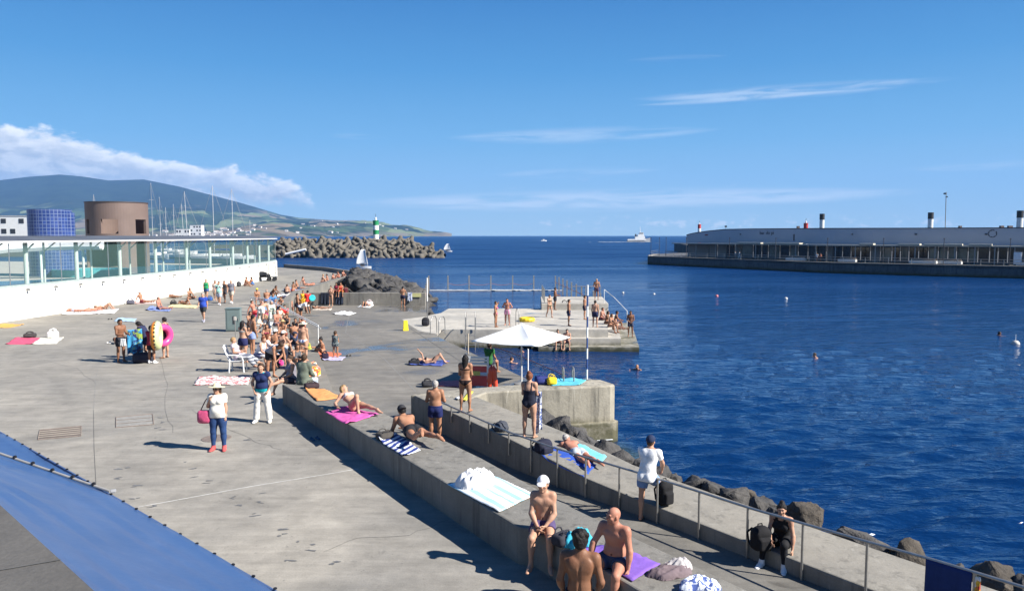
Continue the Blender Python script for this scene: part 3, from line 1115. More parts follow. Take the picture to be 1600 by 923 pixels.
            g.ell(G, hc + hup * .08 * q, (hlat, face, hup), (.088, .100, .085), .012)
            G = np.maximum(G, -(hu - .035))
            piece('sun_hat', G, cm)
        elif kind == 'glasses':
            G = g.new()
            for sg in (1, -1):
                g.ell(G, hc + face * .090 * q + hlat * .032 * q * sg + hup * .012, (hlat, face, hup), (.029, .012, .022), .004)
                g.cone(G, hc + face * .078 * q + hlat * .062 * q * sg + hup * .014, hc + hlat * .084 * q * sg + hup * .012 - face * .01, .005, .005, .004)
            piece('sunglasses', G, mat('dark lens', (.01, .01, .012), rough=0.15))
    if fingers and not any(w[0] == 'glasses' for w in wear):
        for sg in (1, -1):
            G = g.new()
            g.ell(G, hc + face * .0865 * q + hlat * .033 * q * sg + hup * .012, (hlat, face, hup), (.0135, .009, .008), .002)
            piece('eye', G, mat('eyes', (.05, .035, .03), rough=0.2, var=.5, scale=60))
        if style != 'bald' or hair:
            for sg in (1, -1):
                G = g.new()
                g.cone(G, hc + face * .092 * q + hlat * .016 * q * sg + hup * .030, hc + face * .084 * q + hlat * .050 * q * sg + hup * .032, .0062, .005, .003)
                piece('eyebrow', G, mat('hair ' + hair, HAIR[hair], rough=0.6, var=0.35, scale=40, bump=0.6, bscale=60, spec=0.25))
    root['_J'] = 0
    del root['_J']
    return root, dict(J=J, off=off, rz=rz, hc=hc, pel=pel, chc=chc, cfront=cfront, clat=clat, chest=chest, loc=loc)


def pworld(info, p):
    """a body-frame point in world space"""
    v = Vector(np.asarray(p) + info['off'])
    return Matrix.Rotation(info['rz'], 3, 'Z') @ v + info['loc']


def blob(name, prims, vox, mt, parent=None, loc=(0, 0, 0), rz=0, cut=None):
    """prims: ('ell', c, rad[, k]) / ('cone', a, b, ra, rb[, k]) / ('box', c, half, r[, k]) in local metres"""
    lo = np.array([1e9] * 3)
    hi = -lo
    for p in prims:
        if p[0] == 'cone':
            r = max(p[3], p[4])
            a = np.minimum(p[1], p[2]) - r
            b = np.maximum(p[1], p[2]) + r
        else:
            rr = np.array(p[2], float) + (p[3] if p[0] == 'box' else 0)
            a, b = np.array(p[1]) - rr, np.array(p[1]) + rr
        lo = np.minimum(lo, a)
        hi = np.maximum(hi, b)
    g = Grid(lo - vox * 3, hi + vox * 3, vox)
    F = g.new()
    E3 = np.eye(3)
    for p in prims:
        if p[0] == 'ell':
            g.ell(F, p[1], E3, p[2], p[3] if len(p) > 3 else .02)
        elif p[0] == 'cone':
            g.cone(F, p[1], p[2], p[3], p[4], p[5] if len(p) > 5 else .02)
        else:
            c, hf, r = np.array(p[1], float), np.array(p[2], float), p[3]

            def fn(X, Y, Z):
                qx, qy, qz = np.abs(X - c[0]) - hf[0] + r, np.abs(Y - c[1]) - hf[1] + r, np.abs(Z - c[2]) - hf[2] + r
                return np.sqrt(np.maximum(qx, 0) ** 2 + np.maximum(qy, 0) ** 2 + np.maximum(qz, 0) ** 2) + np.minimum(np.maximum(np.maximum(qx, qy), qz), 0) - r
            g.put(F, fn, c - hf - r, c + hf + r, p[4] if len(p) > 4 else .02)
    if cut:
        F = cut(g, F)
    V, Q = surface_nets(F, g.lo, vox)
    return np_mesh(name, V, Q, mt, parent, loc, rz)

# ------------------------------------------------------------------ levels
PL, DK, BT = 1.9, 1.15, 2.5


def hit(px, path):
    """xy where the vertical plane through image column px meets an xy polyline"""
    d = ray(px, 461.5)
    for a, b in zip(path[:-1], path[1:]):
        ax, ay, bx, by = a[0], a[1], b[0], b[1]
        den = (bx - ax) * d.y - (by - ay) * d.x
        if abs(den) < 1e-9:
            continue
        tt = -(ax * d.y - ay * d.x) / den
        if -0.001 <= tt <= 1.001:
            return Vector((ax + (bx - ax) * tt, ay + (by - ay) * tt))
    return min((Vector(p[:2]) for p in path), key=lambda q: abs(q.x * d.y - q.y * d.x) / q.length)


def offset(path, d):
    """shift a polyline sideways (positive = left of travel)"""
    P = [Vector(p[:2]) for p in path]
    r = []
    for i in range(len(P)):
        t = (P[min(i + 1, len(P) - 1)] - P[max(i - 1, 0)]).normalized()
        r.append(P[i] + Vector((-t.y, t.x)) * d)
    return r


def resample(path, step):
    P = [Vector(p) for p in path]
    out = [P[0]]
    for a, b in zip(P[:-1], P[1:]):
        n = max(1, int(round((b - a).length / step)))
        out += [a.lerp(b, i / n) for i in range(1, n + 1)]
    return out


def structure(name, mb, m, **k):
    o = mb.build(name, m, **k)
    o['kind'] = 'structure'
    return o


# ------------------------------------------------------------------ sea
def sea_mat():
    m = bpy.data.materials.new('sea water')
    m.use_nodes = True
    t = NT(m.node_tree)
    bs = t.n['Principled BSDF']
    pos = t.add('ShaderNodeNewGeometry').outputs['Position']
    mp = t.add('ShaderNodeMapping', {'Vector': pos, 'Scale': (0.36, 1.0, 1.0), 'Rotation': (0, 0, RAD(8))})
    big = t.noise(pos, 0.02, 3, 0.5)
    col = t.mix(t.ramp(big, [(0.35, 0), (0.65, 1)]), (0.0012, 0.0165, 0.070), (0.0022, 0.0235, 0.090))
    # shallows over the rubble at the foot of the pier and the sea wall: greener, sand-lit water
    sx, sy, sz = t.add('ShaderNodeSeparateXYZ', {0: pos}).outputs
    # base colour brightened to a stronger blue with distance from the shore
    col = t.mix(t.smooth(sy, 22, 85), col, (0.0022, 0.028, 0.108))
    dx = t.math('SUBTRACT', sx, 2.6)
    dy = t.math('SUBTRACT', sy, 23.4)
    dist = t.math('SQRT', t.math('ADD', t.math('MULTIPLY', dx, dx), t.math('MULTIPLY', dy, dy)))
    dist = t.math('ADD', dist, t.math('MULTIPLY', t.noise(pos, 0.7, 3), 1.6))
    sh = t.math('SUBTRACT', 1.0, t.smooth(dist, 1.4, 3.2))
    col = t.mix(t.math('MULTIPLY', sh, 0.8), col, (0.040, 0.060, 0.035))
    t.put(bs.inputs['Base Color'], col)
    # unresolved ripples: open, wind-roughened water scatters its reflections more than the sheltered inshore water
    t.put(bs.inputs['Roughness'], t.math('ADD', t.math('ADD', 0.035, t.math('MULTIPLY', t.smooth(t.noise(t.add('ShaderNodeMapping', {'Vector': pos, 'Scale': (0.25, 1.0, 1.0)}), 0.055, 4, 0.6, 0.5), .45, .65), t.math('MULTIPLY', t.smooth(sy, 20, 70), 0.13))), t.math('MULTIPLY', t.smooth(sy, 30, 260), 0.30)))
    bs.inputs['IOR'].default_value = 1.333
    t.put(bs.inputs['Specular IOR Level'], t.math('SUBTRACT', 0.42, t.math('MULTIPLY', t.smooth(sy, 40, 260), 0.08)))
    far = t.smooth(sy, 25, 120)
    h = t.math('ADD', t.math('MULTIPLY', t.noise(mp, 1.05, 4, 0.6, 0.3), t.math('ADD', 0.03, t.math('MULTIPLY', far, 0.26))),
               t.math('ADD', t.math('MULTIPLY', t.noise(mp, 1.9, 3, 0.6, 0.2), t.math('ADD', 0.17, t.math('MULTIPLY', far, 0.32))), t.math('MULTIPLY', t.noise(mp, 5.5, 3, 0.6, 0.2), 0.05)))
    b = t.add('ShaderNodeBump', {'Height': h, 'Strength': 1.0, 'Distance': 1.0})
    t.put(bs.inputs['Normal'], b)
    return m


def build_sea():
    def axis(lo, hi, c0, c1, fine, grow=1.09):
        a = list(np.arange(c0, c1, fine))
        st = fine
        x = a[-1]
        while x < hi:
            st *= grow
            x += st
            a.append(min(x, hi))
        st, x = fine, c0
        pre = []
        while x > lo:
            st *= grow
            x -= st
            pre.append(max(x, lo))
        return np.array(pre[::-1] + a)
    xs = axis(-14000, 14000, -2.0, 74.0, 0.17)
    ys = [9.0]
    while ys[-1] < 170:
        ys.append(ys[-1] + max(.12, ys[-1] * .0078))
    ys = np.concatenate([[-60, -20, 0, 5], ys, axis(170, 15000, 172.0, 173.0, 1.5, 1.12)[1:]])
    X, Y = np.meshgrid(xs, ys, indexing='ij')
    hx = np.gradient(xs)[:, None] + 0 * Y
    hy = np.gradient(ys)[None, :] + 0 * X
    cell = np.maximum(hx, hy)
    rs = np.random.RandomState(3)
    Z = np.zeros_like(X)
    for i in range(46):
        lam = 0.52 * (3.0 ** (i / 35.0)) if i < 36 else 2.0 + (i - 36) * .45
        th = RAD(-80) + rs.normal(0, 0.30)
        k = 2 * math.pi / lam
        amp = (0.0102 * lam ** 0.85 if i < 36 else 0.0065) * (0.6 + 0.8 * rs.rand())
        fade = np.clip((lam / cell - 3.0) / 3.0, 0, 1)
        ph = k * (X * math.cos(th) + Y * math.sin(th)) + rs.rand() * 6.28
        w = np.sin(ph + 0.4 * np.sin(ph * 0.31 + i))
        Z += amp * fade * (w - 0.28 * np.cos(2 * ph))
    V = np.stack([X, Y, Z], -1).reshape(-1, 3)
    nx, ny = X.shape
    idx = np.arange(nx * ny).reshape(nx, ny)
    Q = np.stack([idx[:-1, :-1], idx[1:, :-1], idx[1:, 1:], idx[:-1, 1:]], -1).reshape(-1, 4)
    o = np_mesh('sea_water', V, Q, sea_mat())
    o['kind'] = 'structure'


build_sea()

# ------------------------------------------------------------------ island behind
def hill_mat():
    m = bpy.data.materials.new('island hills')
    m.use_nodes = True
    t = NT(m.node_tree)
    bs = t.n['Principled BSDF']
    pos = t.add('ShaderNodeNewGeometry').outputs['Position']
    sx, sy, sz = t.add('ShaderNodeSeparateXYZ', {0: pos}).outputs
    wp = t.add('ShaderNodeMapping', {'Vector': pos, 'Scale': (1.0, 0.45, 0.6)})
    v = t.add('ShaderNodeTexVoronoi', {'Vector': wp, 'Scale': 0.0052, 'Randomness': 1.0})
    fieldc = t.ramp(t.add('ShaderNodeSeparateColor', {0: v.outputs['Color']}).outputs[0],
                    [(0.0, (.012, .024, .014)), (0.3, (.055, .085, .036)), (0.55, (.15, .175, .085)), (0.75, (.19, .15, .10)), (0.9, (.024, .042, .02))], 'CONSTANT')
    wood = t.mix(t.ramp(t.noise(pos, 0.006, 5, 0.65), [(0.35, 0), (0.65, 1)]), (.007, .012, .012), (.018, .030, .018))
    n = t.noise(pos, 0.0022, 4, 0.6)
    h = t.math('ADD', sz, t.math('MULTIPLY', t.math('SUBTRACT', n, 0.5), 420))
    f = t.smooth(h, 210, 330)
    c = t.mix(f, fieldc, wood)
    patch = t.smooth(t.noise(pos, 0.0035, 4, 0.6), 0.5, 0.58)
    c = t.mix(t.math('MULTIPLY', patch, 0.6), c, wood)
    cliff = t.math('SUBTRACT', 1.0, t.smooth(sz, 10, 45))
    c = t.mix(t.math('MULTIPLY', cliff, t.smooth(t.noise(pos, 0.006, 3), 0.42, 0.6)), c, (.16, .135, .11))
    t.put(bs.inputs['Base Color'], c)
    bs.inputs['Roughness'].default_value = 0.95
    bs.inputs['Specular IOR Level'].default_value = 0.1
    MATS['island hills'] = m
    return m


RIDGE = [(-260, 296), (-120, 290), (0, 284), (50, 278), (100, 274.5), (135, 277.5), (175, 283.5), (230, 282), (285, 293), (330, 305), (372, 316), (400, 324), (440, 336), (470, 341), (520, 344.5), (560, 345), (585, 347), (610, 351.5), (640, 356.5), (665, 362), (690, 366.3), (706, 367.6)]


def hill_height(px, t):
    """apparent height in px above the horizon for column px, 0..1 from the shore inland"""
    xs = [p[0] for p in RIDGE]
    r = 368.2 - np.interp(px, xs, [p[1] for p in RIDGE])
    right = np.clip((px - 330) / 120.0, 0, 1)
    lo = 0.16 * t + 0.84 * t ** 1.7
    hi = np.minimum(1, t * 7) * 0.42 + 0.58 * t ** 1.2
    e = r * (lo * (1 - right) + hi * right)
    e = e + 5.0 * np.sin(px * 0.023 + t * 5) * t * (1 - t) * (1 - right * .7)
    return e


def build_hills():
    NX, NY = 230, 70
    px = np.linspace(-260, 706, NX)
    V, Q = [], []
    for i, p in enumerate(px):
        d0 = 4200 + 2200 * max(0, (p - 430) / 276)
        d1 = 9800 - 1500 * max(0, (p - 430) / 276)
        u = (p - 800) / FPX
        for j in range(NY + 6):
            t = j / NY
            if t <= 1:
                d = d0 + (d1 - d0) * t
                z = hill_height(p, t) / FPX * d * 1.003 + CAMZ * min(1, t * 8)
                nz = mnoise.fractal(Vector((u * d * 0.0011, d * 0.0009, 0)), 0.8, 2.2, 6) * 85 * (t * (1 - t) * 3.4 + 0.02)
                z += nz
                if j == 0:
                    z = -2
            else:
                d = d1 + (t - 1) * 9000
                z = hill_height(p, 1) / FPX * d1 * (1 - (t - 1) * 5) + CAMZ
            V.append((u * d, d, max(z, -2)))
    n = NY + 6
    for i in range(NX - 1):
        for j in range(n - 1):
            a = i * n + j
            Q.append((a, a + n, a + n + 1, a + 1))
    o = np_mesh('hills', np.array(V), np.array(Q), hill_mat())
    o['kind'] = 'structure'


build_hills()

white_m = mat('white render', (.74, .74, .72), rough=0.8, var=.06, scale=.8, bump=.1)
roof_m = mat('terracotta roof', (.34, .27, .22), rough=.9, var=.25, scale=3)
grey_m = mat('grey render', (.42, .42, .42), rough=.8, var=.1)
dark_win = mat('dark window', (.03, .035, .045), rough=.2, var=.3)


def far_house(loc, w, d, h, rz, label, group, tall=False):
    e = empty('house' if not tall else 'apartment_block', loc, rz)
    MB().box((0, 0, h / 2), (w, d, h)).build('wall', white_m if random.random() < .8 else grey_m, e)
    r = MB()
    if tall:
        r.box((0, 0, h + .25), (w + .4, d + .4, .5))
    else:
        a, b, ov = w / 2 + .4, d / 2 + .4, h + .05
        r.add([(-a, -b, ov), (a, -b, ov), (a, b, ov), (-a, b, ov), (-a, 0, ov + d * .32), (a, 0, ov + d * .32)], [(0, 1, 5, 4), (2, 3, 4, 5), (0, 4, 3), (1, 2, 5), (3, 2, 1, 0)])
    r.build('roof', roof_m if not tall else grey_m, e)
    nw = max(2, int(w / 3.5))
    for fl in range(max(1, int(h / 3.2))):
        for k in range(nw):
            MB().box((-w / 2 + w * (k + .5) / nw, -d / 2 - .03, 1.7 + fl * 3.1), (w / nw * .45, .1, 1.3)).build('window', dark_win, e)
    tag(e, label, 'house' if not tall else 'apartment block', group)
    return e


rsH = random.Random(11)
proto_h = None
for i in range(92):
    # villages: at the foot of the mountain, and scattered along the coast road to the right
    if i < 46:
        p = rsH.triangular(228, 440, 345)
        t = rsH.uniform(0.01, 0.13)
    elif i < 80:
        p = rsH.uniform(300, 540)
        t = rsH.uniform(0.02, 0.5) if p > 400 else rsH.uniform(.03, .22)
    else:
        p = rsH.uniform(510, 640)
        t = rsH.uniform(0.2, 0.6)
    d0 = 4200 + 2200 * max(0, (p - 430) / 276)
    d1 = 9800 - 1500 * max(0, (p - 430) / 276)
    d = d0 + (d1 - d0) * t
    u = (p - 800) / FPX
    z = float(hill_height(p, t)) / FPX * d * 1.003 + CAMZ * min(1, t * 8)
    z += mnoise.fractal(Vector((u * d * 0.0011, d * 0.0009, 0)), 0.8, 2.2, 6) * 85 * (t * (1 - t) * 3.4 + 0.02)
    if proto_h is None:
        proto_h = far_house((0, 0, 0), 15, 10, 6.5, 0, 'small white house among the others on the far hillside', 'white houses on the far hillside')
        hh = proto_h
    else:
        hh = copy_tree(proto_h)
    hh.location = (u * d, d, z - 1)
    s_ = rsH.uniform(.6, 1.5)
    hh.scale = (s_ * rsH.uniform(.9, 1.7), s_, s_)
    hh.rotation_euler = (0, 0, rsH.uniform(-.6, .6))

structure('town_ground', MB().prism([(-160, 250), (-230, 420), (-400, 900), (-1500, 1000), (-1500, 250)], -2, 2.5), mat('town ground', (.16, .16, .15), rough=.9))


def long_building(x0, x1, y, z0, z1, nfl, label):
    e = empty('apartment_block', ((x0 + x1) / 2, y, z0))
    w = x1 - x0
    h = z1 - z0
    MB().box((0, 4, h / 2), (w, 8, h)).build('wall', white_m, e)
    MB().box((0, 4, h + .15), (w + .3, 8.3, .3)).build('roof', grey_m, e)
    for fl in range(nfl):
        n = max(2, int(w / 3.2))
        for k in range(n):
            if (k + fl) % 4 == 3:
                continue
            MB().box((-w / 2 + w * (k + .5) / n, -.04, h * (fl + .55) / nfl), (w / n * .55, .12, h / nfl * .45)).build('window', dark_win, e)
    tag(e, label, 'apartment block')


long_building(aty(-20, 0, 300).x, aty(37, 0, 300).x, 300, 2.5, aty(0, 338, 300).z, 3, 'white flat-roofed block with dark window strips at the left edge behind the pool')
long_building(aty(37.5, 0, 304).x, aty(53, 0, 304).x, 304, 2.5, aty(0, 349, 304).z, 2, 'lower white block attached to the right of the flat-roofed one')
long_building(aty(285, 0, 880).x, aty(303, 0, 880).x, 880, 2.5, aty(0, 352, 880).z, 4, 'pale tall block standing behind the marina masts')
long_building(aty(262, 0, 900).x, aty(284, 0, 900).x, 900, 2.5, aty(0, 358, 900).z, 2, 'long low white block left of the pale tall block')

# ------------------------------------------------------------------ plaza, deck, platform
plaza_m = concrete('plaza concrete', (.272, .259, .234), stain=.40, spots=.5, bump=.30)
deck_m = concrete('deck concrete', (.188, .179, .163), stain=.38, spots=.35, bump=.35, wet=(.16, .545))
plat_m = concrete('platform concrete', (.43, .41, .37), stain=.40, bump=.3, wet=(.30, .60), waterline=.42)
wall_m = concrete('wall concrete', (.215, .206, .186), stain=.35, streak=.6, bump=.45)
pier_m = concrete('pier concrete', (.32, .30, .252), stain=.45, streak=.75, bump=.6, waterline=.85)
seaw_m = concrete('sea wall concrete', (.235, .224, .20), stain=.32, streak=.45, bump=.4)
walk_m = concrete('walkway concrete', (.172, .164, .148), stain=.40, bump=.35, wet=(.55, .62), spots=.5)

PARAPET = [(-15.6, 51), (-16.9, 56), (-18.0, 61.7), (-18.3, 68.7), (-18.9, 79), (-18.8, 89), (-19.6, 94.5), (-21.6, 99), (-27, 109), (-36.6, 121)]
structure('plaza', MB().prism([(-60, 2), (6, 3), (4, 6.5), (2.2, 9.2), (.4, 11.6), (-6.7, 22.7)] + PARAPET + [(-60, 125)], -1.5, PL), plaza_m)
E1, E2 = Vector((-6.7, 22.7)), Vector((-15.6, 51))
nrmE = Vector((.954, .300))
stp = MB()
for k in (1, 2):
    a, b = E1 + nrmE * (.75 * (k - 1)), E2 + nrmE * (.75 * (k - 1))
    a2, b2 = E1 + nrmE * (.75 * k), E2 + nrmE * (.75 * k)
    stp.prism([tuple(a), tuple(a2), tuple(b2), tuple(b)], -1, PL - .25 * k)
structure('terrace_steps', stp, concrete('step concrete', (.205, .195, .175), stain=.35, bump=.3))
DECK = [(-7.0, 22.6), (-3.1, 23.6), (-1.5, 24.4), (2.3, 26.0), (.4, 31.1), (-3.2, 40.6), (-4.4, 43.8), (-4.6, 46.8), (-6.2, 55), (-7.35, 63.6), (-18, 63.6), (-15.9, 51)]
structure('pool_deck', MB().prism(DECK, -2, DK), deck_m)
structure('bathing_platform', MB().prism([(-4.594, 46.8), (6, 46.8), (7.5, 60.5), (-5.1, 60.5), (-5.4, 57), (-6.194, 55)], -2, DK + .004), plat_m)
ap = [tuple(at(x, y, DK)[:2]) for x, y in ((628, 499), (667, 494), (700, 494), (689, 515), (682, 522), (655, 517), (640, 508))]
structure('deck_apron', MB().prism(ap, 1.0, DK + .0065), plat_m)
stp = MB()
stp.prism([(1.2, 46.1), (6.7, 46.1), (8.3, 60.5), (7.2, 60.5), (5.9, 46.9), (1.2, 46.9)], -2, .68)
stp.prism([(1.6, 45.3), (7.7, 45.3), (9.2, 58), (8.2, 58), (6.6, 46.2), (1.6, 46.2)], -2, .28)
structure('platform_steps', stp, plat_m)
structure('walkway', MB().prism([(-6.6, 22.7), (-3.2, 23.8), (9.6, 7.4), (4.4, 6.9), (.9, 11.8)], -1, 1.1, [DK - .004, DK - .004, .96, .96, 1.0]), walk_m)

# walls (things)
BENCH_L = [(-7, 22.7), (.1, 11.4), (.36, 11.3), (1.63, 9.27), (3.3, 6.6)]
BENCH_R = [(-6.1, 22.75), (-4.62, 20.68), (-3.26, 18.93), (-1.4, 16.24), (-.62, 15.04), (.74, 12.66), (1.87, 10.93), (2.98, 9.33), (4.8, 6.9)]
bw = MB().prism(BENCH_L + BENCH_R[::-1], .8, BT).build('parapet_wall', wall_m, bevel=.03)
tag(bw, 'long low concrete parapet wall with a broad flat top running down the plaza edge', 'wall')
SEAW = [(-3.11, 23.68, 1.945), (0, 18.85, 1.82), (.98, 17.62, 1.66), (1.7, 16.8, 1.5), (2.56, 15.85, 1.41), (3.37, 14.91, 1.36), (5.34, 12.44, 1.30), (8.8, 8.0, 1.25)]
sw = MB().wall([p[:2] for p in SEAW], 1.62, -1, [p[2] for p in SEAW], 1).build('sea_wall', seaw_m, bevel=.03)
tag(sw, 'broad concrete sea wall between the walkway handrail and the black boulders', 'wall')
pw = empty('pier_wall', (1, 25, 0))
pb = MB().prism([(-3.25, 23.75), (-1.25, 23.3), (-.83, 24.14), (3.32, 25.2), (3.5, 25.34), (3.47, 25.55), (3.12, 26.3), (2.67, 26.35), (-1.52, 24.72)], -2, 1.95)
pb.v = [v - Vector((1, 25, 0)) for v in pb.v]
pbo = pb.build('wall_body', pier_m, pw, bevel=.05)
led = MB().prism([(1.55, 24.58), (3.42, 25.05), (3.62, 25.28), (3.5, 25.5), (1.5, 24.95)], -2, .74)
led.v = [v - Vector((1, 25, 0)) for v in led.v]
led.build('footing', pier_m, pw, bevel=.04)
tag(pw, 'stained pale concrete pier wall with a green tide line jutting into the water', 'wall')
cp = MB().wall(resample(PARAPET, 1.5), .45, -1, 2.42, -1).build('curved_parapet', wall_m)
tag(cp, 'curved pale parapet wall sweeping round the far end of the plaza', 'wall')
cw = MB().wall([(-18.2, 63.4), (-7.3, 63.4)], .6, -1.5, 2.2, 1).build('cross_wall', wall_m, bevel=.03)
tag(cw, 'straight grey concrete wall closing the far end of the pool deck below the black rocks', 'wall')
bl = MB().prism([(2.3, 59.3), (7.6, 59.3), (7.9, 66), (2.5, 66)], -2, 1.68).build('diving_block', plat_m, bevel=.05)
tag(bl, 'raised concrete block with handrails at the back of the bathing platform', 'diving block')
ss = MB().box((-2, 96.2, -.5), (17, .6, 1.16)).build('sill_wall', mat('sea worn sill', (.5, .5, .48), rough=.7, var=.3, scale=.8))
tag(ss, 'low sill wall awash with foam under the row of posts out in the water', 'wall')

# joints, painted line, covers and damp footprints on the plaza
dark_joint = mat('joint', (.09, .088, .083), rough=.95, var=.3, scale=4)


def strip(pts, w, z, name, m, n=1):
    mb = MB()
    P = resample(pts, .35)
    for a, b in zip(P[:-1], P[1:]):
        d = (b - a).normalized()
        nn = Vector((-d.y, d.x)) * w / 2
        j = random.uniform(.75, 1.2)
        q = [a - nn * j, b - nn, b + nn, a + nn * j]
        mb.add([(v.x, v.y, z) for v in q], [(0, 1, 2, 3)])
    return structure(name, mb, m)


def pxs(pts, z):
    return [Vector(at(x, y, z)[:2]) for x, y in pts]


strip(pxs([(215, 792), (390, 760), (520, 739), (560, 732)], PL), .035, PL + .004, 'painted_line', mat('worn white line', (.46, .45, .42), rough=.8, var=.25, scale=6))
strip(pxs([(146, 640), (147, 700), (150, 757)], PL), .012, PL + .004, 'plaza_joint', dark_joint)
strip(pxs([(440, 655), (640, 735)], PL), .012, PL + .004, 'plaza_joint', mat('faint joint', (.20, .195, .185), rough=.95))
strip(pxs([(146, 640), (150, 590), (158, 545)], PL), .012, PL + .004, 'plaza_joint', mat('faint joint', (.20, .195, .185), rough=.95))
strip(pxs([(545, 492), (540, 520), (556, 530), (600, 560), (650, 612)], DK), .03, DK + .004, 'deck_joint', mat('faint joint', (.20, .195, .185), rough=.95))
strip(pxs([(640, 512), (690, 545), (775, 600)], DK), .05, DK + .004, 'deck_joint', dark_joint)
strip([Vector((-1.9, 19.6)), Vector((2.2, 13.9)), Vector((6.2, 8.4))], .04, 1.0, 'walkway_joint', dark_joint)

for k_, pts_k in enumerate((((300, 640), (330, 662), (352, 668), (398, 690), (440, 702)), ((250, 560), (262, 600), (258, 640), (270, 676)), ((505, 862), (560, 840), (640, 836), (700, 812)), ((60, 560), (120, 575), (150, 600)))):
    q_ = pxs(pts_k, PL)
    cr = [q_[0]]
    for a_, b_ in zip(q_[:-1], q_[1:]):
        cr += [a_.lerp(b_, f_) + Vector((random.uniform(-.05, .05), random.uniform(-.05, .05))) for f_ in (.25, .5, .75)] + [b_]
    strip(cr, .009, PL + .004, 'plaza_crack', dark_joint)
wet_m = mat('damp concrete', (.125, .12, .112), rough=.45, var=.2, scale=8)
mb = MB()
rsF = random.Random(5)
foot = [(608, 300), (995, 297), (640, 298), (607, 350), (690, 392), (690, 452), (785, 495), (1205, 494), (1300, 531), (1330, 465), (995, 340), (940, 265), (1070, 366), (1440, 637), (1530, 671), (1452, 615), (830, 105), (792, 93), (818, 66), (805, 43), (800, 145), (1186, 445), (1350, 425), (1480, 760), (1580, 720), (1700, 775), (1270, 150), (1325, 158), (1600, 690)]
for fx, fy in foot:
    c = at(fx / 3.2625, 640 + fy / 3.2625, PL)
    for _ in range(rsF.choice((1, 2, 2))):
        cc = c + Vector((rsF.uniform(-.06, .06), rsF.uniform(-.1, .1), 0))
        a = rsF.uniform(-.6, .6)
        n = 9
        L, Wd = rsF.uniform(.03, .12), rsF.uniform(.02, .05)
        vs = []
        for k in range(n):
            th = 2 * math.pi * k / n
            r = rsF.uniform(.5, 1.25)
            x, y = L * math.cos(th) * r, Wd * math.sin(th) * r
            vs.append((cc.x + x * math.cos(a) - y * math.sin(a), cc.y + x * math.sin(a) + y * math.cos(a), PL + .004 + rsF.uniform(0, .001)))
        mb.add(vs, [tuple(range(n))])
structure('damp_footprints', mb, wet_m)

cov_m = mat('rusty cover', (.17, .135, .115), rough=.8, var=.25, scale=9, bump=.3)
c = at(338, 684.5, PL)
o = MB().lathe([(.0, 0), (.36, 0), (.36, .006), (.33, .010), (.0, .010)], 36, (0, 0, 0)).build('manhole_cover', cov_m, loc=(0, 0, 0))
o.location = (c.x, c.y, PL + .002)
tag(o, 'round rust-brown manhole cover behind the woman in the straw hat', 'manhole cover')


def grate(quad, n, label, solid):
    P = [at(x, y, PL) for x, y in quad]
    c = sum(P, Vector()) / 4
    e = empty('drain_grate' if not solid else 'access_cover', (c.x, c.y, PL))
    Q = [p - c for p in P]
    fr = MB()
    for a, b in zip(Q, Q[1:] + Q[:1]):
        fr.tube([(a.x, a.y, .008), (b.x, b.y, .008)], .014, 4)
    fr.build('frame', cov_m, e)
    MB().add([(q.x, q.y, .005) for q in Q], [(0, 1, 2, 3)]).build('plate', mat('plate concrete', (.235, .225, .205), rough=.9, var=.2, scale=5) if solid else mat('grate dark', (.12, .10, .085), rough=.8), e)
    for k in range(1, n):
        a = Q[0].lerp(Q[3], k / n)
        b = Q[1].lerp(Q[2], k / n)
        MB().tube([(a.x, a.y, .012), (b.x, b.y, .012)], .016 if not solid else .006, 4).build('bar', cov_m if solid else mat('grate bars', (.23, .20, .17), rough=.7), e)
    tag(e, label, 'drain cover')


grate([(62, 672), (127, 666), (126, 681), (59, 687)], 5, 'rusty barred drain grate sunk in the plaza near the blue awning', False)
grate([(181, 652), (238, 647), (240, 663), (181, 668)], 3, 'square concrete-filled access cover with a thin steel rim on the plaza', True)

# ------------------------------------------------------------------ white wall, glass screen and canopy of the pool building
WP = resample([(-31.2, 26), (-30.5, 36), (-30.05, 44.1), (-29.7, 50), (-29.1, 56.2), (-28.75, 62.7), (-28.35, 69.2), (-28.1, 76.2), (-28.2, 83), (-28.75, 91.5), (-29.3, 94.2), (-30.8, 96.0), (-34, 97.2), (-44, 99)], 1.2)
WT = 3.85
whitewall_m = concrete('whitewashed wall', (.74, .73, .69), stain=.07, streak=.10, bump=.15)
ww = MB().wall(WP, .4, 0.5, WT, 1).build('white_wall', whitewall_m)
tag(ww, 'long curved whitewashed wall below the glass screen of the pool building', 'wall')
scr = empty('glass_screen', (-29, 60, WT))
O = Vector((-29, 60, WT))
steel_w = mat('pale green steel', (.56, .66, .61), rough=.45, var=.05)
alu = mat('brushed aluminium', (.42, .43, .44), rough=.38, metal=.7, var=.08)
steel = mat('stainless rail', (.36, .35, .33), rough=.42, metal=.75, var=.12, scale=9)
glass_m = glassy('greenish glass', (.16, .30, .28), .13)
GP = offset(WP, .16)
kerb = MB().wall(offset(WP, .06), .24, WT, WT + .16, 1)
kerb.v = [v - O for v in kerb.v]
kerb.build('base_rail', mat('grey green sill', (.30, .35, .34), rough=.5), scr)
seg = 4
for i in range(0, len(GP) - 1, seg):
    j = min(i + seg, len(GP) - 1)
    pth = [tuple(p) for p in GP[i:j + 1]]
    g = MB().wall(pth, .02, WT + .17, 6.55, 1)
    g.v = [v - O for v in g.v]
    g.build('glass_pane', glass_m, scr)
    p = GP[j]
    m_ = MB().box((p.x - O.x, p.y - O.y, (6.55 + WT + .17) / 2 - O.z), (.035, .05, 6.5 - WT - .17))
    m_.build('mullion', alu, scr)
tag(scr, 'curved greenish glass screen standing on the white wall', 'glass screen')

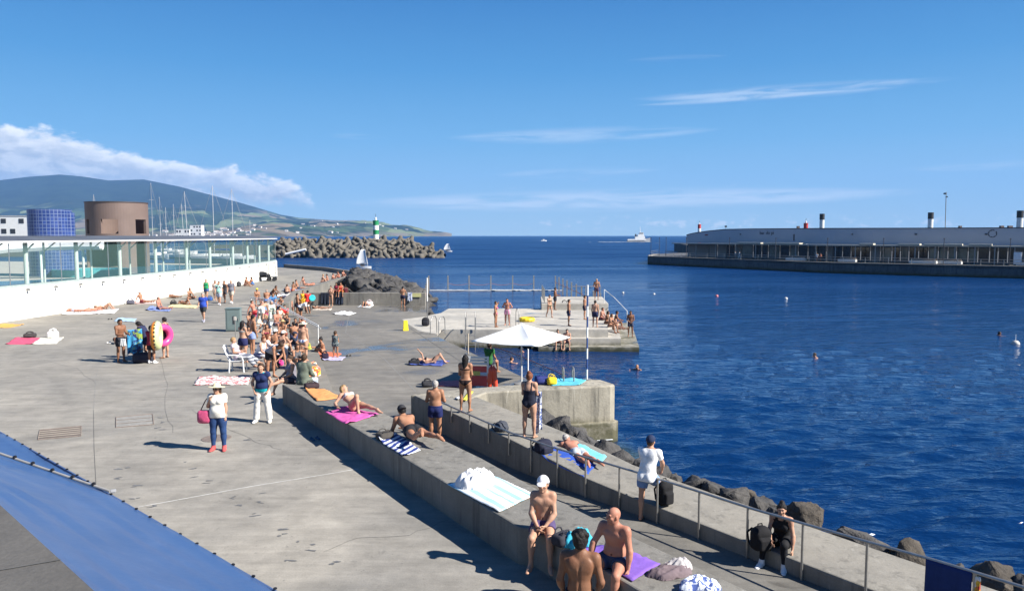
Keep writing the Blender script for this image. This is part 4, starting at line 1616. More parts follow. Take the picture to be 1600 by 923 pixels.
cn = empty('canopy', (-30, 60, PL))
O = Vector((-30, 60, PL))
front = offset(WP, .02)
back = offset(WP, 2.8)
rf = MB()
for i in range(len(front) - 1):
    a, b, c, d = front[i], front[i + 1], back[i + 1], back[i]
    vs = [(a.x, a.y, 6.70), (b.x, b.y, 6.70), (c.x, c.y, 6.98), (d.x, d.y, 6.98), (a.x, a.y, 6.62), (b.x, b.y, 6.62), (c.x, c.y, 6.90), (d.x, d.y, 6.90)]
    rf.add([Vector(v) - O for v in vs], [(0, 1, 2, 3), (7, 6, 5, 4), (0, 4, 5, 1), (2, 6, 7, 3), (3, 7, 4, 0), (1, 5, 6, 2)])
rf.build('roof', mat('canopy sheet', (.085, .095, .115), rough=.7, var=.2, scale=.4, spec=.15), cn)
fb = MB().wall(offset(WP, -.10), .10, 6.57, 6.665, 1)
fb.v = [v - O for v in fb.v]
fb.build('front_beam', mat('pale beam', (.68, .68, .66), rough=.5, var=.05), cn)
line_a, line_b = offset(WP, .85), offset(WP, 2.3)
for k in range(15):
    yy = 33 + k * 5.0
    pa = hit(800 + FPX * 0, [(0, 0), (1, 1)]) if False else None
    for P_, thick in ((line_a, True), (line_b, False)):
        cand = min(P_, key=lambda q: abs(q.y - yy + (0 if thick else 1.6)))
        if cand.y > 96:
            continue
        r = .135 if thick else .07
        MB().tube([(cand.x - O.x, cand.y - O.y, 3.3 - O.z), (cand.x - O.x, cand.y - O.y, 6.64 - O.z)], r, 10).build('post', steel_w, cn)
        if not thick:
            z0 = 5.9 - O.z
            x, y = cand.x - O.x, cand.y - O.y
            MB().tube([(x, y, z0), (x + .5, y + .75, z0 + .75)], .045, 6).tube([(x, y, z0), (x + .5, y - .75, z0 + .75)], .045, 6).build('bracket', steel_w, cn)
        else:
            x, y = cand.x - O.x, cand.y - O.y
            MB().tube([(x, y, 6.0 - O.z), (x + .55, y, 6.5 - O.z)], .05, 6).build('bracket', steel_w, cn)
tag(cn, 'thin grey canopy roof on pale green steel posts round the pool', 'canopy')
for k, (x, y) in enumerate([(42, 448), (86, 445), (125, 441), (160, 437), (193, 433), (222, 431.5), (249, 429), (272, 427), (297, 423.5), (316, 421), (337, 419), (355, 417.5), (374, 415), (389, 414), (403, 412.5), (416, 411), (428, 409.5)]):
    p = hit(x, [tuple(q) for q in WP])
    q = aty(x, y, p.y)
    e = empty('wall_light', (p.x, p.y, min(q.z, WT - .14)))
    MB().box((.10, 0, 0), (.2, .10, .09), bev=.015).build('lamp_body', mat('grey lamp metal', (.16, .17, .17), rough=.5), e)
    MB().box((.20, 0, -.06), (.13, .17, .035)).build('shade', mat('grey lamp metal', (.16, .17, .17), rough=.5), e)
    tag(e, 'small grey light fitting in the row along the top of the white wall', 'wall light', 'lights along the white wall')

structure('pool_terrace', MB().prism([tuple(p) for p in offset(WP, .405)] + [(-95, 110), (-95, 26)], 1, 3.45), mat('terrace paving', (.36, .34, .30), rough=.85, var=.12, scale=.5, world=True))
pool_m = mat('pool water', (.02, .16, .27), rough=.06, var=.25, scale=.8, bump=.15, bscale=2.0, world=True)
structure('pool_water', MB().prism([(-33.5, 34), (-33.0, 62), (-36.4, 62.4), (-40, 58), (-56, 56), (-62, 36)], 3.3, 3.47), pool_m)
structure('pool_water', MB().prism([(-33.0, 71), (-32.4, 90), (-44, 92), (-44, 74)], 3.3, 3.472), pool_m)
kp = empty('wading_pool', (-37, 66.5, 3.45))
kp_m = mat('turquoise pool paint', (.07, .34, .36), rough=.5, var=.12, scale=.7)
r = MB()
n = 40
for k in range(n):
    a0, a1 = 2 * math.pi * k / n, 2 * math.pi * (k + 1) / n
    q = lambda a, rr, z: (3.2 * rr * math.cos(a), 2.6 * rr * math.sin(a), z)
    r.add([q(a0, 1, 0), q(a1, 1, 0), q(a1, 1, .62), q(a0, 1, .62), q(a1, .9, .62), q(a0, .9, .62), q(a1, .9, 0), q(a0, .9, 0)], [(0, 1, 2, 3), (3, 2, 4, 5), (5, 4, 6, 7)])
r.build('rim', kp_m, kp)
MB().lathe([(0, .35), (2.4, .35), (2.4, .38), (0, .38)], 32).build('water', pool_m, kp)
tag(kp, 'round turquoise paddling pool behind the glass screen', 'pool')


def tile_mat():
    m = bpy.data.materials.new('blue tiles')
    m.use_nodes = True
    t = NT(m.node_tree)
    bs = t.n['Principled BSDF']
    x, y, z = t.add('ShaderNodeSeparateXYZ', {0: t.add('ShaderNodeTexCoord').outputs['Object']}).outputs
    a = t.math('MULTIPLY', t.math('ARCTAN2', x, y), 1.75 / .30)
    fx = t.math('FRACT', a)
    fz = t.math('FRACT', t.math('DIVIDE', z, .30))
    g = t.math('MAXIMUM', t.math('LESS_THAN', fx, .16), t.math('LESS_THAN', fz, .16))
    fl = t.add('ShaderNodeTexWhiteNoise', {0: t.comb(t.math('FLOOR', a), t.math('FLOOR', t.math('DIVIDE', z, .30)))}, noise_dimensions='3D')
    c = t.mix(fl.outputs[0], (.012, .030, .135), (.025, .055, .21))
    t.put(bs.inputs['Base Color'], t.mix(g, c, (.13, .165, .27)))
    bs.inputs['Roughness'].default_value = .35
    return m


tile_m = tile_mat()
bt = empty('tiled_tower', (-40.8, 67, 3.45))
MB().lathe([(0, 0), (1.72, 0), (1.72, 5.82), (1.62, 5.82), (1.62, 5.6), (0, 5.6)], 48).build('drum', tile_m, bt, smooth=True)
mb = MB().lathe([(0, 0), (.62, 0), (.62, 5.55), (0, 5.55)], 24)
mb.v = [v + Vector((1.30, .35, 0)) for v in mb.v]
mb.build('stair_shaft', tile_m, bt)
tag(bt, 'blue tiled cylindrical tower with a white joint grid behind the canopy', 'tower')

brown_m = mat('brown cladding', (.150, .104, .088), rough=.7, var=.12, scale=.5, bump=.1, bscale=30)
tw = empty('round_tower', (-45, 86.5, 3.45))
R0, R1 = 3.22, 2.95
view = math.atan2(-86.5, 45)


def arc_shell(a0, a1, z0, z1, n):
    mb = MB()
    for k in range(n):
        b0, b1 = a0 + (a1 - a0) * k / n, a0 + (a1 - a0) * (k + 1) / n
        p = lambda a, r_, z: (r_ * math.cos(view + a), r_ * math.sin(view + a), z)
        mb.add([p(b0, R0, z0), p(b1, R0, z0), p(b1, R0, z1), p(b0, R0, z1), p(b0, R1, z0), p(b1, R1, z0), p(b1, R1, z1), p(b0, R1, z1)],
               [(0, 1, 2, 3), (5, 4, 7, 6), (3, 2, 6, 7), (4, 5, 1, 0)] + ([(4, 0, 3, 7)] if k == 0 else []) + ([(1, 5, 6, 2)] if k == n - 1 else []))
    return mb


mb = MB()
th = lambda s_: math.asin(max(-1, min(1, s_)))
bands = {'low': (0.0, 3.15), 'sill': (3.15, 3.75), 'win': (3.75, 5.35), 'top': (5.35, 7.2)}
opens = [(th(-.94), th(-.86)), (th(-.5), th(.02)), (th(.56), th(.9))]
low_open = [(th(-.97), th(.02)), (th(.56), th(.9))]
solid = MB()


def ring(z0, z1, gaps):
    cur = -math.pi
    for a, b in gaps + [(math.pi, math.pi)]:
        if a > cur + .01:
            s_ = arc_shell(cur, a, z0, z1, max(2, int((a - cur) / .09)))
            solid.add(s_.v, s_.f)
        cur = b


ring(bands['low'][0], bands['low'][1], low_open)
ring(bands['sill'][0] + .001, bands['sill'][1], [])
ring(bands['win'][0], bands['win'][1], opens)
ring(bands['top'][0] + .001, bands['top'][1], [])
solid.build('wall', brown_m, tw)
MB().lathe([(0, 3.2), (2.93, 3.2), (2.93, 3.3), (0, 3.3)], 32).build('floor_slab', brown_m, tw)
MB().lathe([(R1 - .02, 7.2), (R0 + .06, 7.2), (R0 + .06, 7.3), (R1 - .02, 7.3), (R1 - .02, 7.2)], 48, cap=False).build('coping', mat('dark coping', (.06, .045, .045), rough=.6), tw)
tag(tw, 'brown round tower with square openings behind the canopy', 'tower')

sl_m = mat('white slide plastic', (.70, .72, .72), rough=.35, var=.05)
sld = empty('water_slide', (-37, 52, 3.45))
sp_ = [Vector(p) - Vector((-37, 52, 3.45)) for p in ((-34.4, 63.4, 6.1), (-36.4, 63.1, 6.1), (-38.4, 62.6, 6.05), (-41, 61, 5.9), (-42.6, 58.6, 5.5), (-42.4, 55.5, 5.0), (-40.6, 53, 4.55), (-38.4, 52.4, 4.2))]
path = [sp_[min(int(k / 29 * 7), 6)].lerp(sp_[min(int(k / 29 * 7), 6) + 1], k / 29 * 7 - min(int(k / 29 * 7), 6)) for k in range(30)]
mb = MB()
prof = [(-.62, .55), (-.62, .0), (-.40, -.28), (.40, -.28), (.62, 0), (.62, .55), (.54, .55), (.54, .04), (.34, -.18), (-.34, -.18), (-.54, .04), (-.54, .55)]
rings = []
for i, p in enumerate(path):
    d = (path[min(i + 1, 29)] - path[max(i - 1, 0)])
    d.z = 0
    d.normalize()
    nn = Vector((-d.y, d.x, 0))
    rings.append([p + nn * a + Vector((0, 0, b)) for a, b in prof])
n = len(prof)
mb.add([v for r_ in rings for v in r_], [(i * n + k, i * n + (k + 1) % n, (i + 1) * n + (k + 1) % n, (i + 1) * n + k) for i in range(29) for k in range(n)])
mb.build('chute', sl_m, sld)
for k in (3, 9, 15, 21):
    p = path[k]
    MB().tube([(p.x, p.y, 0), (p.x, p.y, p.z - .2)], .1, 8).build('support', steel_w, sld)
tag(sld, 'white water slide chute curving behind the glass at the left edge', 'water slide')

# ------------------------------------------------------------------ breakwater of tetrapods
bwc_m = mat('breakwater core', (.07, .07, .068), rough=.95, var=.3, scale=.4, bump=.5, bscale=1.5)
XB = lambda px, Y=246: (px - 800) / FPX * Y
core = MB()
xs_ = np.linspace(XB(330), XB(692), 24)
for a, b in zip(xs_[:-1], xs_[1:]):
    f = lambda x: min(1.0, (XB(706) - x) / 20.0) ** .7
    ha, hb = 3.9 * f(a), 3.9 * f(b)
    core.add([(a, 239, -1.5), (b, 239, -1.5), (b, 246, hb), (a, 246, ha), (a, 256, ha), (b, 256, hb), (a, 263, -1.5), (b, 263, -1.5)], [(0, 1, 2, 3), (3, 2, 5, 4), (4, 5, 7, 6)])
structure('breakwater', core, bwc_m)
E3 = np.eye(3)
legs4 = [np.array((0, 0, 1.0)), np.array((.943, 0, -.333)), np.array((-.471, .816, -.333)), np.array((-.471, -.816, -.333))]
tet_m = mat('tetrapod concrete', (.085, .076, .064), rough=.92, var=.3, scale=.5, bump=.4, bscale=3, col2=(.15, .135, .11))
tet = blob('tetrapod', [('cone', (0, 0, 0), tuple(d * 1.50), .90, .62, .22) for d in legs4], .14, tet_m)
tag(tet, 'weathered concrete tetrapod heaped with the others on the breakwater', 'tetrapod', 'concrete tetrapods on the breakwater')
rsT = random.Random(21)
first = True
xrow = np.arange(XB(436), XB(700), 2.15)
for row, (y0, z0) in enumerate([(238.6, .15), (240.6, 1.4), (242.8, 2.7), (245.3, 3.9), (248.2, 4.7)]):
    for x in xrow:
        xx = x + (row % 2) * 1.1 + rsT.uniform(-.45, .45)
        endf = (XB(704) - xx)
        if endf < row * 3.6 - 1.0 + rsT.uniform(-1, 1):
            continue
        o = tet if first else tet.copy()
        if not first:
            COL.objects.link(o)
        first = False
        s_ = rsT.uniform(.88, 1.12)
        o.location = (xx, y0 + rsT.uniform(-.7, .7), z0 + rsT.uniform(-.3, .45))
        o.rotation_euler = (rsT.uniform(0, 6.28), rsT.uniform(0, 6.28), rsT.uniform(0, 6.28))
        o.scale = (s_, s_, s_)
green_m = mat('beacon green', (.01, .22, .075), rough=.5, var=.06)
bw_m = mat('beacon white', (.78, .78, .76), rough=.5, var=.04)
red_m = mat('beacon red', (.45, .035, .03), rough=.5, var=.06)


def beacon(loc, r, h, bands, label, cap):
    e = empty('beacon_tower', loc)
    n = len(bands)
    for k, m_ in enumerate(bands):
        MB().lathe([(0, h * k / n), (r, h * k / n), (r, h * (k + 1) / n - .002), (0, h * (k + 1) / n - .002)], 24).build('band', m_, e)
    MB().lathe([(0, h), (r * 1.15, h), (r * 1.15, h + .12), (0, h + .12)], 24).build('gallery', cap, e)
    MB().lathe([(0, h + .12), (r * .36, h + .12), (r * .36, h + r * 1.1), (0, h + r * 1.3)], 12).build('lantern', bw_m, e)
    MB().tube([(0, 0, h + r), (0, 0, h + r * 2.4)], .06, 6).build('mast', dark_win, e)
    tag(e, label, 'lighthouse')


q = aty(587.5, 370.5, 250)
beacon((q.x, 250, q.z - .6), .93, aty(0, 345, 250).z - q.z + .6, [bw_m, green_m, bw_m, green_m], 'green and white banded beacon tower on the tetrapod breakwater', green_m)
q = aty(1092.5, 367, 330)
beacon((q.x, 330, 3.5), .68, aty(0, 351, 330).z - 3.5, [red_m, bw_m, red_m, bw_m, red_m], 'slim red and white beacon at the left tip of the low white building', red_m)
q = aty(1259, 358, 260)
beacon((q.x, 260, 3.5), .72, aty(0, 349, 260).z - 3.5, [bw_m, red_m, bw_m, red_m], 'squat red and white beacon behind the roof beside the first white chimney', red_m)
structure('outer_mole', MB().prism([(60, 250), (240, 240), (240, 360), (75, 350)], -2, 3.6), bwc_m)
bm_ = MB().tube([tuple(aty(446, 397, 222)), tuple(aty(478, 389.5, 222))], .32, 8).build('gangway_boom', bw_m, loc=tuple(aty(446, 397, 222)))
tag(bm_, 'pale gangway boom sloping against the tetrapods near the glass screen', 'boom')

# ------------------------------------------------------------------ pier on the right with the long low building
QE = [(39.5, 209), (35.2, 195), (33.2, 185), (44, 166.5), (59.7, 141), (71.5, 131.5), (83.4, 123), (104, 108)]
deckp = MB().prism(QE + [(230, 150), (170, 260), (62, 236), (46, 218)], -2, 1.93)
quay_m = concrete('quay concrete', (.12, .122, .128), stain=.4, streak=.7, bump=.3, waterline=.5)
structure('pier_quay', deckp, quay_m)
kb = MB().wall(resample(QE, 4), 1.1, 1.5, 2.02, 1)
structure('pier_kerb', kb, mat('pier edge', (.26, .235, .20), rough=.85, var=.15, scale=.6))
bd = empty('pier_building', (75, 140, 2.0))
O = Vector((75, 140, 2.0))
SP = [tuple(p) for p in offset(resample(QE, 2.0), 7.0)]
CP = [tuple(p) for p in offset(resample(QE, 2.0), 3.6)]


def loc_of(px, path):
    return hit(px, path)


fas_m = mat('blue grey fascia', (.36, .385, .43), rough=.6, var=.04, scale=.3)
TOP = [(1071, 367.6), (1078, 365.5), (1090, 363.4), (1106, 361.2), (1132, 358.8), (1170, 358.2), (1220, 357.8), (1300, 357.4), (1420, 357.2), (1600, 356.6), (1680, 356.4)]
mb = MB()
cols = []
for px in [1071, 1074, 1078, 1084, 1090, 1098, 1106, 1118, 1132, 1150, 1170, 1195, 1220, 1260, 1300, 1360, 1420, 1480, 1540, 1600, 1660]:
    p = hit(px, SP)
    y_ = np.interp(px, [a for a, b in TOP], [b for a, b in TOP])
    zt = aty(px, y_, p.y).z
    cols.append((p, zt))
zb = 5.3
for (p, z1), (q, z2) in zip(cols[:-1], cols[1:]):
    d = (q - p).normalized()
    nn = Vector((d.y, -d.x)) * -.5
    vs = [(p.x, p.y, zb), (q.x, q.y, zb), (q.x, q.y, z2), (p.x, p.y, z1), (p.x + nn.x, p.y + nn.y, zb), (q.x + nn.x, q.y + nn.y, zb), (q.x + nn.x, q.y + nn.y, z2), (p.x + nn.x, p.y + nn.y, z1)]
    mb.add([Vector(v) - O for v in vs], [(0, 1, 2, 3), (5, 4, 7, 6), (3, 2, 6, 7), (4, 5, 1, 0)])
a, z1 = cols[0]
d = (cols[1][0] - a).normalized()
nn = Vector((d.y, -d.x)) * -.5
mb.add([Vector(v) - O for v in [(a.x, a.y, zb), (a.x, a.y, z1), (a.x + nn.x, a.y + nn.y, z1), (a.x + nn.x, a.y + nn.y, zb)]], [(0, 1, 2, 3)])
mb.build('fascia', fas_m, bd)
mb = MB()                                                        # dark coping and roof
for (p, z1), (q, z2) in zip(cols[:-1], cols[1:]):
    d = (q - p).normalized()
    nn = Vector((-d.y, d.x))
    a0, b0 = p - nn * .08, q - nn * .08
    a1, b1 = p + nn * 14, q + nn * 14
    vs = [(a0.x, a0.y, z1 + .003), (b0.x, b0.y, z2 + .003), (b1.x, b1.y, z2 - .15), (a1.x, a1.y, z1 - .15), (a0.x, a0.y, z1 + .16), (b0.x, b0.y, z2 + .16), (b1.x, b1.y, z2 - .05), (a1.x, a1.y, z1 - .05)]
    mb.add([Vector(v) - O for v in vs], [(3, 2, 1, 0), (4, 5, 6, 7), (0, 1, 5, 4)])
mb.build('roof', mat('dark roof edge', (.045, .05, .065), rough=.6), bd)
ca = hit(1048, CP)
cpath = [p for p in CP if p[1] < ca.y + 1]
cpts = [tuple(ca)] + cpath[1:]
mb = MB().wall(cpts, 4.2, 5.02, 5.26, 1)
mb.v = [v - O for v in mb.v]
mb.build('canopy', mat('canopy edge', (.34, .33, .29), rough=.6, var=.1, scale=.5), bd)
aw_m = mat('cream awning', (.46, .43, .35), rough=.8, var=.05)
for a, b in ((1150, 1188), (1192, 1248), (1340, 1362), (1400, 1434), (1440, 1500), (1510, 1546), (1595, 1640)):
    pth = [tuple(hit(a, CP)), tuple(hit((a + b) / 2, CP)), tuple(hit(b, CP))]
    mb = MB().wall(offset(pth, -.35), 1.7, 5.27, 5.55, 1)
    mb.v = [v - O for v in mb.v]
    mb.build('awning', aw_m, bd)
gl_m = mat('dark shop glass', (.018, .024, .032), rough=.08, var=.4, scale=.3)
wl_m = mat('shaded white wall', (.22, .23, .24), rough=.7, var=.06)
warm_m = mat('reflective shop window', (.17, .20, .19), rough=.12, var=.35, scale=.4)
base = offset(SP, .6)
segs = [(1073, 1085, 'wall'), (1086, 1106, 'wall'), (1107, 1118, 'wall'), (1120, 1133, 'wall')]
x = 1134
rsB = random.Random(4)
while x < 1640:
    w = rsB.choice((9, 12, 14, 17))
    segs.append((x, x + w, rsB.choice(('glass', 'glass', 'glass', 'warm', 'warm', 'wall'))))
    x += w + 1.2
bpath = [tuple(p) for p in base]
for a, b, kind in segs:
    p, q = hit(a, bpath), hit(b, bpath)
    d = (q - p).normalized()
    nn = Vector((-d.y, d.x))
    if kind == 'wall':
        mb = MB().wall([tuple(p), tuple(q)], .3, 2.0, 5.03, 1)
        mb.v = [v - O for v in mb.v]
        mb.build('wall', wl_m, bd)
    else:
        mb = MB().wall([tuple(p), tuple(q)], .12, 2.0, 2.55, 1).wall([tuple(p), tuple(q)], .12, 4.75, 5.02, 1)
        mb.wall([tuple(p), tuple(p + d * .12)], .12, 2.55, 4.75, 1).wall([tuple(q - d * .12), tuple(q)], .12, 2.55, 4.75, 1)
        mb.v = [v - O for v in mb.v]
        fr = mb.build('window', mat('window frame', (.12, .125, .135), rough=.5), bd)
        p2, q2 = p + nn * .06 + d * .12, q + nn * .06 - d * .12
        mb = MB().wall([tuple(p2), tuple(q2)], .03, 2.55, 4.75, 1)
        mb.v = [v - O for v in mb.v]
        mb.build('pane', gl_m if kind == 'glass' else warm_m, fr)
for px in range(1086, 1640, 31):
    p = hit(px, [tuple(v) for v in offset(CP, .5)])
    MB().tube([tuple(Vector((p.x, p.y, 2.0)) - O), tuple(Vector((p.x, p.y, 5.04)) - O)], .10, 8).build('column', mat('white column', (.30, .30, .30), rough=.5), bd)
for px, y0, y1, r in ((1284, 334, 357, .46), (1453.5, 332, 357, .46), (1593, 329, 357, .5)):
    Y = hit(px, SP).y + 4
    b = aty(px, y1, Y)
    tp = aty(px, y0, Y)
    bk = b.z + (tp.z - b.z) * .60
    mb = MB().lathe([(0, -0.8), (r, -0.8), (r, bk - b.z), (0, bk - b.z)], 20)
    mb.v = [v + b - O for v in mb.v]
    c_ = mb.build('chimney', mat('white flue', (.70, .70, .68), rough=.4), bd)
    mb = MB().lathe([(0, bk - b.z), (r * 1.08, bk - b.z), (r * 1.08, tp.z - b.z), (0, tp.z - b.z)], 20)
    mb.v = [v + b - O for v in mb.v]
    mb.build('cap', mat('black flue cap', (.03, .032, .036), rough=.5), c_)
# lettering, ring emblem and small lamps on the fascia


def on_fascia(px, py, out=.03):
    p = hit(px, SP)
    q = hit(px + 4, SP)
    d = (q - p).normalized()
    nn = Vector((d.y, -d.x))
    w = aty(px, py, p.y)
    return Vector((p.x + nn.x * out, p.y + nn.y * out, w.z)), d


def text_mesh(name, body, size, mt, parent, pos, d, ext=.02, origin=O):
    cu = bpy.data.curves.new(name, 'FONT')
    cu.body = body
    cu.size = size
    cu.extrude = ext
    cu.align_x = 'CENTER'
    tmp = bpy.data.objects.new(name, cu)
    COL.objects.link(tmp)
    dg = bpy.context.evaluated_depsgraph_get()
    me = bpy.data.meshes.new_from_object(tmp.evaluated_get(dg))
    bpy.data.objects.remove(tmp)
    R = Matrix(((d[0], 0, d[1]), (d[1], 0, -d[0]), (0, 1, 0)))
    for v in me.vertices:
        v.co = R @ v.co + (Vector(pos) - origin)
    me.materials.clear()
    me.materials.append(mt)
    o = bpy.data.objects.new(name, me)
    COL.objects.link(o)
    o.parent = parent
    return o


sign_m = mat('sign letters', (.035, .04, .055), rough=.5)
p, d = on_fascia(1195.5, 366.2)
text_mesh('sign_lettering', 'bar do pi', 1.05, sign_m, bd, p, (d.x, d.y))
p, d = on_fascia(1546, 365)
mb = MB()
for k in range(28):
    a0, a1 = 2 * math.pi * k / 28, 2 * math.pi * (k + 1) / 28
    if k in (3, 4):
        continue
    wv = .13 + .05 * math.sin(k * 1.7)
    f = lambda a, r_: Vector((p.x - O.x + d.x * r_ * math.cos(a), p.y - O.y + d.y * r_ * math.cos(a), p.z - O.z + r_ * math.sin(a)))
    o_ = Vector((d.y, -d.x, 0)) * .03
    q = [f(a0, .68 - wv), f(a1, .68 - wv), f(a1, .68), f(a0, .68)]
    mb.add(q + [v + o_ for v in q], [(4, 5, 6, 7), (0, 3, 2, 1), (0, 1, 5, 4), (2, 3, 7, 6)])
mb.build('ring_emblem', sign_m, bd)
for px, py in ((1155, 366), (1328, 366), (1427, 366), (1536, 366)):
    p, d = on_fascia(px, py, .08)
    MB().box(tuple(p - O), (.32, .25, .22)).build('lamp', sign_m, bd)
p, d = on_fascia(1102, 367)
MB().box(tuple(p - O), (.9, .06, .32), rz=math.atan2(d.y, d.x)).build('red_mark', mat('dull red mark', (.22, .05, .06), rough=.6), bd)
p, d = on_fascia(1238, 371)
MB().box(tuple(p - O), (.25, .08, 1.35), rz=math.atan2(d.y, d.x)).build('slot', sign_m, bd)
for px, w_ in ((1565, .6), (1578, .7), (1500, .4), (1247, .5)):
    Y = hit(px, SP).y + 3
    b = aty(px, 356.6, Y)
    MB().box((b.x - O.x, b.y - O.y, b.z - O.z + .15), (w_, .5, .6)).build('roof_vent', mat('roof vent', (.14, .10, .09), rough=.6), bd)
tag(bd, 'long low blue-grey building with a canopy, dark windows and white chimneys on the right pier', 'building')
# lamp mast on the roof
Y = hit(1477, SP).y + 6
b, tp = aty(1477, 357, Y), aty(1478.5, 300, Y)
e = empty('camera_mast', tuple(b))
MB().tube([(0, 0, -.6), (tp.x - b.x, 0, tp.z - b.z)], .07, 6).build('pole', steel, e)
MB().box((-.35, 0, tp.z - b.z - .3), (.45, .3, .3), bev=.05).build('camera', dark_win, e)
MB().tube([(0, 0, tp.z - b.z - .25), (-.3, 0, tp.z - b.z - .25)], .04, 5).build('arm', steel, e)
MB().box((0, 0, tp.z - b.z - .9), (.3, .25, .2)).build('junction_box', dark_win, e)
tag(e, 'tall thin mast with a small camera on the roof of the low pier building', 'mast')
q = aty(1134, 358, hit(1134, SP).y + 3)
e = empty('roof_sign', tuple(q))
MB().tube([(0, 0, -.4), (0, 0, .45)], .04, 5).build('pole', steel, e)
MB().box((0, 0, .62), (.5, .08, .38)).build('board', dark_win, e)
tag(e, 'small dark board on a pole above the left end of the fascia', 'sign')

# posts, railing, furniture on the pier
rail_path = [tuple(p) for p in offset(resample(QE, 2.0), .8)]
pole_m = mat('dark pole', (.05, .05, .055), rough=.5)
poles = [(1012.5, 371), (1029, 371), (1039.5, 371), (1071, 373), (1138, 370.5), (1210, 370.5), (1290.5, 371), (1377.5, 371), (1471.5, 371), (1574.5, 371)]
pp = None
for px, y1 in poles:
    p = hit(px, rail_path)
    z1 = aty(px, y1, p.y).z
    if pp is None:
        pp = empty('lamp_post', (0, 0, 2.0))
        MB().tube([(0, 0, 0), (0, 0, 4.4)], .055, 6).build('pole', pole_m, pp)
        MB().box((0, 0, 4.45), (.16, .16, .22)).build('lamp', pole_m, pp)
        tag(pp, 'thin dark lamp post, one of the row along the pier edge', 'lamp post', 'lamp posts along the right pier')
        o = pp
    else:
        o = copy_tree(pp)
    o.location = (p.x, p.y, 2.0)
rl = empty('pier_railing', (60, 140, 2.0))
O2 = Vector((60, 140, 2.0))
for zz in (1.0, .55):
    MB().tube([Vector((p[0], p[1], 2.0 + zz)) - O2 for p in rail_path], .035, 5).build('rail', steel, rl)
for k, px in enumerate(np.concatenate([np.arange(1015, 1075, 12), np.arange(1077, 1330, 26.5), np.arange(1350, 1640, 36)])):
    p = hit(float(px), rail_path)
    MB().tube([Vector((p.x, p.y, 2.0)) - O2, Vector((p.x, p.y, 3.05)) - O2], .045, 5).build('rail_post', steel, rl)
tag(rl, 'metal railing along the edge of the right pier', 'railing')
tb_m = mat('white table', (.62, .62, .60), rough=.5)
for px, w in ((1242, 4.2), (1322, 3.4), (1440, 4.6), (1480, 4.2), (1602, 3.0)):
    p = hit(px, [tuple(v) for v in offset(QE, 2.3)])
    e = empty('planter_bench', (p.x, p.y, 2.0), -.9)
    MB().box((0, 0, .35), (w, .7, .5), bev=.03).build('bench_body', tb_m, e)
    MB().box((0, .25, .75), (w * .9, .08, .35)).build('backrest', mat('wood slats', (.20, .15, .11), rough=.7), e)
    tag(e, 'white bench box in the row outside the windows of the pier building', 'bench', 'white benches on the right pier')
p = hit(1587, [tuple(v) for v in offset(QE, 2.6)])
e = empty('signboard', (p.x, p.y, 2.0), -.8)
MB().box((0, 0, 1.25), (1.15, .12, 2.0), bev=.02).build('panel', mat('white panel', (.62, .64, .66), rough=.5), e)
MB().box((0, 0, .12), (.9, .3, .24)).build('foot', pole_m, e)
tag(e, 'upright white signboard at the right end of the pier terrace', 'sign')

# ------------------------------------------------------------------ marina masts and boats
hull_m = mat('white hull', (.74, .74, .72), rough=.3, var=.03)
mast_m = mat('mast alloy', (.52, .52, .52), rough=.4, metal=.3, var=.05)


def yacht(px, ytop, Y, label, L=11.0, furled=None, back=0.0):
    b = aty(px, 300, Y)
    ht = aty(px, ytop, Y).z
    e = empty('sailing_boat', (b.x, Y, 0))
    V, F = [], []
    n = 12
    for i in range(n + 1):
        q = i / n
        x = -L / 2 + L * q
        wd = L * .15 * (math.sin(math.pi * min(1, q * .72 + .28)) ** .8) if q < 1 else .03
        sh = 1.15 + .35 * q * q
        V += [(x, -wd, sh), (x, -wd * .8, .3), (x, 0, -.4), (x, wd * .8, .3), (x, wd, sh)]
    for i in range(n):
        for k in range(4):
            a = i * 5 + k
            F.append((a, a + 5, a + 6, a + 1))
        F.append((i * 5, i * 5 + 4, i * 5 + 9, i * 5 + 5))
    F.append((0, 1, 2, 3, 4))
    link_mesh('hull', V, F, hull_m, e)
    MB().box((-.3, 0, 1.55), (L * .42, L * .16, .7), bev=.12).build('cabin', hull_m, e)
    MB().tube([(0, 0, 1.2), (-back, 0, ht)], .11, 6, r1=.07).build('mast', mast_m, e)
    MB().tube([(-.2, 0, 2.7), (-L * .42, 0, 2.8)], .09, 6).build('boom', mast_m, e)
    for f in (.55, .78):
        MB().tube([(-back * f, -.9, ht * f), (-back * f, .9, ht * f)], .035, 4).build('spreader', mast_m, e)
    st = mat('rigging', (.25, .25, .26), rough=.6)
    MB().tube([(L / 2, 0, 1.5), (-back, 0, ht - .3)], .03, 4).build('forestay', st, e)
    MB().tube([(-L / 2, 0, 1.2), (-back, 0, ht - .1)], .03, 4).build('backstay', st, e)
    if furled:
        MB().tube([(-.3, 0, 3.0), (-L * .41, 0, 3.05)], .28, 8, r1=.16).build('furled_sail', cloth_mat(furled), e)
    e.rotation_euler = (0, 0, random.uniform(-.4, .4))
    tag(e, label, 'sailing boat')


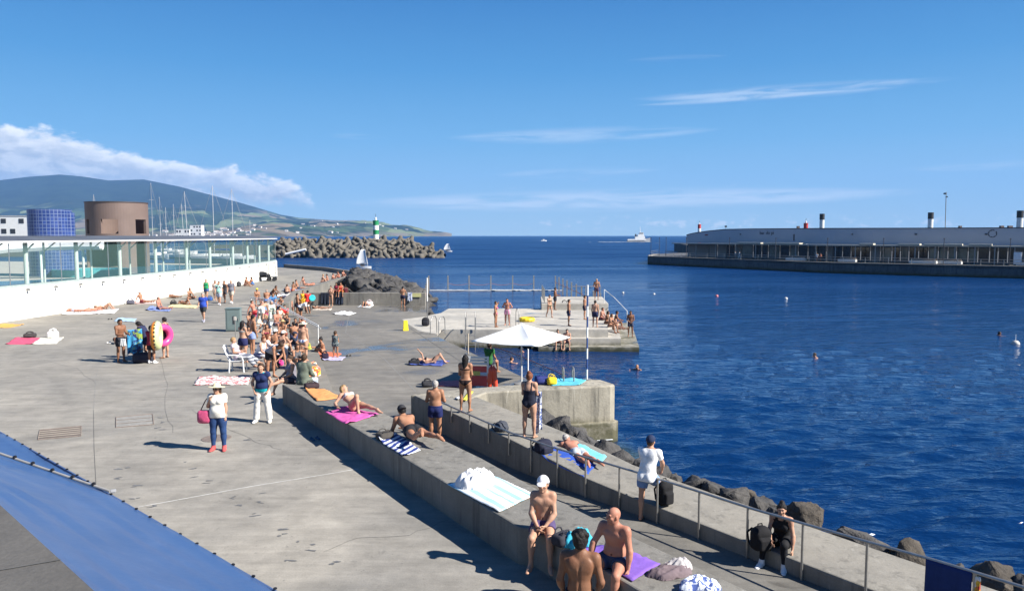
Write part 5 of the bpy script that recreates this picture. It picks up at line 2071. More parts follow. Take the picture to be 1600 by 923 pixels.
for px, yt, Y, lab, fu in ((146, 304, 260, 'yacht whose mast tip shows just above the brown tower', None), (236, 286, 225, 'yacht with the tall pale mast nearest the brown tower', None), (248.5, 308, 240, 'yacht with the shorter mast just right of the tallest pair', None),
                           (257.5, 324, 300, 'small yacht with a thin low mast between two taller ones', None), (270, 319, 270, 'yacht with a plain mid-height mast left of the leaning pair', None), (291.5, 299, 235, 'yacht with a raked mast rising beside the pale tall block', None),
                           (285.5, 318, 280, 'small yacht with a leaning mast beside the raked one', None), (332, 290, 215, 'yacht with the tallest lone mast against the hillside', None), (362, 295, 215, 'yacht with a dark blue furled sail and a lone mast', (.02, .05, .22)), (389, 344, 330, 'distant small yacht with a faint low mast', None)):
    yacht(px, yt, Y, lab, 12 if Y < 240 else 9.5, fu, .7 if px in (291.5, 285.5) else 0)

sail_m = mat('white sailcloth', (.78, .78, .77), rough=.7, var=.04, scale=2)


def dinghy(px, py, ytop, Y, label, L, lean=.0):
    b = aty(px, py, Y)
    e = empty('dinghy', (b.x, Y, 0.0))
    h = aty(px, ytop, Y).z
    V, F = [], []
    n = 10
    for i in range(n + 1):
        q = i / n
        x = -L / 2 + L * q
        wd = L * .22 * math.sin(math.pi * (q * .62 + .3)) ** .7
        V += [(x, -wd, .52), (x, -wd * .75, .05), (x, wd * .75, .05), (x, wd, .52)]
    for i in range(n):
        for k in range(3):
            a = i * 4 + k
            F.append((a, a + 4, a + 5, a + 1))
        F.append((i * 4, i * 4 + 3, i * 4 + 7, i * 4 + 4))
    F += [(0, 1, 2, 3), (n * 4 + 3, n * 4 + 2, n * 4 + 1, n * 4)]
    link_mesh('hull', V, F, hull_m, e)
    MB().tube([(L * .28, 0, .3), (L * .10, 0, h)], .04, 6).build('mast', mast_m, e)
    G = []
    m_ = 8
    for i in range(m_ + 1):
        f = i / m_
        for j in range(m_ + 1):
            g = j / m_
            z = .95 + (h - .95) * f
            xl = L * .28 - L * .18 * f
            xr = -L * .56 + L * .40 * f ** 1.8
            G.append((xl + (xr - xl) * g, .22 * math.sin(math.pi * g) * (1 - f * .5), z - .12 * g * (1 - f)))
    Fs = [(i * 9 + j, i * 9 + j + 1, (i + 1) * 9 + j + 1, (i + 1) * 9 + j) for i in range(8) for j in range(8)]
    s_ = link_mesh('sail', G, Fs, sail_m, e, smooth=True)
    md = s_.modifiers.new('thick', 'SOLIDIFY')
    md.thickness = .015
    MB().tube([(L * .28, 0, .85), (-L * .5, 0, .85)], .035, 6).build('boom', mat('dark boom', (.04, .04, .05), rough=.5), e)
    MB().box((-L * .1, .1, .75), (L * .3, .4, .45), bev=.1).build('sailor_kit', mat('dark boom', (.04, .04, .05), rough=.5), e)
    tag(e, label, 'sailing dinghy')


dinghy(568.5, 420, 389.5, 160, 'white training dinghy with a plump square sail just beyond the black rocks', 3.1)
dinghy(700, 392.5, 381, 325, 'tiny white sailing dinghy by the right tip of the breakwater', 3.6)

# pilot tug with its wake
e = empty('pilot_boat', (aty(998, 370, 820).x, 820, 0))
V, F = [], []
n, L = 14, 25.0
for i in range(n + 1):
    q = i / n
    x = -L / 2 + L * q
    wd = 3.6 * (1 if q < .6 else max(.03, 1 - ((q - .6) / .4) ** 2))
    sh = 2.3 + 2.2 * max(0, q - .35) ** 1.5 * 2
    V += [(x, -wd, sh), (x, -wd * .85, -.3), (x, wd * .85, -.3), (x, wd, sh)]
for i in range(n):
    for k in range(3):
        a = i * 4 + k
        F.append((a, a + 4, a + 5, a + 1))
    F.append((i * 4, i * 4 + 3, i * 4 + 7, i * 4 + 4))
F += [(0, 1, 2, 3)]
link_mesh('hull', V, F, mat('grey hull', (.16, .17, .19), rough=.5), e)
MB().box((1.0, 0, 4.0), (11, 5.4, 3.4), bev=.3).box((2.0, 0, 6.8), (7, 4.6, 2.3), bev=.3).build('deckhouse', hull_m, e)
MB().box((2.6, 0, 9.1), (4.6, 3.8, 2.3), bev=.3).build('wheelhouse', hull_m, e)
MB().box((4.95, 0, 9.4), (.1, 3.3, 1.0)).box((2.6, -1.93, 9.4), (3.6, .1, 1.0)).build('window', dark_win, e)
MB().tube([(1.6, 0, 10), (1.4, 0, 16.8)], .28, 6, r1=.12).tube([(1.4, -1.4, 13.6), (1.4, 1.4, 13.6)], .1, 5).build('mast', hull_m, e)
MB().lathe([(0, 5.5), (.9, 5.5), (.8, 8.6), (0, 8.6)], 12, (-3.2, 0, 0)).build('funnel', mat('dark funnel', (.06, .05, .05), rough=.5), e)
MB().wall([(-L / 2, -3.7), (L * .3, -3.7)], .12, 2.2, 3.1, 1).build('bulwark', hull_m, e)
tag(e, 'white and grey pilot tug steaming right on the horizon ahead of its wake', 'tug')
foam_m = mat('sea foam', (.72, .76, .80), rough=.7, var=.2, scale=.3)


def foam(name, pts, w0, w1, label=None, seed=1, patchy=.0):
    rr = random.Random(seed)
    mb = MB()
    P = [Vector(p) for p in pts]
    for a, b in zip(P[:-1], P[1:]):
        if rr.random() < patchy:
            continue
        d = (b - a).normalized()
        nn = Vector((-d.y, d.x))
        q = [a + nn * rr.uniform(w0, w1), a - nn * rr.uniform(w0, w1), b - nn * rr.uniform(w0, w1), b + nn * rr.uniform(w0, w1)]
        mb.add([(v.x, v.y, .16) for v in q], [(0, 1, 2, 3)])
    o = mb.build(name, foam_m)
    o['kind'] = 'stuff'
    return o


bx = aty(998, 370, 820).x
foam('wake_foam', resample([(bx + 12, 818), (bx - 10, 816), (bx - 45, 814)], 3), 2, 9, seed=2)
foam('wake_foam', resample([(bx - 14, 790), (bx - 60, 770)], 4), .5, 4, seed=3, patchy=.3)
foam('wake_foam', resample([(bx - 30, 700), (bx + 10, 690)], 4), .5, 3, seed=4, patchy=.5)
foam('sill_foam', resample([(-2.5, 95.6), (-.6, 95.5)], .5) + [Vector((0, 95.5))] + resample([(.2, 95.6), (5.6, 95.6)], .5), .05, .38, seed=5, patchy=.12)
foam('sill_foam', resample([(-9.5, 95.5), (-2.6, 95.6)], .5), .02, .2, seed=6, patchy=.45)
foam('wall_foam', resample([(1.2, 24.5), (3.4, 25.0)], .25), .02, .07, seed=8, patchy=.3)
for k_, q_ in enumerate(((1316, 838), (1206, 795), (1392, 868), (1010, 742), (935, 712))):
    c_ = at(*q_, .1).to_2d()
    foam('rock_foam', [c_ + Vector((.09 * i_, .05 * math.sin(i_ * 1.7 + k_))) for i_ in range(9 if k_ == 0 else 6)], .01, .07, seed=30 + k_, patchy=.2)
e = empty('motor_boat', (aty(849.5, 376.5, 960).x, 960, 0))
MB().prism([(-3.4, -1.2), (2.2, -1.2), (3.8, 0), (2.2, 1.2), (-3.4, 1.2)], -.2, 1.0).build('hull', hull_m, e)
MB().box((0, 0, 1.6), (2.6, 1.8, 1.3), bev=.2).build('cabin', hull_m, e)
MB().box((1.33, 0, 1.75), (.06, 1.4, .6)).build('windscreen', dark_win, e)
tag(e, 'tiny white motor boat far out on the open sea', 'motor boat')
foam('wake_foam', resample([(e.location.x - 4, 955), (e.location.x - 14, 950)], 2), .5, 1.6, seed=9)

# buoys
def buoy(px, py, r, m_, label, stick=0.0):
    p = at(px, py, 0)
    e = empty('buoy', (p.x, p.y, 0))
    MB().lathe([(0, -r * .7), (r * .75, -r * .6), (r, -r * .05), (r * .92, r * .35), (r * .6, r * .75), (0, r * .9)], 20).build('float', m_, e, smooth=True)
    if stick:
        MB().tube([(0, 0, r * .7), (0, 0, r + stick)], .018, 6).build('rod', bw_m, e)
    tag(e, label, 'buoy')


buoy(1120, 462.5, .19, mat('pink buoy', (.60, .16, .15), rough=.5), 'small pink buoy floating below the pier building')
buoy(1228, 466.5, .19, mat('pale buoy', (.60, .58, .52), rough=.5), 'small pale buoy right of the pink one')
buoy(1586.5, 537, .26, mat('grey buoy', (.50, .48, .44), rough=.55), 'larger greyish mooring buoy with a thin rod near the right edge', .36)
buoy(973.5, 457.5, .15, mat('pale buoy', (.60, .58, .52), rough=.5), 'tiny pale float nearest the standing swimmer on the block')
buoy(1022, 459.5, .15, mat('pale buoy', (.60, .58, .52), rough=.5), 'tiny pale float further right in the open water')

# ------------------------------------------------------------------ black lava boulders
def rock_mat(name, c1, c2):
    if name in MATS:
        return MATS[name]
    m = bpy.data.materials.new(name)
    m.use_nodes = True
    t = NT(m.node_tree)
    bs = t.n['Principled BSDF']
    pos = t.add('ShaderNodeNewGeometry').outputs['Position']
    n = t.noise(pos, 1.3, 6, 0.65, 0.4)
    f = t.noise(pos, 9, 5, 0.7)
    c = t.mix(t.ramp(n, [(0.35, 0), (0.68, 1)]), c1, c2)
    c = t.mix(0.6, c, t.mix(1.0, c, t.ramp(f, [(0.25, 0.5), (0.75, 1.5)]), 'MULTIPLY'))
    z = t.add('ShaderNodeSeparateXYZ', {0: pos}).outputs[2]
    wet = t.math('SUBTRACT', 1.0, t.smooth(t.math('ADD', z, t.math('MULTIPLY', n, .3)), .25, .5))
    c = t.mix(t.math('MULTIPLY', wet, .6), c, (.015, .015, .012))
    t.put(bs.inputs['Base Color'], c)
    bs.inputs['Roughness'].default_value = .88
    bs.inputs['Specular IOR Level'].default_value = .3
    h = t.math('ADD', t.math('MULTIPLY', f, .5), t.noise(pos, 3.2, 5, .65))
    t.put(bs.inputs['Normal'], t.add('ShaderNodeBump', {'Height': h, 'Strength': .8, 'Distance': .12}))
    MATS[name] = m
    return m


rockA = rock_mat('lava rock', (.042, .041, .042), (.095, .09, .085))
rockB = rock_mat('brown lava rock', (.045, .039, .033), (.10, .085, .068))
rsR = random.Random(17)


def rock_mesh(seed, m):
    rr = random.Random(seed)
    bm = bmesh.new()
    for _ in range(17):
        v = Vector((rr.gauss(0, 1), rr.gauss(0, 1), rr.gauss(0, 1))).normalized() * rr.uniform(.8, 1.08)
        bm.verts.new(v)
    r_ = bmesh.ops.convex_hull(bm, input=bm.verts[:])
    bmesh.ops.delete(bm, geom=[v for v in bm.verts if not v.link_faces], context='VERTS')
    bmesh.ops.bevel(bm, geom=bm.edges[:], offset=.05, segments=1, affect='EDGES', clamp_overlap=True)
    bmesh.ops.triangulate(bm, faces=bm.faces[:])
    bmesh.ops.subdivide_edges(bm, edges=bm.edges[:], cuts=2, use_grid_fill=True)
    for v in bm.verts:
        p = v.co + Vector((seed * 3.1, 0, 0))
        d = mnoise.fractal(p * 1.5, .7, 2.1, 5) * .17 + abs(mnoise.noise(p * 3.1)) * .09
        v.co += v.co.normalized() * d
    me = bpy.data.meshes.new('boulder')
    bm.to_mesh(me)
    bm.free()
    me.polygons.foreach_set('use_smooth', [True] * len(me.polygons))
    me.materials.append(m)
    return me


ROCKS = [rock_mesh(k, rockA) for k in range(7)]
ROCKS_B = [rock_mesh(k + 20, rockB) for k in range(4)]


def rock(p, sx, sy, sz, lab, grp, brown=False):
    o = bpy.data.objects.new('boulder', rsR.choice(ROCKS_B if brown else ROCKS))
    COL.objects.link(o)
    o.location = p
    o.scale = (sx, sy, sz)
    o.rotation_euler = (rsR.uniform(-.5, .5), rsR.uniform(-.5, .5), rsR.uniform(0, 6.28))
    tag(o, lab, 'boulder', grp)
    return o


for i in range(175):
    while True:
        y = rsR.uniform(64.8, 93)
        x = rsR.uniform(-18.0, -7.6)
        lim = -7.6 - 3.6 * max(0, (y - 66) / 27)
        if x < lim:
            break
    zm = 2.75 * min(1, max(0.0, (lim + .8 - x) / 7.2)) ** .8
    zm = min(zm, 1.25 + max(0, y - 72) * .17)
    if y < 80 and x < -18 + (84 - y) * .30:
        zm = min(zm, .9)
    s_ = rsR.uniform(.7, 1.55)
    rock((x, y, zm - s_ * .55 + rsR.uniform(-.2, .25)), s_ * rsR.uniform(.9, 1.5), s_ * rsR.uniform(.9, 1.3), s_ * rsR.uniform(.6, .9), 'black lava boulder in the mound behind the cross wall', 'black boulders behind the cross wall')
structure('rock_bed', MB().prism([(-18.4, 64.1), (-9.5, 64.1), (-13.6, 92), (-18.6, 92)], -2, .1, [1.6, -.6, -.6, 1.7]), rockA)
WB = [(1052, 752, 46, 26, 0), (1082, 760, 52, 30, 0), (1118, 768, 60, 34, 0), (1150, 782, 58, 38, 0), (1188, 797, 52, 40, 0), (1218, 812, 50, 36, 0), (1262, 824, 92, 58, 1), (1348, 856, 96, 58, 0), (1428, 884, 96, 54, 1), (1300, 846, 40, 26, 0), (1388, 878, 40, 26, 0), (1486, 903, 50, 30, 0), (1556, 912, 84, 40, 1), (1606, 926, 60, 34, 0),
      (806, 652, 40, 26, 0), (828, 661, 46, 34, 0), (850, 668, 56, 42, 0), (872, 678, 62, 42, 0), (896, 688, 60, 36, 0), (920, 700, 64, 34, 0), (948, 711, 60, 30, 0), (975, 722, 56, 24, 0), (1003, 732, 50, 22, 0), (1028, 742, 46, 20, 0), (1100, 756, 30, 14, 0), (1172, 776, 30, 16, 1)]
for px, py, w, h, br in WB:
    zc_ = .95 if px < 1040 else .55
    p = at(px, py, zc_)
    k = (p - Vector((0, 0, 7))).length / FPX
    rock(p, w * k * .47, w * k * .42, h * k * (.85 if px < 1040 else .64), 'dark boulder lying between the sea wall and the water', 'boulders along the sea wall', br)

# ------------------------------------------------------------------ railings
def railing(name, top, posts, r, label, m=steel, mid=None, origin=None):
    o0 = Vector(origin or top[0])
    e = empty(name, tuple(o0))
    MB().tube([Vector(p) - o0 for p in top], r, 8).build('rail', m, e)
    if mid:
        MB().tube([Vector(p) - o0 for p in mid], r * .8, 6).build('rail', m, e)
    for a, b in posts:
        MB().tube([Vector(a) - o0, Vector(b) - o0], r * .92, 8).build('rail_post', m, e)
    tag(e, label, 'railing')
    return e


IN = offset([p[:2] for p in SEAW], -.045)
INp = [tuple(p) for p in IN]


def inn(px, z):
    p = hit(px, INp)
    return Vector((p.x, p.y, z))


rz_ = lambda x: float(np.interp(x, (1027, 1177, 1290, 1464, 1600), (2.0, 2.0, 2.04, 2.12, 2.15)))
RT = [(676, 2.10), (700, 2.08), (760, 2.04), (800, 2.02), (860, 2.0), (920, 2.0), (1000, 2.0), (1027, 2.0)]
railing('handrail', [inn(x, z) for x, z in RT], [(inn(x, np.interp(x, [a for a, b in RT], [b for a, b in RT])), inn(x, zb_)) for x, zb_ in ((704, 1.62), (733, 1.55), (763, 1.5), (795, 1.42), (830, 1.2), (872, 1.05), (917, 1.0), (971, .98))], .024, 'steel handrail fixed to the sea wall beside the higher part of the walkway')
railing('handrail', [inn(x, rz_(x)) for x in (1027, 1100, 1180, 1266, 1370, 1464, 1535, 1640, 1760)], [(inn(x, rz_(x)), inn(x, .93)) for x in (1032, 1099, 1177, 1266, 1370, 1492, 1545, 1660)], .026, 'long steel handrail along the lower walkway in front of the seated woman in black')
for px in (704, 763, 830, 917, 971, 1032, 1099, 1177, 1266):
    pass
railing('stair_rail', [(-17.6, 50.6, 2.85), (-16.0, 49.2, 2.87), (-10.55, 40.9, 2.12)], [((-17.5, 50.5, 2.85), (-17.5, 50.5, 1.9)), ((-15.9, 49, 2.85), (-15.9, 49, 1.9)), ((-10.6, 41, 2.12), (-10.6, 41, 1.15))], .03, 'white double stair rail sloping down from the plaza to the pool deck', m=mat('white rail', (.66, .66, .64), rough=.4),
        mid=[(-17.3, 50.4, 2.72), (-15.8, 48.95, 2.74), (-10.35, 40.6, 1.99)])
railing('stair_rail', [at(423, 509, 2.2), at(425.5, 524, 2.1), at(431, 537, 1.95), at(440, 548, 1.75)], [(at(423, 509, 2.2), at(423, 532, 1.65))], .03, 'short curved pale handrail on the terrace steps', m=mat('white rail', (.66, .66, .64), rough=.4))
railing('block_rail', [(2.6, 60.0, 2.75), (2.6, 65.5, 2.75)], [((2.6, 60.0 + k * 1.1, 2.75), (2.6, 60.0 + k * 1.1, 1.68)) for k in range(6)], .03, 'steel guard rail on the left edge of the diving block', mid=[(2.6, 60.0, 2.25), (2.6, 65.5, 2.25)])
railing('block_rail', [(7.3, 59.6, 2.75), (8.2, 60.3, 2.05), (8.5, 55.5, 1.45)], [((7.3, 59.6, 2.75), (7.3, 59.6, 1.68)), ((8.5, 55.5, 1.45), (8.5, 55.5, .3))], .03, 'pale handrail slanting down the steps at the right end of the bathing platform', m=mat('white rail', (.66, .66, .64), rough=.4))
railing('block_rail', [(5.2, 65.5, 2.6), (7.7, 65.5, 2.6)], [((x, 65.5, 2.6), (x, 65.5, 1.68)) for x in (5.2, 6.4, 7.7)], .03, 'short guard rail behind the man standing on the diving block')


def ladder(px, py, z, h, label, w=.5, rz=0.0):
    p = at(px, py, z)
    e = empty('pool_ladder', tuple(p), rz)
    for s_ in (-1, 1):
        pts = [(s_ * w / 2, .55, 0), (s_ * w / 2, .52, h * .8), (s_ * w / 2, .38, h), (s_ * w / 2, .1, h), (s_ * w / 2, -.12, h * .75), (s_ * w / 2, -.16, -1.2)]
        MB().tube(pts, .026, 8).build('rail', steel, e)
    for k in range(3):
        MB().tube([(-w / 2, -.16, -.25 - .3 * k), (w / 2, -.16, -.25 - .3 * k)], .02, 6).build('rung', steel, e)
    tag(e, label, 'pool ladder')


ladder(681, 522, DK, 1.05, 'steel pool ladder beside the dark bag at the pool corner', .6, -.5)
ladder(735, 517, DK, 1.15, 'steel pool ladder on the front edge of the bathing platform', .6, 0)
ladder(803, 511, DK, 1.15, 'steel pool ladder behind the peak of the white parasol', .6, .3)
ladder(887, 592, 1.95, .45, 'low ladder hoops at the seaward edge of the pier wall', .35, math.pi)

# posts out in the water, with a rope
post_m = mat('weathered post', (.24, .22, .19), rough=.8, var=.3, scale=3)
pp = None
rowA = [aty(px, 450, 96.2) for px in (700, 733, 767, 801, 834)]
rowB = [Vector((-7.7 - 2.9 * k / 8, 65.5 + 30.5 * k / 8, 0)) for k in range(9)]
rowC = [Vector((5.5 + 2.3 * (1 - (k / 9)), 95.5 - 29 * (1 - k / 9), 0)) for k in range(10)]
for grp, row, hgt, base in (('row of posts out in the water', rowA, 1.85, 0), ('posts between the cross wall and the far row', rowB, 1.75, 0), ('posts leading from the diving block to the far row', rowC, 1.8, 0)):
    for p in row:
        if pp is None:
            pp = empty('mooring_post', (0, 0, 0))
            MB().box((0, 0, .65), (.14, .14, 2.4)).build('post_body', post_m, pp)
            MB().box((0, 0, 1.88), (.17, .17, .06)).build('post_cap', mat('pale post cap', (.36, .34, .30), rough=.8), pp)
            o = pp
        else:
            o = copy_tree(pp)
        o.location = (p.x, p.y, 0)
        tag(o, {'row of posts out in the water': 'grey square post, one of the evenly spaced row standing in the far water', 'posts between the cross wall and the far row': 'grey post in the receding line from the cross wall out to sea', 'posts leading from the diving block to the far row': 'grey post in the receding line behind the diving block'}[grp], 'post', grp)
rope_m = mat('orange rope', (.32, .11, .06), rough=.8, var=.2)


def rope(pts, label, r=.022, sag=.15):
    P = []
    for a, b in zip(pts[:-1], pts[1:]):
        a, b = Vector(a), Vector(b)
        for k in range(8):
            t = k / 8
            P.append(a.lerp(b, t) - Vector((0, 0, sag * 4 * t * (1 - t))))
    P.append(Vector(pts[-1]))
    o = MB().tube(P, r, 5).build('rope', rope_m, loc=tuple(P[0]))
    tag(o, label, 'rope')


rope([(p.x, p.y, .95) for p in rowA], 'orange rope slung along the far row of posts', sag=.25)
rope([(p.x, p.y, 1.1) for p in rowB], 'reddish rope strung along the posts from the cross wall', r=.035)
rope([(p.x, p.y, 1.2) for p in rowC], 'reddish rope strung along the posts behind the diving block', r=.03)
rope([at(772, 541, .12), at(812, 556, .08), at(850, 572, .08), at(884, 587, .10)], 'orange float line crossing the pool water behind the parasol pole', sag=0)

# ------------------------------------------------------------------ parasol, lifeguard stand, poles
c = Vector((.375, 29.3, DK))
e = empty('parasol', tuple(c), RAD(17))
cloth_w = mat('white canvas', (.80, .80, .78), rough=.85, var=.04, scale=2, bump=.3, bscale=6)
R = 2.04
apex = Vector((0, 0, 2.42))
cor = [Vector((R * math.cos(RAD(a)), R * math.sin(RAD(a)), 1.82)) for a in (0, 90, 180, 270)]
V, F = [], []
N = 12
for k in range(4):
    A, Bc = cor[k], cor[(k + 1) % 4]
    b0 = len(V)
    for i in range(N + 1):
        for j in range(N + 1):
            f, g = i / N, j / N
            edge = A.lerp(Bc, g)
            inward = 1 - .10 * math.sin(math.pi * g) * f
            p = apex.lerp(Vector((edge.x * inward, edge.y * inward, edge.z)), f)
            p.z -= .15 * math.sin(math.pi * g) * math.sin(math.pi * f * .8) - .03 * math.sin(math.pi * g) * f
            p.z += .02 * mnoise.noise(Vector((p.x * 2.5, p.y * 2.5, k)))
            V.append(p)
    for i in range(N):
        for j in range(N):
            a = b0 + i * (N + 1) + j
            F.append((a, a + N + 1, a + N + 2, a + 1))
o = link_mesh('canopy_cloth', V, F, cloth_w, e, smooth=True)
md = o.modifiers.new('t', 'SOLIDIFY')
md.thickness = .012
pole_w = mat('white parasol pole', (.62, .62, .60), rough=.4)
MB().tube([(0, 0, 0), (0, 0, 2.45)], .032, 10).build('pole', pole_w, e)
MB().lathe([(0, 0), (.30, 0), (.30, .08), (.05, .14), (0, .14)], 20).build('base', mat('parasol base', (.22, .22, .22), rough=.8), e)
for q in cor:
    MB().tube([(0, 0, 2.37), (q.x * .97, q.y * .97, q.z - .03)], .013, 5).build('rib', pole_w, e)
    MB().tube([(0, 0, 1.6), (q.x * .5, q.y * .5, 2.07)], .011, 5).build('strut', pole_w, e)
MB().tube([cor[2] + Vector((.25, -.1, -.02)), cor[2] + Vector((.27, -.1, -.28))], .012, 4).build('tie_cord', pole_w, e)
tag(e, 'large square white parasol over the pool edge beside the lifeguard stand', 'parasol')

p = at(744, 607, DK)
e = empty('lifeguard_stand', (p.x, p.y + .3, DK), RAD(-6))
wf = mat('white painted wood', (.62, .62, .60), rough=.6, var=.1, scale=4)
rp = mat('red painted panel', (.42, .05, .05), rough=.55, var=.12, scale=4)
for x in (-.48, .48):
    MB().box((x, -.25, .62), (.07, .07, 1.25)).build('leg', wf, e)
    MB().box((x, .35, .40), (.07, .07, .8)).build('leg', wf, e)
for z in (1.2, 1.08, .96):
    MB().box((0, -.22, z), (.92, .03, .085)).build('back_slat', wf, e)
MB().box((0, -.285, .76), (.88, .02, .24)).build('red_panel', rp, e)
MB().box((-.02, -.302, .60), (.42, .012, .16)).build('yellow_notice', mat('yellow notice', (.45, .42, .10), rough=.6), e)
MB().box((0, .05, .52), (.96, .6, .05)).build('seat', wf, e)
MB().box((0, -.285, .30), (.9, .02, .40)).build('red_panel', rp, e)
tag(e, 'white wooden lifeguard stand with red front panels by the pool edge', 'lifeguard stand')
rb = mat('rescue red', (.58, .07, .035), rough=.35, var=.08)
for dx, lab in ((.52, 'red torpedo rescue buoy hung on the right side of the lifeguard stand'), (.74, 'second red rescue buoy leaning furthest right of the lifeguard stand')):
    o = blob('rescue_buoy', [('cone', (0, 0, 0), (0, 0, .62), .095, .10, .05), ('cone', (0, 0, .62), (0, 0, .80), .09, .025, .05), ('cone', (-.09, .03, .15), (-.09, .03, .45), .03, .03, .03)], .018, rb)
    o.location = (p.x + dx, p.y + .0, DK + .12)
    o.rotation_euler = (RAD(5), RAD(-7 if dx > .6 else 4), .4)
    MB().tube([(0, 0, .80), (.05, 0, .95), (.0, .03, 1.02)], .012, 5).build('strap', cloth_mat((.6, .6, .58)), o)
    tag(o, lab, 'rescue buoy')

stripe_blue = mat('pole blue', (.03, .07, .22), rough=.5)


def banded_pole(px, pyb, pyt, zb, r, n, label, mats_):
    b = at(px, pyb, zb)
    h = aty(px, pyt, b.y).z - zb
    e = empty('banded_pole' if n > 4 else 'pole', tuple(b))
    for k in range(n):
        MB().tube([(0, 0, h * k / n), (0, 0, h * (k + 1) / n - .001)], r, 10).build('band', mats_[k % len(mats_)], e)
    MB().lathe([(0, 0), (.16, 0), (.16, .03), (0, .03)], 14).build('foot_plate', steel, e)
    tag(e, label, 'pole')
    return e


banded_pole(917, 593, 445, 1.95, .032, 9, 'tall blue and white banded pole on the end of the pier wall', [bw_m, stripe_blue])
banded_pole(668, 507, 434, DK, .036, 4, 'tall pole at the pool corner, white above and grey below', [mat('grey pole', (.16, .16, .16), rough=.6), mat('grey pole', (.16, .16, .16), rough=.6), bw_m, bw_m])
banded_pole(731.5, 553, 521, DK, .035, 1, 'short beige pole on the pool edge in front of the platform', [mat('beige pole', (.45, .38, .28), rough=.6)])
banded_pole(825, 588, 545, DK, .03, 2, 'short white pole just right of the parasol pole', [bw_m])

# electrical cabinet
p = at(364, 518, PL)
e = empty('electrical_cabinet', tuple(p), RAD(8))
cabm = mat('grey green cabinet', (.145, .19, .185), rough=.5, var=.08, scale=2)
MB().box((0, .25, .62), (.74, .5, 1.16), bev=.015).build('body', cabm, e)
MB().box((0, .25, 1.225), (.80, .56, .05), bev=.01).build('roof', cabm, e)
MB().box((0, .25, .03), (.7, .46, .06)).build('plinth', mat('dark plinth', (.08, .08, .08), rough=.8), e)
MB().box((.02, -.008, .62), (.62, .015, 1.0)).build('door', cabm, e)
MB().box((.06, -.02, .62), (.10, .02, .42)).build('vent', mat('dark vent', (.03, .035, .04), rough=.7), e)
MB().tube([(.29, -.03, .55), (.29, -.03, .72)], .012, 6).build('handle', steel, e)
tag(e, 'grey-green metal electrical cabinet standing on the plaza', 'cabinet')
p = at(368, 527, PL)
e = empty('shower_post', tuple(p))
MB().tube([(0, 0, 0), (0, 0, .85)], .025, 8).build('pole', steel, e)
MB().box((0, 0, .95), (.14, .07, .2), bev=.02).build('tap_box', mat('pale box', (.55, .50, .45), rough=.5), e)
tag(e, 'thin shower post with a small pale box in front of the cabinet', 'post')

# trolley by the white wall
p = at(416, 439, PL)
e = empty('trolley', tuple(p), RAD(10))
bk = mat('black steel', (.02, .02, .022), rough=.5)
MB().box((0, 0, .45), (2.3, 1.0, .07)).build('platform', bk, e)
for x in (-1.1, .1, .35, 1.1):
    MB().tube([(x, -.45, .45), (x, -.45, 1.75 if x in (-1.1, 1.1) else 1.9)], .03, 6).build('upright', bk, e)
MB().tube([(-1.1, -.45, 1.0), (.1, -.45, 1.0)], .02, 5).tube([(.35, -.45, .9), (1.1, -.45, .9)], .02, 5).build('cross_bar', bk, e)
for x in (-.8, .3, .9):
    for y in (-.42, .42):
        mb = MB().lathe([(0, -.05), (.22, -.05), (.22, .05), (0, .05)], 16)
        mb.v = [Vector((v.x + x, v.z + y, v.y + .22)) for v in mb.v]
        mb.build('wheel', bk, e)
blob('load', [('ell', (-.45, 0, .78), (.6, .38, .3)), ('ell', (.15, .05, .62), (.35, .3, .2)), ('cone', (-.8, 0, .95), (-.1, 0, .8), .16, .1)], .06, cloth_mat((.03, .033, .04)), e)
tag(e, 'black luggage trolley with uprights and a dark load by the end of the white wall', 'trolley')

# wet floor sign
p = at(634, 516, DK)
e = empty('caution_sign', tuple(p), RAD(15))
yl = mat('caution yellow', (.72, .58, .02), rough=.45)
MB().add([(-.16, -.14, 0), (.16, -.14, 0), (.12, -.02, .62), (-.12, -.02, .62), (-.16, -.12, 0), (.16, -.12, 0), (.12, 0, .62), (-.12, 0, .62)], [(0, 1, 2, 3), (5, 4, 7, 6), (3, 2, 6, 7), (4, 0, 3, 7), (1, 5, 6, 2), (0, 4, 5, 1)]).build('front_board', yl, e)
MB().add([(-.16, .16, 0), (.16, .16, 0), (.12, .03, .62), (-.12, .03, .62), (-.16, .14, 0), (.16, .14, 0), (.12, .01, .62), (-.12, .01, .62)], [(1, 0, 3, 2), (4, 5, 6, 7), (2, 3, 7, 6), (0, 4, 7, 3), (5, 1, 2, 6), (4, 0, 1, 5)]).build('back_board', yl, e)
tag(e, 'small yellow folding caution sign on the wet pool deck', 'sign')
p = at(650, 458, 1.8)
o = MB().box((0, -.02, 0), (.75, .03, .32), bev=.005).build('wall_plate', mat('pale yellow plate', (.50, .48, .22), rough=.6), loc=None)
o.location = (aty(651, 461, 63.36).x, 63.36, aty(651, 461, 63.36).z)
tag(o, 'pale yellow plate screwed to the end of the cross wall', 'sign')

# ------------------------------------------------------------------ blue awning in the foreground and the terrace edge
struct_t = MB().prism([(-9, 9.98), (-3.04, 4.38), (-1.89, 3.30), (1.5, .12), (1.5, -4), (-12, -4), (-12, 9.98)], 4.95, 5.40)
tm = concrete('terrace slab', (.105, .101, .096), stain=.35, bump=.4)
structure('upper_terrace', struct_t, tm)
for a in (.9, 2.0, 3.1):
    b = Vector((-3.04, 4.38)).lerp(Vector((-1.89, 3.30)), a - 1.3)
    strip([b, b + Vector((-2.6, -1.35))], .012, 5.404, 'terrace_joint', dark_joint)
aw = empty('awning', (-3.0, 5.0, 4.6))
O3 = Vector((-3.0, 5.0, 4.6))


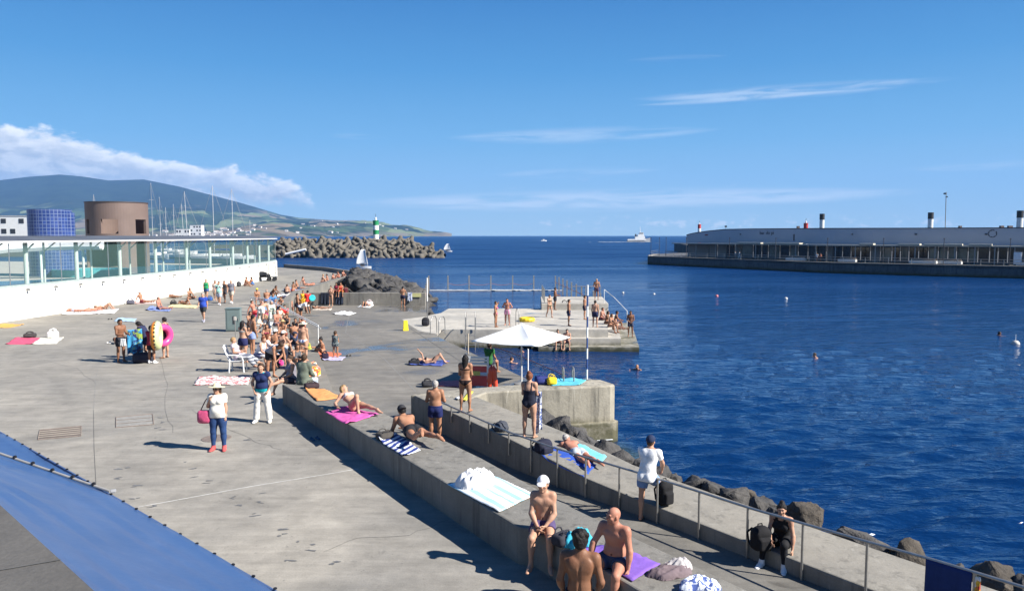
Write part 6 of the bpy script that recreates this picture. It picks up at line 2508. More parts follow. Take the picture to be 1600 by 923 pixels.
def awning_mat():
    m = bpy.data.materials.new('blue vinyl')
    m.use_nodes = True
    t = NT(m.node_tree)
    bs = t.n['Principled BSDF']
    pos = t.add('ShaderNodeNewGeometry').outputs['Position']
    n = t.noise(pos, 1.1, 4, .6, .5)
    c = t.mix(t.ramp(n, [(.3, 0), (.7, 1)]), (.034, .076, .185), (.046, .094, .215))
    dust = t.smooth(t.noise(pos, 3.0, 5, .7, .4), .55, .75)
    c = t.mix(t.math('MULTIPLY', dust, .10), c, (.20, .235, .33))
    t.put(bs.inputs['Base Color'], c)
    bs.inputs['Roughness'].default_value = .42
    t.put(bs.inputs['Normal'], t.add('ShaderNodeBump', {'Height': t.noise(pos, 5, 3), 'Strength': .12, 'Distance': .05}))
    return m


av = awning_mat()


def sheet(top, bot, name, m, n=26, sag=.10, thick=.008, parent=aw):
    T = resample(top, .18)
    V, F = [], []
    k = len(T)
    cum = [0]
    Bp = [Vector(p) for p in bot]
    for a, b in zip(Bp[:-1], Bp[1:]):
        cum.append(cum[-1] + (b - a).length)
    for i, p in enumerate(T):
        f = i / (k - 1) * cum[-1]
        j = max(q for q in range(len(Bp) - 1) if cum[q] <= f + 1e-9)
        q = Bp[j].lerp(Bp[j + 1], (f - cum[j]) / (cum[j + 1] - cum[j]))
        for h in range(n + 1):
            g = h / n
            v = p.lerp(q, g)
            v = v - Vector((0, 0, sag * 4 * g * (1 - g)))
            v.z += .045 * mnoise.noise(Vector((i * .10 + h * .05, h * .42, 3))) + .010 * mnoise.noise(Vector((i * .3, h * .9, 7)))
            V.append(v - O3)
    for i in range(k - 1):
        for h in range(n):
            a = i * (n + 1) + h
            F.append((a, a + 1, a + n + 2, a + n + 1))
    o = link_mesh(name, V, F, m, parent, smooth=True)
    md = o.modifiers.new('t', 'SOLIDIFY')
    md.thickness = thick
    return o


edge_o = [Vector((-7.9, 9.15, 4.80)), Vector((-5.6, 8.09, 4.60)), Vector((-4.02, 7.38, 4.42)), Vector((-1.74, 5.36, 4.40)), Vector((.9, 3.02, 4.38))]
edge_i = [Vector((-6.4, 7.55, 5.30)), Vector((-3.06, 4.41, 5.30)), Vector((-1.87, 3.33, 5.30)), Vector((1.2, .44, 5.30))]
sheet(edge_o, edge_i, 'main_sheet', av, sag=.07)
sheet([Vector((-7.0, 10.02, 4.40)), Vector((-5.5, 8.69, 4.40)), Vector((-4.04, 7.41, 4.41))], [Vector((-7.9, 9.15, 4.76)), Vector((-5.6, 8.09, 4.56)), Vector((-4.06, 7.40, 4.43))], 'end_sheet', av, n=8, sag=.05)
pipe_m = mat('awning pipe', (.40, .38, .34), rough=.5, metal=.3, var=.12, scale=6)
MB().tube([p - O3 + Vector((0, 0, .03)) for p in edge_o[:3]], .014, 8).build('ridge_pipe', pipe_m, aw)
MB().tube([Vector((-7.0, 10.02, 4.40)) - O3, Vector((-4.02, 7.39, 4.40)) - O3] + [p - O3 - Vector((0, 0, .01)) for p in edge_o[3:]], .016, 6).build('edge_cord', mat('awning hem', (.05, .09, .2), rough=.6), aw)
clip_m = mat('black clip', (.015, .015, .018), rough=.5)
pts_ = resample([Vector((-7.0, 10.02, 4.42)), Vector((-4.02, 7.39, 4.42)), Vector((-1.74, 5.36, 4.42)), Vector((.9, 3.02, 4.40))], .30)
for p in pts_[2:]:
    MB().box(tuple(p - O3), (.028, .018, .016), rz=random.uniform(-.6, .6), bev=.004).build('clip', clip_m, aw)
for t_ in (.15, .32, .5, .68, .86):
    q = edge_o[1].lerp(edge_o[2], t_)
    MB().box(tuple(q - O3 + Vector((0, 0, .045))), (.03, .035, .04), bev=.006).build('clip', clip_m, aw)
q = edge_o[2]
MB().box(tuple(q - O3 + Vector((.05, -.04, .05))), (.055, .03, .03), rz=.5, bev=.006).build('joint_bracket', mat('pale bracket', (.32, .32, .32), rough=.4), aw)
for q in (edge_o[2], edge_o[4]):
    MB().tube([q - O3 - Vector((0, 0, .03)), Vector((q.x, q.y, PL)) - O3], .035, 8).build('support_post', pipe_m, aw)
tag(aw, 'glossy blue vinyl awning clipped along its edge, sloping below the upper terrace', 'awning')

# ------------------------------------------------------------------ cloths, towels and bags
TOWN = [0]


def swt(px, py):
    z = 1.5
    for _ in range(8):
        p = at(px, py, z)
        q = p - Vector((1.28, .96, 0)) * .4
        z = float(np.interp(-q.y, [-s_[1] for s_ in SEAW], [s_[2] for s_ in SEAW]))
    return at(px, py, z)




def towel(quad, z, col, label, name='towel', bump=.030, cat='towel', stripes=None, hang=None, thick=.010):
    """quad: four photo points lying on the level z (or world points when z is None)"""
    TOWN[0] += 1
    P = [at(x, y, z) for x, y in quad] if z is not None else [Vector(p) for p in quad]
    c = sum(P, Vector()) / 4
    d = P[1] - P[0]
    rz = math.atan2(d.y, d.x)
    Ri = Matrix.Rotation(-rz, 3, 'Z')
    L = max((P[1] - P[0]).length, (P[2] - P[3]).length)
    Wd = max((P[3] - P[0]).length, (P[2] - P[1]).length)
    n, m = max(4, int(L / .07)), max(4, int(Wd / .07))
    V, F = [], []
    sd = TOWN[0] * 7.3
    for i in range(n + 1):
        for j in range(m + 1):
            f, g = i / n, j / m
            p = P[0].lerp(P[1], f).lerp(P[3].lerp(P[2], f), g)
            w = mnoise.fractal(Vector((p.x * 2.3 + sd, p.y * 2.3, sd)), .6, 2.2, 4)
            if f < .18 and g < .2 and TOWN[0] % 2:
                w += 1.2 * (.18 - f) / .18 * (.2 - g) / .2
            e_ = 1 + .04 * mnoise.noise(Vector((f * 3 + sd, g * 3, 0)))
            q = c + (p - c) * e_
            q.z = p.z + .012 + max(0, w) * bump * 1.8
            V.append(Ri @ (q - c))
    for i in range(n):
        for j in range(m):
            a = i * (m + 1) + j
            F.append((a, a + m + 1, a + m + 2, a + 1))
    o = link_mesh(name, V, F, cloth_mat(col), None, tuple(c), rz, smooth=True)
    md = o.modifiers.new('t', 'SOLIDIFY')
    md.thickness = thick
    tag(o, label, cat)
    return o


pattern('blue stripes', (.70, .74, .76), (.30, .50, .60), 'stripex', 4.3, (.75, .60, .52))
pattern('navy white stripes', (.02, .04, .20), (.62, .64, .68), 'stripey', 5.5)
pattern('red white', (.70, .66, .62), (.42, .12, .13), 'spots', 9)
pattern('floral', (.62, .08, .06), (.75, .48, .05), 'spots', 7, (.75, .70, .65))
pattern('navy dots', (.03, .05, .06), (.45, .47, .45), 'dots', 26)
pattern('blue print', (.10, .28, .55), (.55, .72, .80), 'spots', 6, (.02, .05, .20))
pattern('lilac print', (.45, .38, .46), (.60, .52, .58), 'spots', 12, (.30, .26, .34))
pattern('grey stripes', (.45, .46, .48), (.10, .11, .15), 'stripez', 9)
pattern('blue white spots', (.62, .66, .72), (.06, .10, .30), 'spots', 16)
pattern('multi print', (.05, .30, .55), (.02, .03, .14), 'spots', 4.5, (.32, .45, .08))

towel([(9, 538), (50, 538), (63, 528), (24, 528)], PL, (.60, .09, .16), 'pink towel beside a cream one on the empty plaza at left')
towel([(50, 538), (88, 537), (100, 527), (63, 528)], PL, (.66, .64, .55), 'cream towel joined to the pink one on the plaza at left')
towel([(-14, 513), (16, 512), (38, 507), (2, 506)], PL, (.55, .30, .08), 'orange-yellow towel at the left edge below the white wall')
towel([(302, 602), (388, 601), (392, 588), (310, 589)], PL, 'red white', 'wide white sheet with red pattern spread on the plaza behind the straw-hat woman', name='beach_sheet')
towel([(476, 609), (506, 608), (535, 622), (495, 627)], BT, (.62, .27, .10), 'orange towel laid flat on the parapet wall')
towel([(508, 644), (545, 637), (592, 648), (540, 664)], BT, (.50, .09, .30), 'bright pink towel under the reclining woman on the parapet wall', bump=.035)
towel([(590, 689), (616, 676), (657, 704), (632, 714)], BT, 'navy white stripes', 'navy and white striped towel under the man lying on his front')
towel([(699, 758), (769, 744), (837, 774), (780, 801)], BT, 'blue stripes', 'large white towel with pale blue stripes on the parapet wall', bump=.012)
towel([(906, 858), (948, 852), (1031, 882), (988, 909)], BT, (.19, .10, .42), 'purple towel under the bald man on the parapet wall', bump=.035)
towel([(861, 603), (872, 592), (919, 592), (906, 602)], 1.95, (.10, .42, .55), 'turquoise towel spread on the pier wall beside a yellow bag')
towel([(638, 571), (652, 563), (703, 564), (690, 572)], DK, (.06, .09, .30), 'dark blue towel under the woman sunbathing on the pool deck')
towel([(684, 603), (690, 595), (733, 597), (728, 606)], DK, (.55, .16, .17), 'pinkish towel on the deck behind the grey-haired man')
towel([swt(*q) for q in ((846, 716), (866, 698), (932, 727), (914, 748))], None, (.03, .08, .36), 'royal blue towel under the man dozing on the sea wall')
towel([swt(*q) for q in ((893, 702), (904, 693), (948, 714), (940, 723))], None, (.16, .50, .60), 'turquoise towel edge on the seaward side of the dozing man')
towel([(519, 491), (533, 487), (557, 489), (545, 493)], DK, (.74, .74, .72), 'white towel lying alone on the pool deck', bump=.05)
towel([(557, 480), (566, 476), (584, 477), (578, 481)], DK, (.74, .74, .72), 'small white towel under the person with raised knees at the cross wall')
towel([(391, 495), (396, 488), (422, 488), (418, 495)], PL, (.42, .07, .17), 'magenta mat on the plaza behind the cabinet')
towel([(480, 558), (500, 549), (534, 553), (520, 562)], DK, (.55, .15, .08), 'orange-red towel under the woman in the dark bikini')
towel([(503, 563), (512, 556), (540, 558), (533, 564)], DK, (.40, .38, .55), 'lilac towel under the child in the dotted dress')
towel([(178, 502), (184, 497), (214, 498), (210, 503)], PL, (.35, .48, .62), 'pale blue towel on the plaza behind the group with swim rings')
towel([(420, 467), (423, 463), (441, 463), (439, 467)], PL, (.10, .38, .55), 'light blue towel on the plaza near the curved parapet')
towel([(430, 462.5), (434, 459), (456, 458), (452, 462)], PL, (.74, .73, .70), 'white towel on the plaza beside the curved parapet')
towel([(227, 485), (234, 479), (270, 481), (264, 487)], PL, (.20, .26, .50), 'blue towel under the sunbather sitting with outstretched legs')
towel([(94, 492), (104, 486), (186, 483), (178, 490)], PL, (.66, .62, .62), 'long pale towel under the sunbathers below the white wall')
towel([(200, 475), (205, 471), (248, 471), (244, 475)], PL, (.62, .48, .46), 'pale pink towel under the sunbather leaning by the white wall')
towel([(262, 480), (268, 475), (312, 478), (305, 482)], PL, (.60, .52, .30), 'sandy yellow towel under the sunbather with dark bag')
towel([(408, 552), (414, 547), (438, 551), (432, 557)], 1.65, 'blue white spots', 'blue and white towel under the two men in white caps')
towel([(395, 508), (400, 502), (428, 503), (424, 509)], PL, (.68, .67, .64), 'white towel beside the yellow-green hat on the steps')
towel([(440, 455), (444, 451), (474, 449), (470, 454)], PL, (.30, .34, .46), 'blue-grey towel at the foot of the curved parapet')
towel([(487, 484.5), (490, 481), (519, 482), (517, 485)], DK, (.58, .50, .42), 'beige towel under the sunbather near the cross wall')
pattern('teal cloth', (.05, .42, .52), (.08, .50, .62), 'spots', 5)


def hung(px0, px1, Y, z0, z1, col, label, name='hanging_towel', dirv=None, a=None, b=None, out=.05):
    """cloth hanging straight down from a wall or rail between two world points"""
    A = Vector(a) if a else Vector((aty(px0, 460, Y).x, Y, z1))
    Bv = Vector(b) if b else Vector((aty(px1, 460, Y).x, Y, z1))
    n, m = 22, 12
    V, F = [], []
    d = (Bv - A)
    d.z = 0
    nn = Vector((d.y, -d.x, 0)).normalized()
    for i in range(n + 1):
        for j in range(m + 1):
            f, g = i / n, j / m
            p = A.lerp(Bv, f)
            p = Vector((p.x, p.y, p.z + (z0 - z1) * g * (1 - .06 * math.sin(f * 9))))
            p += nn * (.025 + .035 * math.sin(f * 17 + g) * g)
            V.append(p - A)
    for i in range(n):
        for j in range(m):
            q = i * (m + 1) + j
            F.append((q, q + 1, q + m + 2, q + m + 1))
    o = link_mesh(name, V, F, cloth_mat(col), None, tuple(A), 0, smooth=True)
    md = o.modifiers.new('t', 'SOLIDIFY')
    md.thickness = .012
    tag(o, label, 'towel')
    return o


hung(501, 515, 63.36, 1.2, 2.22, (.02, .025, .04), 'dark navy towel hung over the cross wall left of the woman in the pale bikini')
hung(524, 536, 63.36, 1.2, 2.22, (.022, .03, .05), 'dark towel hung over the cross wall right of the woman in the pale bikini')
hung(637, 644, 63.3, 1.5, 2.23, 'blue white spots', 'purple and white towel hung over the cross wall by the standing man')
hung(0, 0, 0, 1.25, 2.11, (.018, .036, .13), 'dark blue cloth tied to the handrail at the lower right', name='rail_cloth', a=inn(1466, 2.115), b=inn(1541, 2.13))
hung(0, 0, 0, 1.45, 2.1, 'floral', 'small red and white cloth hanging at the end of the dark blue one', name='rail_cloth', a=inn(1547, 2.1), b=inn(1556, 2.1))


def bag(px, py, z, w, d, h, col, label, rz=0.0, kind='bag', vox=None, extra=()):
    p = at(px, py, z) if z is not None else px.copy()
    dist = (p - Vector((0, 0, 7))).length
    vox = vox or min(.03, max(.009, dist * .0007))
    e = empty({'bag': 'beach_bag', 'backpack': 'backpack', 'tote': 'tote_bag', 'bundle': 'clothes_bundle'}[kind], tuple(p), rz)
    cm = cloth_mat(col)
    rr = random.Random(int(px if z is not None else p.x * 100))
    if kind == 'bundle':
        V, F, n = [], [], 34
        sd = rr.uniform(0, 50)
        for i in range(n + 1):
            for j in range(n + 1):
                x, y = i / n * 2 - 1, j / n * 2 - 1
                th_ = math.atan2(y, x)
                k_ = .78 + .30 * mnoise.noise(Vector((math.cos(th_) * 1.3 + sd, math.sin(th_) * 1.3, 0)))
                r = math.hypot(x, y) / k_
                q1 = 1 - abs(mnoise.noise(Vector((x * 1.7 + sd, y * 2.2, 1)))) * 2.0
                q2 = 1 - abs(mnoise.noise(Vector((x * 4.2 + sd, y * 3.6, 5)))) * 2.0
                z = h * max(0, 1 - r * r) ** .40 * (.50 + .34 * q1 + .20 * q2)
                sc_ = min(1, 1 / max(r, 1e-6))
                V.append((x * w / 2 * 1.25 * sc_, y * d / 2 * 1.25 * sc_, max(.004, z)))
        for i in range(n):
            for j in range(n):
                a = i * (n + 1) + j
                F.append((a, a + n + 1, a + n + 2, a + 1))
        bpy.data.objects.remove(e)
        e = link_mesh('clothes_bundle', V, F, cm, None, tuple(p), rz, smooth=True)
    else:
        pr = [('box', (0, 0, h * .48), (w / 2, d / 2, h * .48), min(w, d, h) * .32, .03), ('ell', (0, -d * .35, h * .35), (w * .36, d * .25, h * .26), .04)]
        if kind == 'backpack':
            pr = [('box', (0, 0, h * .45), (w / 2, d / 2, h * .45), min(w, d, h) * .38, .04), ('ell', (0, 0, h * .8), (w * .42, d * .42, h * .22), .05), ('box', (0, -d * .5, h * .32), (w * .36, d * .22, h * .26), .05, .03)]
        blob('bag_body', pr, vox, cm, e)
        sm = cloth_mat(extra[0]) if extra else cm
        if kind == 'backpack':
            for s_ in (-1, 1):
                MB().tube([(s_ * w * .28, d * .45, h * .85), (s_ * w * .36, d * .85, h * .6), (s_ * w * .34, d * .7, h * .2), (s_ * w * .3, d * .45, h * .08)], .02, 6).build('strap', sm, e)
            MB().tube([(-.05, d * .1, h * .95), (-.04, d * .12, h * 1.07), (.04, d * .12, h * 1.07), (.05, d * .1, h * .95)], .012, 6).build('handle', sm, e)
        else:
            for s_ in (-1, 1):
                MB().tube([(-w * .28, s_ * d * .3, h * .9), (-w * .2, s_ * d * .34, h * 1.22), (0, s_ * d * .36, h * 1.32), (w * .2, s_ * d * .34, h * 1.22), (w * .28, s_ * d * .3, h * .9)], .012 if vox < .02 else .02, 6).build('handle', sm, e)
    tag(e, label, 'bag' if kind != 'bundle' else 'clothes')
    return e


bag(47, 527, PL, .55, .35, .22, (.05, .045, .045), 'dark holdall lying on the pink towel', .4)
bag(83, 528, PL, .5, .3, .36, (.72, .72, .70), 'white canvas bag standing on the cream towel', .2, 'tote')
bag(248, 465, PL, .5, .4, .42, (.22, .20, .21), 'grey backpack by the white wall behind the sunbathers', .1, 'backpack')
bag(204, 475, PL, .55, .4, .32, (.09, .09, .12), 'dark rolled bag by the white wall at the sunbather\'s head', .3)
bag(373, 447.5, PL, .4, .35, .5, (.05, .05, .055), 'black bag against the white wall beside the seated pair', 0, 'backpack')
bag(271, 476, PL, .45, .3, .28, (.03, .03, .03), 'black bag at the head of the yellow towel', .3)
bag(224, 566, PL, .75, .5, .42, (.035, .035, .05), 'large dark bag on the ground amid the group with swim rings', .2)
bag(487, 606, BT, .42, .26, .16, (.045, .03, .035), 'black shoulder bag on the parapet wall beside the orange towel', .5)
bag(490, 590, DK + .15, .55, .4, .48, 'floral', 'red and yellow flowered bag behind the man in the olive shirt', .3, 'tote')
e = bag(744, 759, BT, .72, .52, .34, (.66, .66, .67), 'crumpled white tote bag on the striped towel', .5, 'bundle')
e.name, e['category'] = 'tote_bag', 'bag'
for x_, a_ in ((-.05, .3), (.06, -.5)):
    MB().tube([(x_ - .13, .0, .14), (x_ - .12, .08 * a_, .29), (x_ - .05, .14 * a_, .33), (x_ + .02, .12 * a_, .28), (x_ + .05, .02, .16)], .011, 6).build('handle', cloth_mat((.70, .70, .70)), e)
bag(601, 685, BT, .36, .26, .16, (.06, .055, .05), 'dark camera bag at the elbow of the man lying on his front', .8)
bag(905, 852, BT, .46, .30, .28, (.05, .38, .50), 'turquoise towel bundled up behind the young man\'s head', .4, 'bundle')
bag(878, 850, BT, .30, .22, .18, (.035, .035, .045), 'dark bag beside the bundled turquoise towel', .8)
bag(1046, 896, BT, .58, .36, .13, (.15, .115, .125), 'crumpled mauve-grey clothes next to the purple towel', .2, 'bundle')
bag(1060, 889, BT, .44, .30, .17, (.38, .36, .36), 'pale grey cloth heaped over the mauve-grey clothes', .5, 'bundle')
bag(1094, 921, BT, .55, .38, .18, 'blue white spots', 'blue and white towel heaped at the bottom edge of the parapet wall', .1, 'bundle')
bag(847, 600, 1.95, .50, .34, .30, (.03, .04, .16), 'navy cool bag on the pier wall', .2)
bag(862, 601, 1.95, .34, .26, .28, (.68, .50, .03), 'bright yellow dry bag on the pier wall', .3)
bag(647, 569, DK, .5, .3, .2, (.02, .02, .025), 'black bag at the head of the sunbathing woman on the deck', .2)
bag(668, 604, DK, .45, .3, .24, (.035, .035, .04), 'dark bag with hooped handles on the deck beyond the grey-haired man', .2)
bag(swt(783, 673), 0, None, .40, .24, .26, (.05, .055, .07), 'grey-blue backpack slumped on the sea wall behind the woman in the swimsuit', .9, 'backpack')
bag(swt(849, 707), 0, None, .46, .30, .34, (.02, .022, .04), 'black backpack at the head of the dozing man on the sea wall', .7, 'backpack')
bag(1039, 788, 1.40, .34, .22, .52, (.013, .013, .015), 'black rucksack held upright on the sea wall by the man in the white shirt', .6, 'backpack', extra=((.02, .02, .02),))
bag(1188, 858, 1.32, .36, .26, .44, (.012, .012, .014), 'black rucksack on the sea wall beside the seated woman in black', .3, 'backpack')
bag(665, 509, DK, .5, .4, .55, (.02, .02, .024), 'black bag propped at the foot of the white and grey pole', 0, 'backpack')
bag(425, 579, PL, .40, .3, .34, (.025, .025, .03), 'black bag that the bending man is reaching into', .3)
bag(508, 561, DK, .34, .22, .30, (.03, .02, .04), 'black and white bag in front of the woman in the dark bikini', .2)
bag(482, 553, DK, .3, .24, .42, (.42, .45, .08), 'lime green bag beside the bikini woman in the hat', 0)
bag(882, 483, DK, .7, .5, .55, (.03, .03, .035), 'black bag leaning on the diving block', 0)
bag(432, 562, PL, .34, .26, .28, (.05, .25, .48), 'bright blue bag behind the bending man', .1)
bag(437, 571, PL, .30, .24, .18, (.55, .05, .22), 'hot pink bag near the woman with the grey top', .1)
bag(577, 478, DK, .6, .4, .4, (.64, .55, .55), 'pale pink bag beside the small white towel at the cross wall', 0)
bag(448, 458, PL, .5, .4, .45, (.03, .03, .035), 'black bag on the plaza behind the seated boy', 0)


def sandals(px, py, z, col, label, rz=.3):
    p = at(px, py, z)
    e = empty('sandals', tuple(p), rz)
    for s_ in (-1, 1):
        blob('sandal', [('box', (s_ * .075, s_ * .02, .015), (.042, .13, .012), .01), ('cone', (s_ * .075 - .04, .03, .02), (s_ * .075, .06, .06), .013, .013), ('cone', (s_ * .075 + .04, .03, .02), (s_ * .075, .06, .06), .013, .013)], .012, cloth_mat(col), e)
    tag(e, label, 'sandals')


sandals(172, 499, PL, (.03, .03, .03), 'black sandals on the plaza below the reclining sunbathers')
sandals(171, 536, PL, (.62, .60, .56), 'white sandals behind the man in dark trunks', 1.2)
sandals(545, 556, DK, (.04, .04, .04), 'black flip-flops on the pool deck beside the child')
sandals(690, 626, 1.95, (.05, .05, .06), 'dark sandals on the wall corner by the grey-haired man', .9)
sandals(492, 686, PL, (.05, .10, .16), 'dark flip-flops in the shadow of the parapet wall', .6)
o = towel([(722, 625), (733, 611), (740, 612), (729, 626)], 1.95, (.62, .55, .08), 'yellow strip of cloth on the wall corner beside the bikini woman', name='cloth_strip', bump=.004)
o = towel([(711, 622), (718, 619), (724, 621), (716, 624)], 1.95, (.74, .74, .74), 'crumpled white cloth on the wall corner', name='cloth_strip', bump=.03)

# foam cushion ring on the platform
p = at(823, 502, DK)
o = blob('float_cushion', [('cone', (.42 * math.cos(a), .42 * math.sin(a), .13), (.42 * math.cos(a + .5), .42 * math.sin(a + .5), .13), .15, .15, .03) for a in np.arange(0, 6.28, .5)], .04, mat('yellow float', (.66, .46, .02), rough=.5), None, tuple(p))
tag(o, 'round yellow float lying on the bathing platform', 'float')

# plastic armchair for the woman reclining on the plaza
p = at(371, 580, PL)
CH = Vector(p)
e = empty('plastic_chair', tuple(p), RAD(8))
pm = mat('white plastic', (.72, .72, .70), rough=.4)
for x, y in ((-.22, -.24), (-.22, .24), (.26, -.26), (.26, .26)):
    MB().tube([(x * 1.12, y * 1.08, 0), (x, y, .42)], .026, 8).build('leg', pm, e)
MB().box((.02, 0, .42), (.54, .52, .035), bev=.012).build('seat', pm, e)
mb = MB()
for k in range(5):
    y = -.2 + .1 * k
    mb.tube([(-.24, y, .44), (-.36, y, .72), (-.44, y * .95, .95)], .026, 6)
mb.tube([(-.44, -.22, .96), (-.45, 0, 1.0), (-.44, .22, .96)], .03, 8)
mb.build('backrest', pm, e)
for s_ in (-1, 1):
    MB().tube([(-.32, s_ * .28, .66), (.0, s_ * .30, .66), (.22, s_ * .29, .63), (.27, s_ * .26, .42)], .028, 8).build('armrest', pm, e)
tag(e, 'white plastic armchair on the plaza with a woman reclining in it', 'chair')

# ------------------------------------------------------------------ people
def level(p):
    if p.y > 51:
        xs = np.interp(p.y, [q[1] for q in PARAPET], [q[0] for q in PARAPET])
        return PL if p.x < xs + .1 else DK
    s_ = (Vector((p.x, p.y)) - E1).dot(nrmE)
    return PL if s_ < 0 else (1.65 if s_ < .75 else (1.40 if s_ < 1.5 else DK))


def G(px, py, z=None):
    if z is not None:
        return at(px, py, z)
    best = None
    for zz in (PL, 1.65, 1.40, DK):
        p = at(px, py, zz)
        if abs(level(p) - zz) < .01:
            return p
        if best is None or abs(level(p) - zz) < best[0]:
            best = (abs(level(p) - zz), p, level(p))
    return Vector((best[1].x, best[1].y, best[2]))


def WZ(px, py):
    p = at(px, py, 1.05)
    z = .96 + .186 * (p.y - 7) / 16
    return at(px, py, z)


def lie(h, f, z):
    a, b = at(*h, z), at(*f, z)
    d = b - a
    return (a + b) / 2, math.degrees(math.atan2(d.x, -d.y))


def trunks(c, ln=.5):
    return ('trunks', c, ln)


def bikini(c, c2=None):
    return (('briefs', c), ('bikini_top', c2 or c))


pattern('mint tee', (.64, .66, .66), (.25, .52, .45), 'spots', 3.2, (.03, .03, .035))
NAVY, BLACK, WHITE = (.015, .022, .075), (.014, .014, .016), (.72, .72, .70)
S = {}

# --- nearest group on the parapet wall
person(Vector((.48, 11.26, PL)), -8, 'sit_seat', 1.66, 'm', 'fair', 'grey', 'short', (trunks((.075, .055, .13), .42), ('cap', (.66, .64, .64))), 'older man in a white cap sitting on the parapet wall end with hands clasped', fat=-.05, shw=.150, seat=BT, fingers=True, vox=.0075,
       spine=(-.05, 0, 1), chest=(.12, 0, 1), face=(.95, -.1, -.36), t=B((1, .14, -.16)), s=B((.03, .02, -1)), u=B((.30, .13, -1)), a=dict(L=(.55, -.52, -.62), R=(.58, -.46, -.66)), h=dict(L=(.5, -.7, -.5), R=(.55, -.6, -.6)))
person(Vector((.80, 8.50, PL)), 168, 'hold', 1.73, 'm', 'brown', 'black', 'curly', (trunks((.03, .035, .05)),), 'black-haired young man with bare tanned back standing nearest the camera', fingers=True, vox=.0075,
       u=dict(L=(-.12, .20, -1), R=(-.05, .26, -1)), a=dict(L=(.55, -.1, -.9), R=(.65, -.22, -.75)), twist=.0)
person(Vector((1.42, 10.0, PL)), -32, 'sit_seat', 1.66, 'm', 'red', 'grey', 'bald', (trunks((.035, .05, .10), .40),), 'bald man with reddened skin sitting on the purple towel at the wall edge', fat=.18, seat=BT, fingers=True, vox=.0075,
       spine=(.04, 0, 1), chest=(.26, .05, 1), face=(.80, -.55, -.30), t=dict(L=(.95, .22, -.12), R=(.95, .5, -.1)), s=dict(L=(.05, -.05, -1), R=(.1, -.1, -1)), u=dict(L=(.18, .28, -1), R=(.42, .38, -.9)), a=dict(L=(.14, -.02, -1), R=(.35, .10, -.95)), h=dict(L=(.3, .1, -.9), R=(.5, .2, -.7)))
# --- walkway and sea wall
p = WZ(1002, 810)
person(p, 146, 'hold', 1.80, 'm', 'fair', 'brown', 'crop', (('tshirt', (.74, .74, .74), -.13), ('shorts', (.16, .25, .44), .52), ('cap', (.02, .03, .07))), 'man in a white polo and blue shorts with one foot on the sea wall', fingers=True, vox=.009,
       spine=(.20, 0, 1), chest=(.30, 0, 1), face=(.8, .1, -.55), t=dict(L=(-.02, .05, -1), R=(.80, .10, -.55)), s=dict(L=(-.03, .02, -1), R=(-.10, 0, -1)), u=dict(L=(.35, .1, -.95), R=(.5, .14, -.85)), a=dict(L=(.7, -.3, -.55), R=(.55, -.25, -.75)))
p = at(1222, 850, 1.34)
root_w, inf_w = person(p, -34, 'sit_seat', 1.68, 'f', 'fair', 'black', 'bun', (('tank', BLACK, -.10), ('leggings', (.012, .013, .017)), ('shoes', (.72, .72, .72))), 'woman in a black vest and leggings sitting on the sea wall by the handrail', seat=1.33, fingers=True, vox=.0085,
                       spine=(.16, 0, 1), chest=(.42, .05, 1), face=(.75, .15, -.66), t=dict(L=(.9, .10, .15), R=(.9, .34, .15)), s=dict(L=(.0, .02, -1), R=(.08, .05, -1)), u=dict(L=(.22, .28, -1), R=(.25, .2, -1)), a=dict(L=(.38, .06, -.9), R=(.75, -.35, -.35)))
hp = pworld(inf_w, inf_w['J']['L']['wri'] + inf_w['J']['L']['hd'] * .12)
cmr = empty('compact_camera', tuple(hp))
MB().box((0, 0, -.03), (.13, .06, .085), bev=.012).build('camera_body', mat('camera black', (.02, .02, .02), rough=.5), cmr)
mb = MB().lathe([(0, 0), (.034, 0), (.034, .05), (0, .05)], 16)
mb.v = [Vector((v.x, -v.z - .03, v.y - .03)) for v in mb.v]
mb.build('lens', mat('camera silver', (.35, .35, .36), rough=.3, metal=.6), cmr)
tag(cmr, 'small camera dangling from the hand of the seated woman in black', 'camera')

p = WZ(681, 688)
person(p, 176, 'hold', 1.76, 'm', 'tan', 'grey', 'short', (trunks((.014, .020, .085), .50),), 'grey-haired man in navy swimming trunks seen from behind on the walkway', fat=.22, vox=.012,
       spine=(.04, 0, 1), face=(.85, 0, -.5), u=B((.12, .30, -1)), a=B((.95, -.25, -.15)))
p = at(728, 642, 1.93)
person(p, 170, 'hold', 1.66, 'f', 'tan', 'black', 'long', bikini((.022, .014, .014)), 'long-haired woman in a dark bikini standing on the corner of the sea wall', vox=.012, u=B((.12, .12, -1)), a=B((.8, -.25, -.35)), fat=.04)
p = at(828, 683, 1.80)
_, inf_s = person(p, 163, 'crossarm', 1.72, 'f', 'fair', 'red', 'bun', (('swimsuit', (.014, .016, .03)),), 'woman in a black one-piece swimsuit standing on the sea wall facing the water', vox=.011, fat=.12)
p = pworld(inf_s, inf_s['J']['R']['wri'])
hung(0, 0, 0, p.z - 1.0, p.z + .05, 'blue white spots', 'blue and white towel draped over the arm of the woman in the swimsuit', name='carried_towel', a=Vector((p.x - .02, p.y - .03, p.z + .04)), b=Vector((p.x + .22, p.y - .10, p.z + .04)))
l, hd = lie((527, 634), (596, 656), BT)
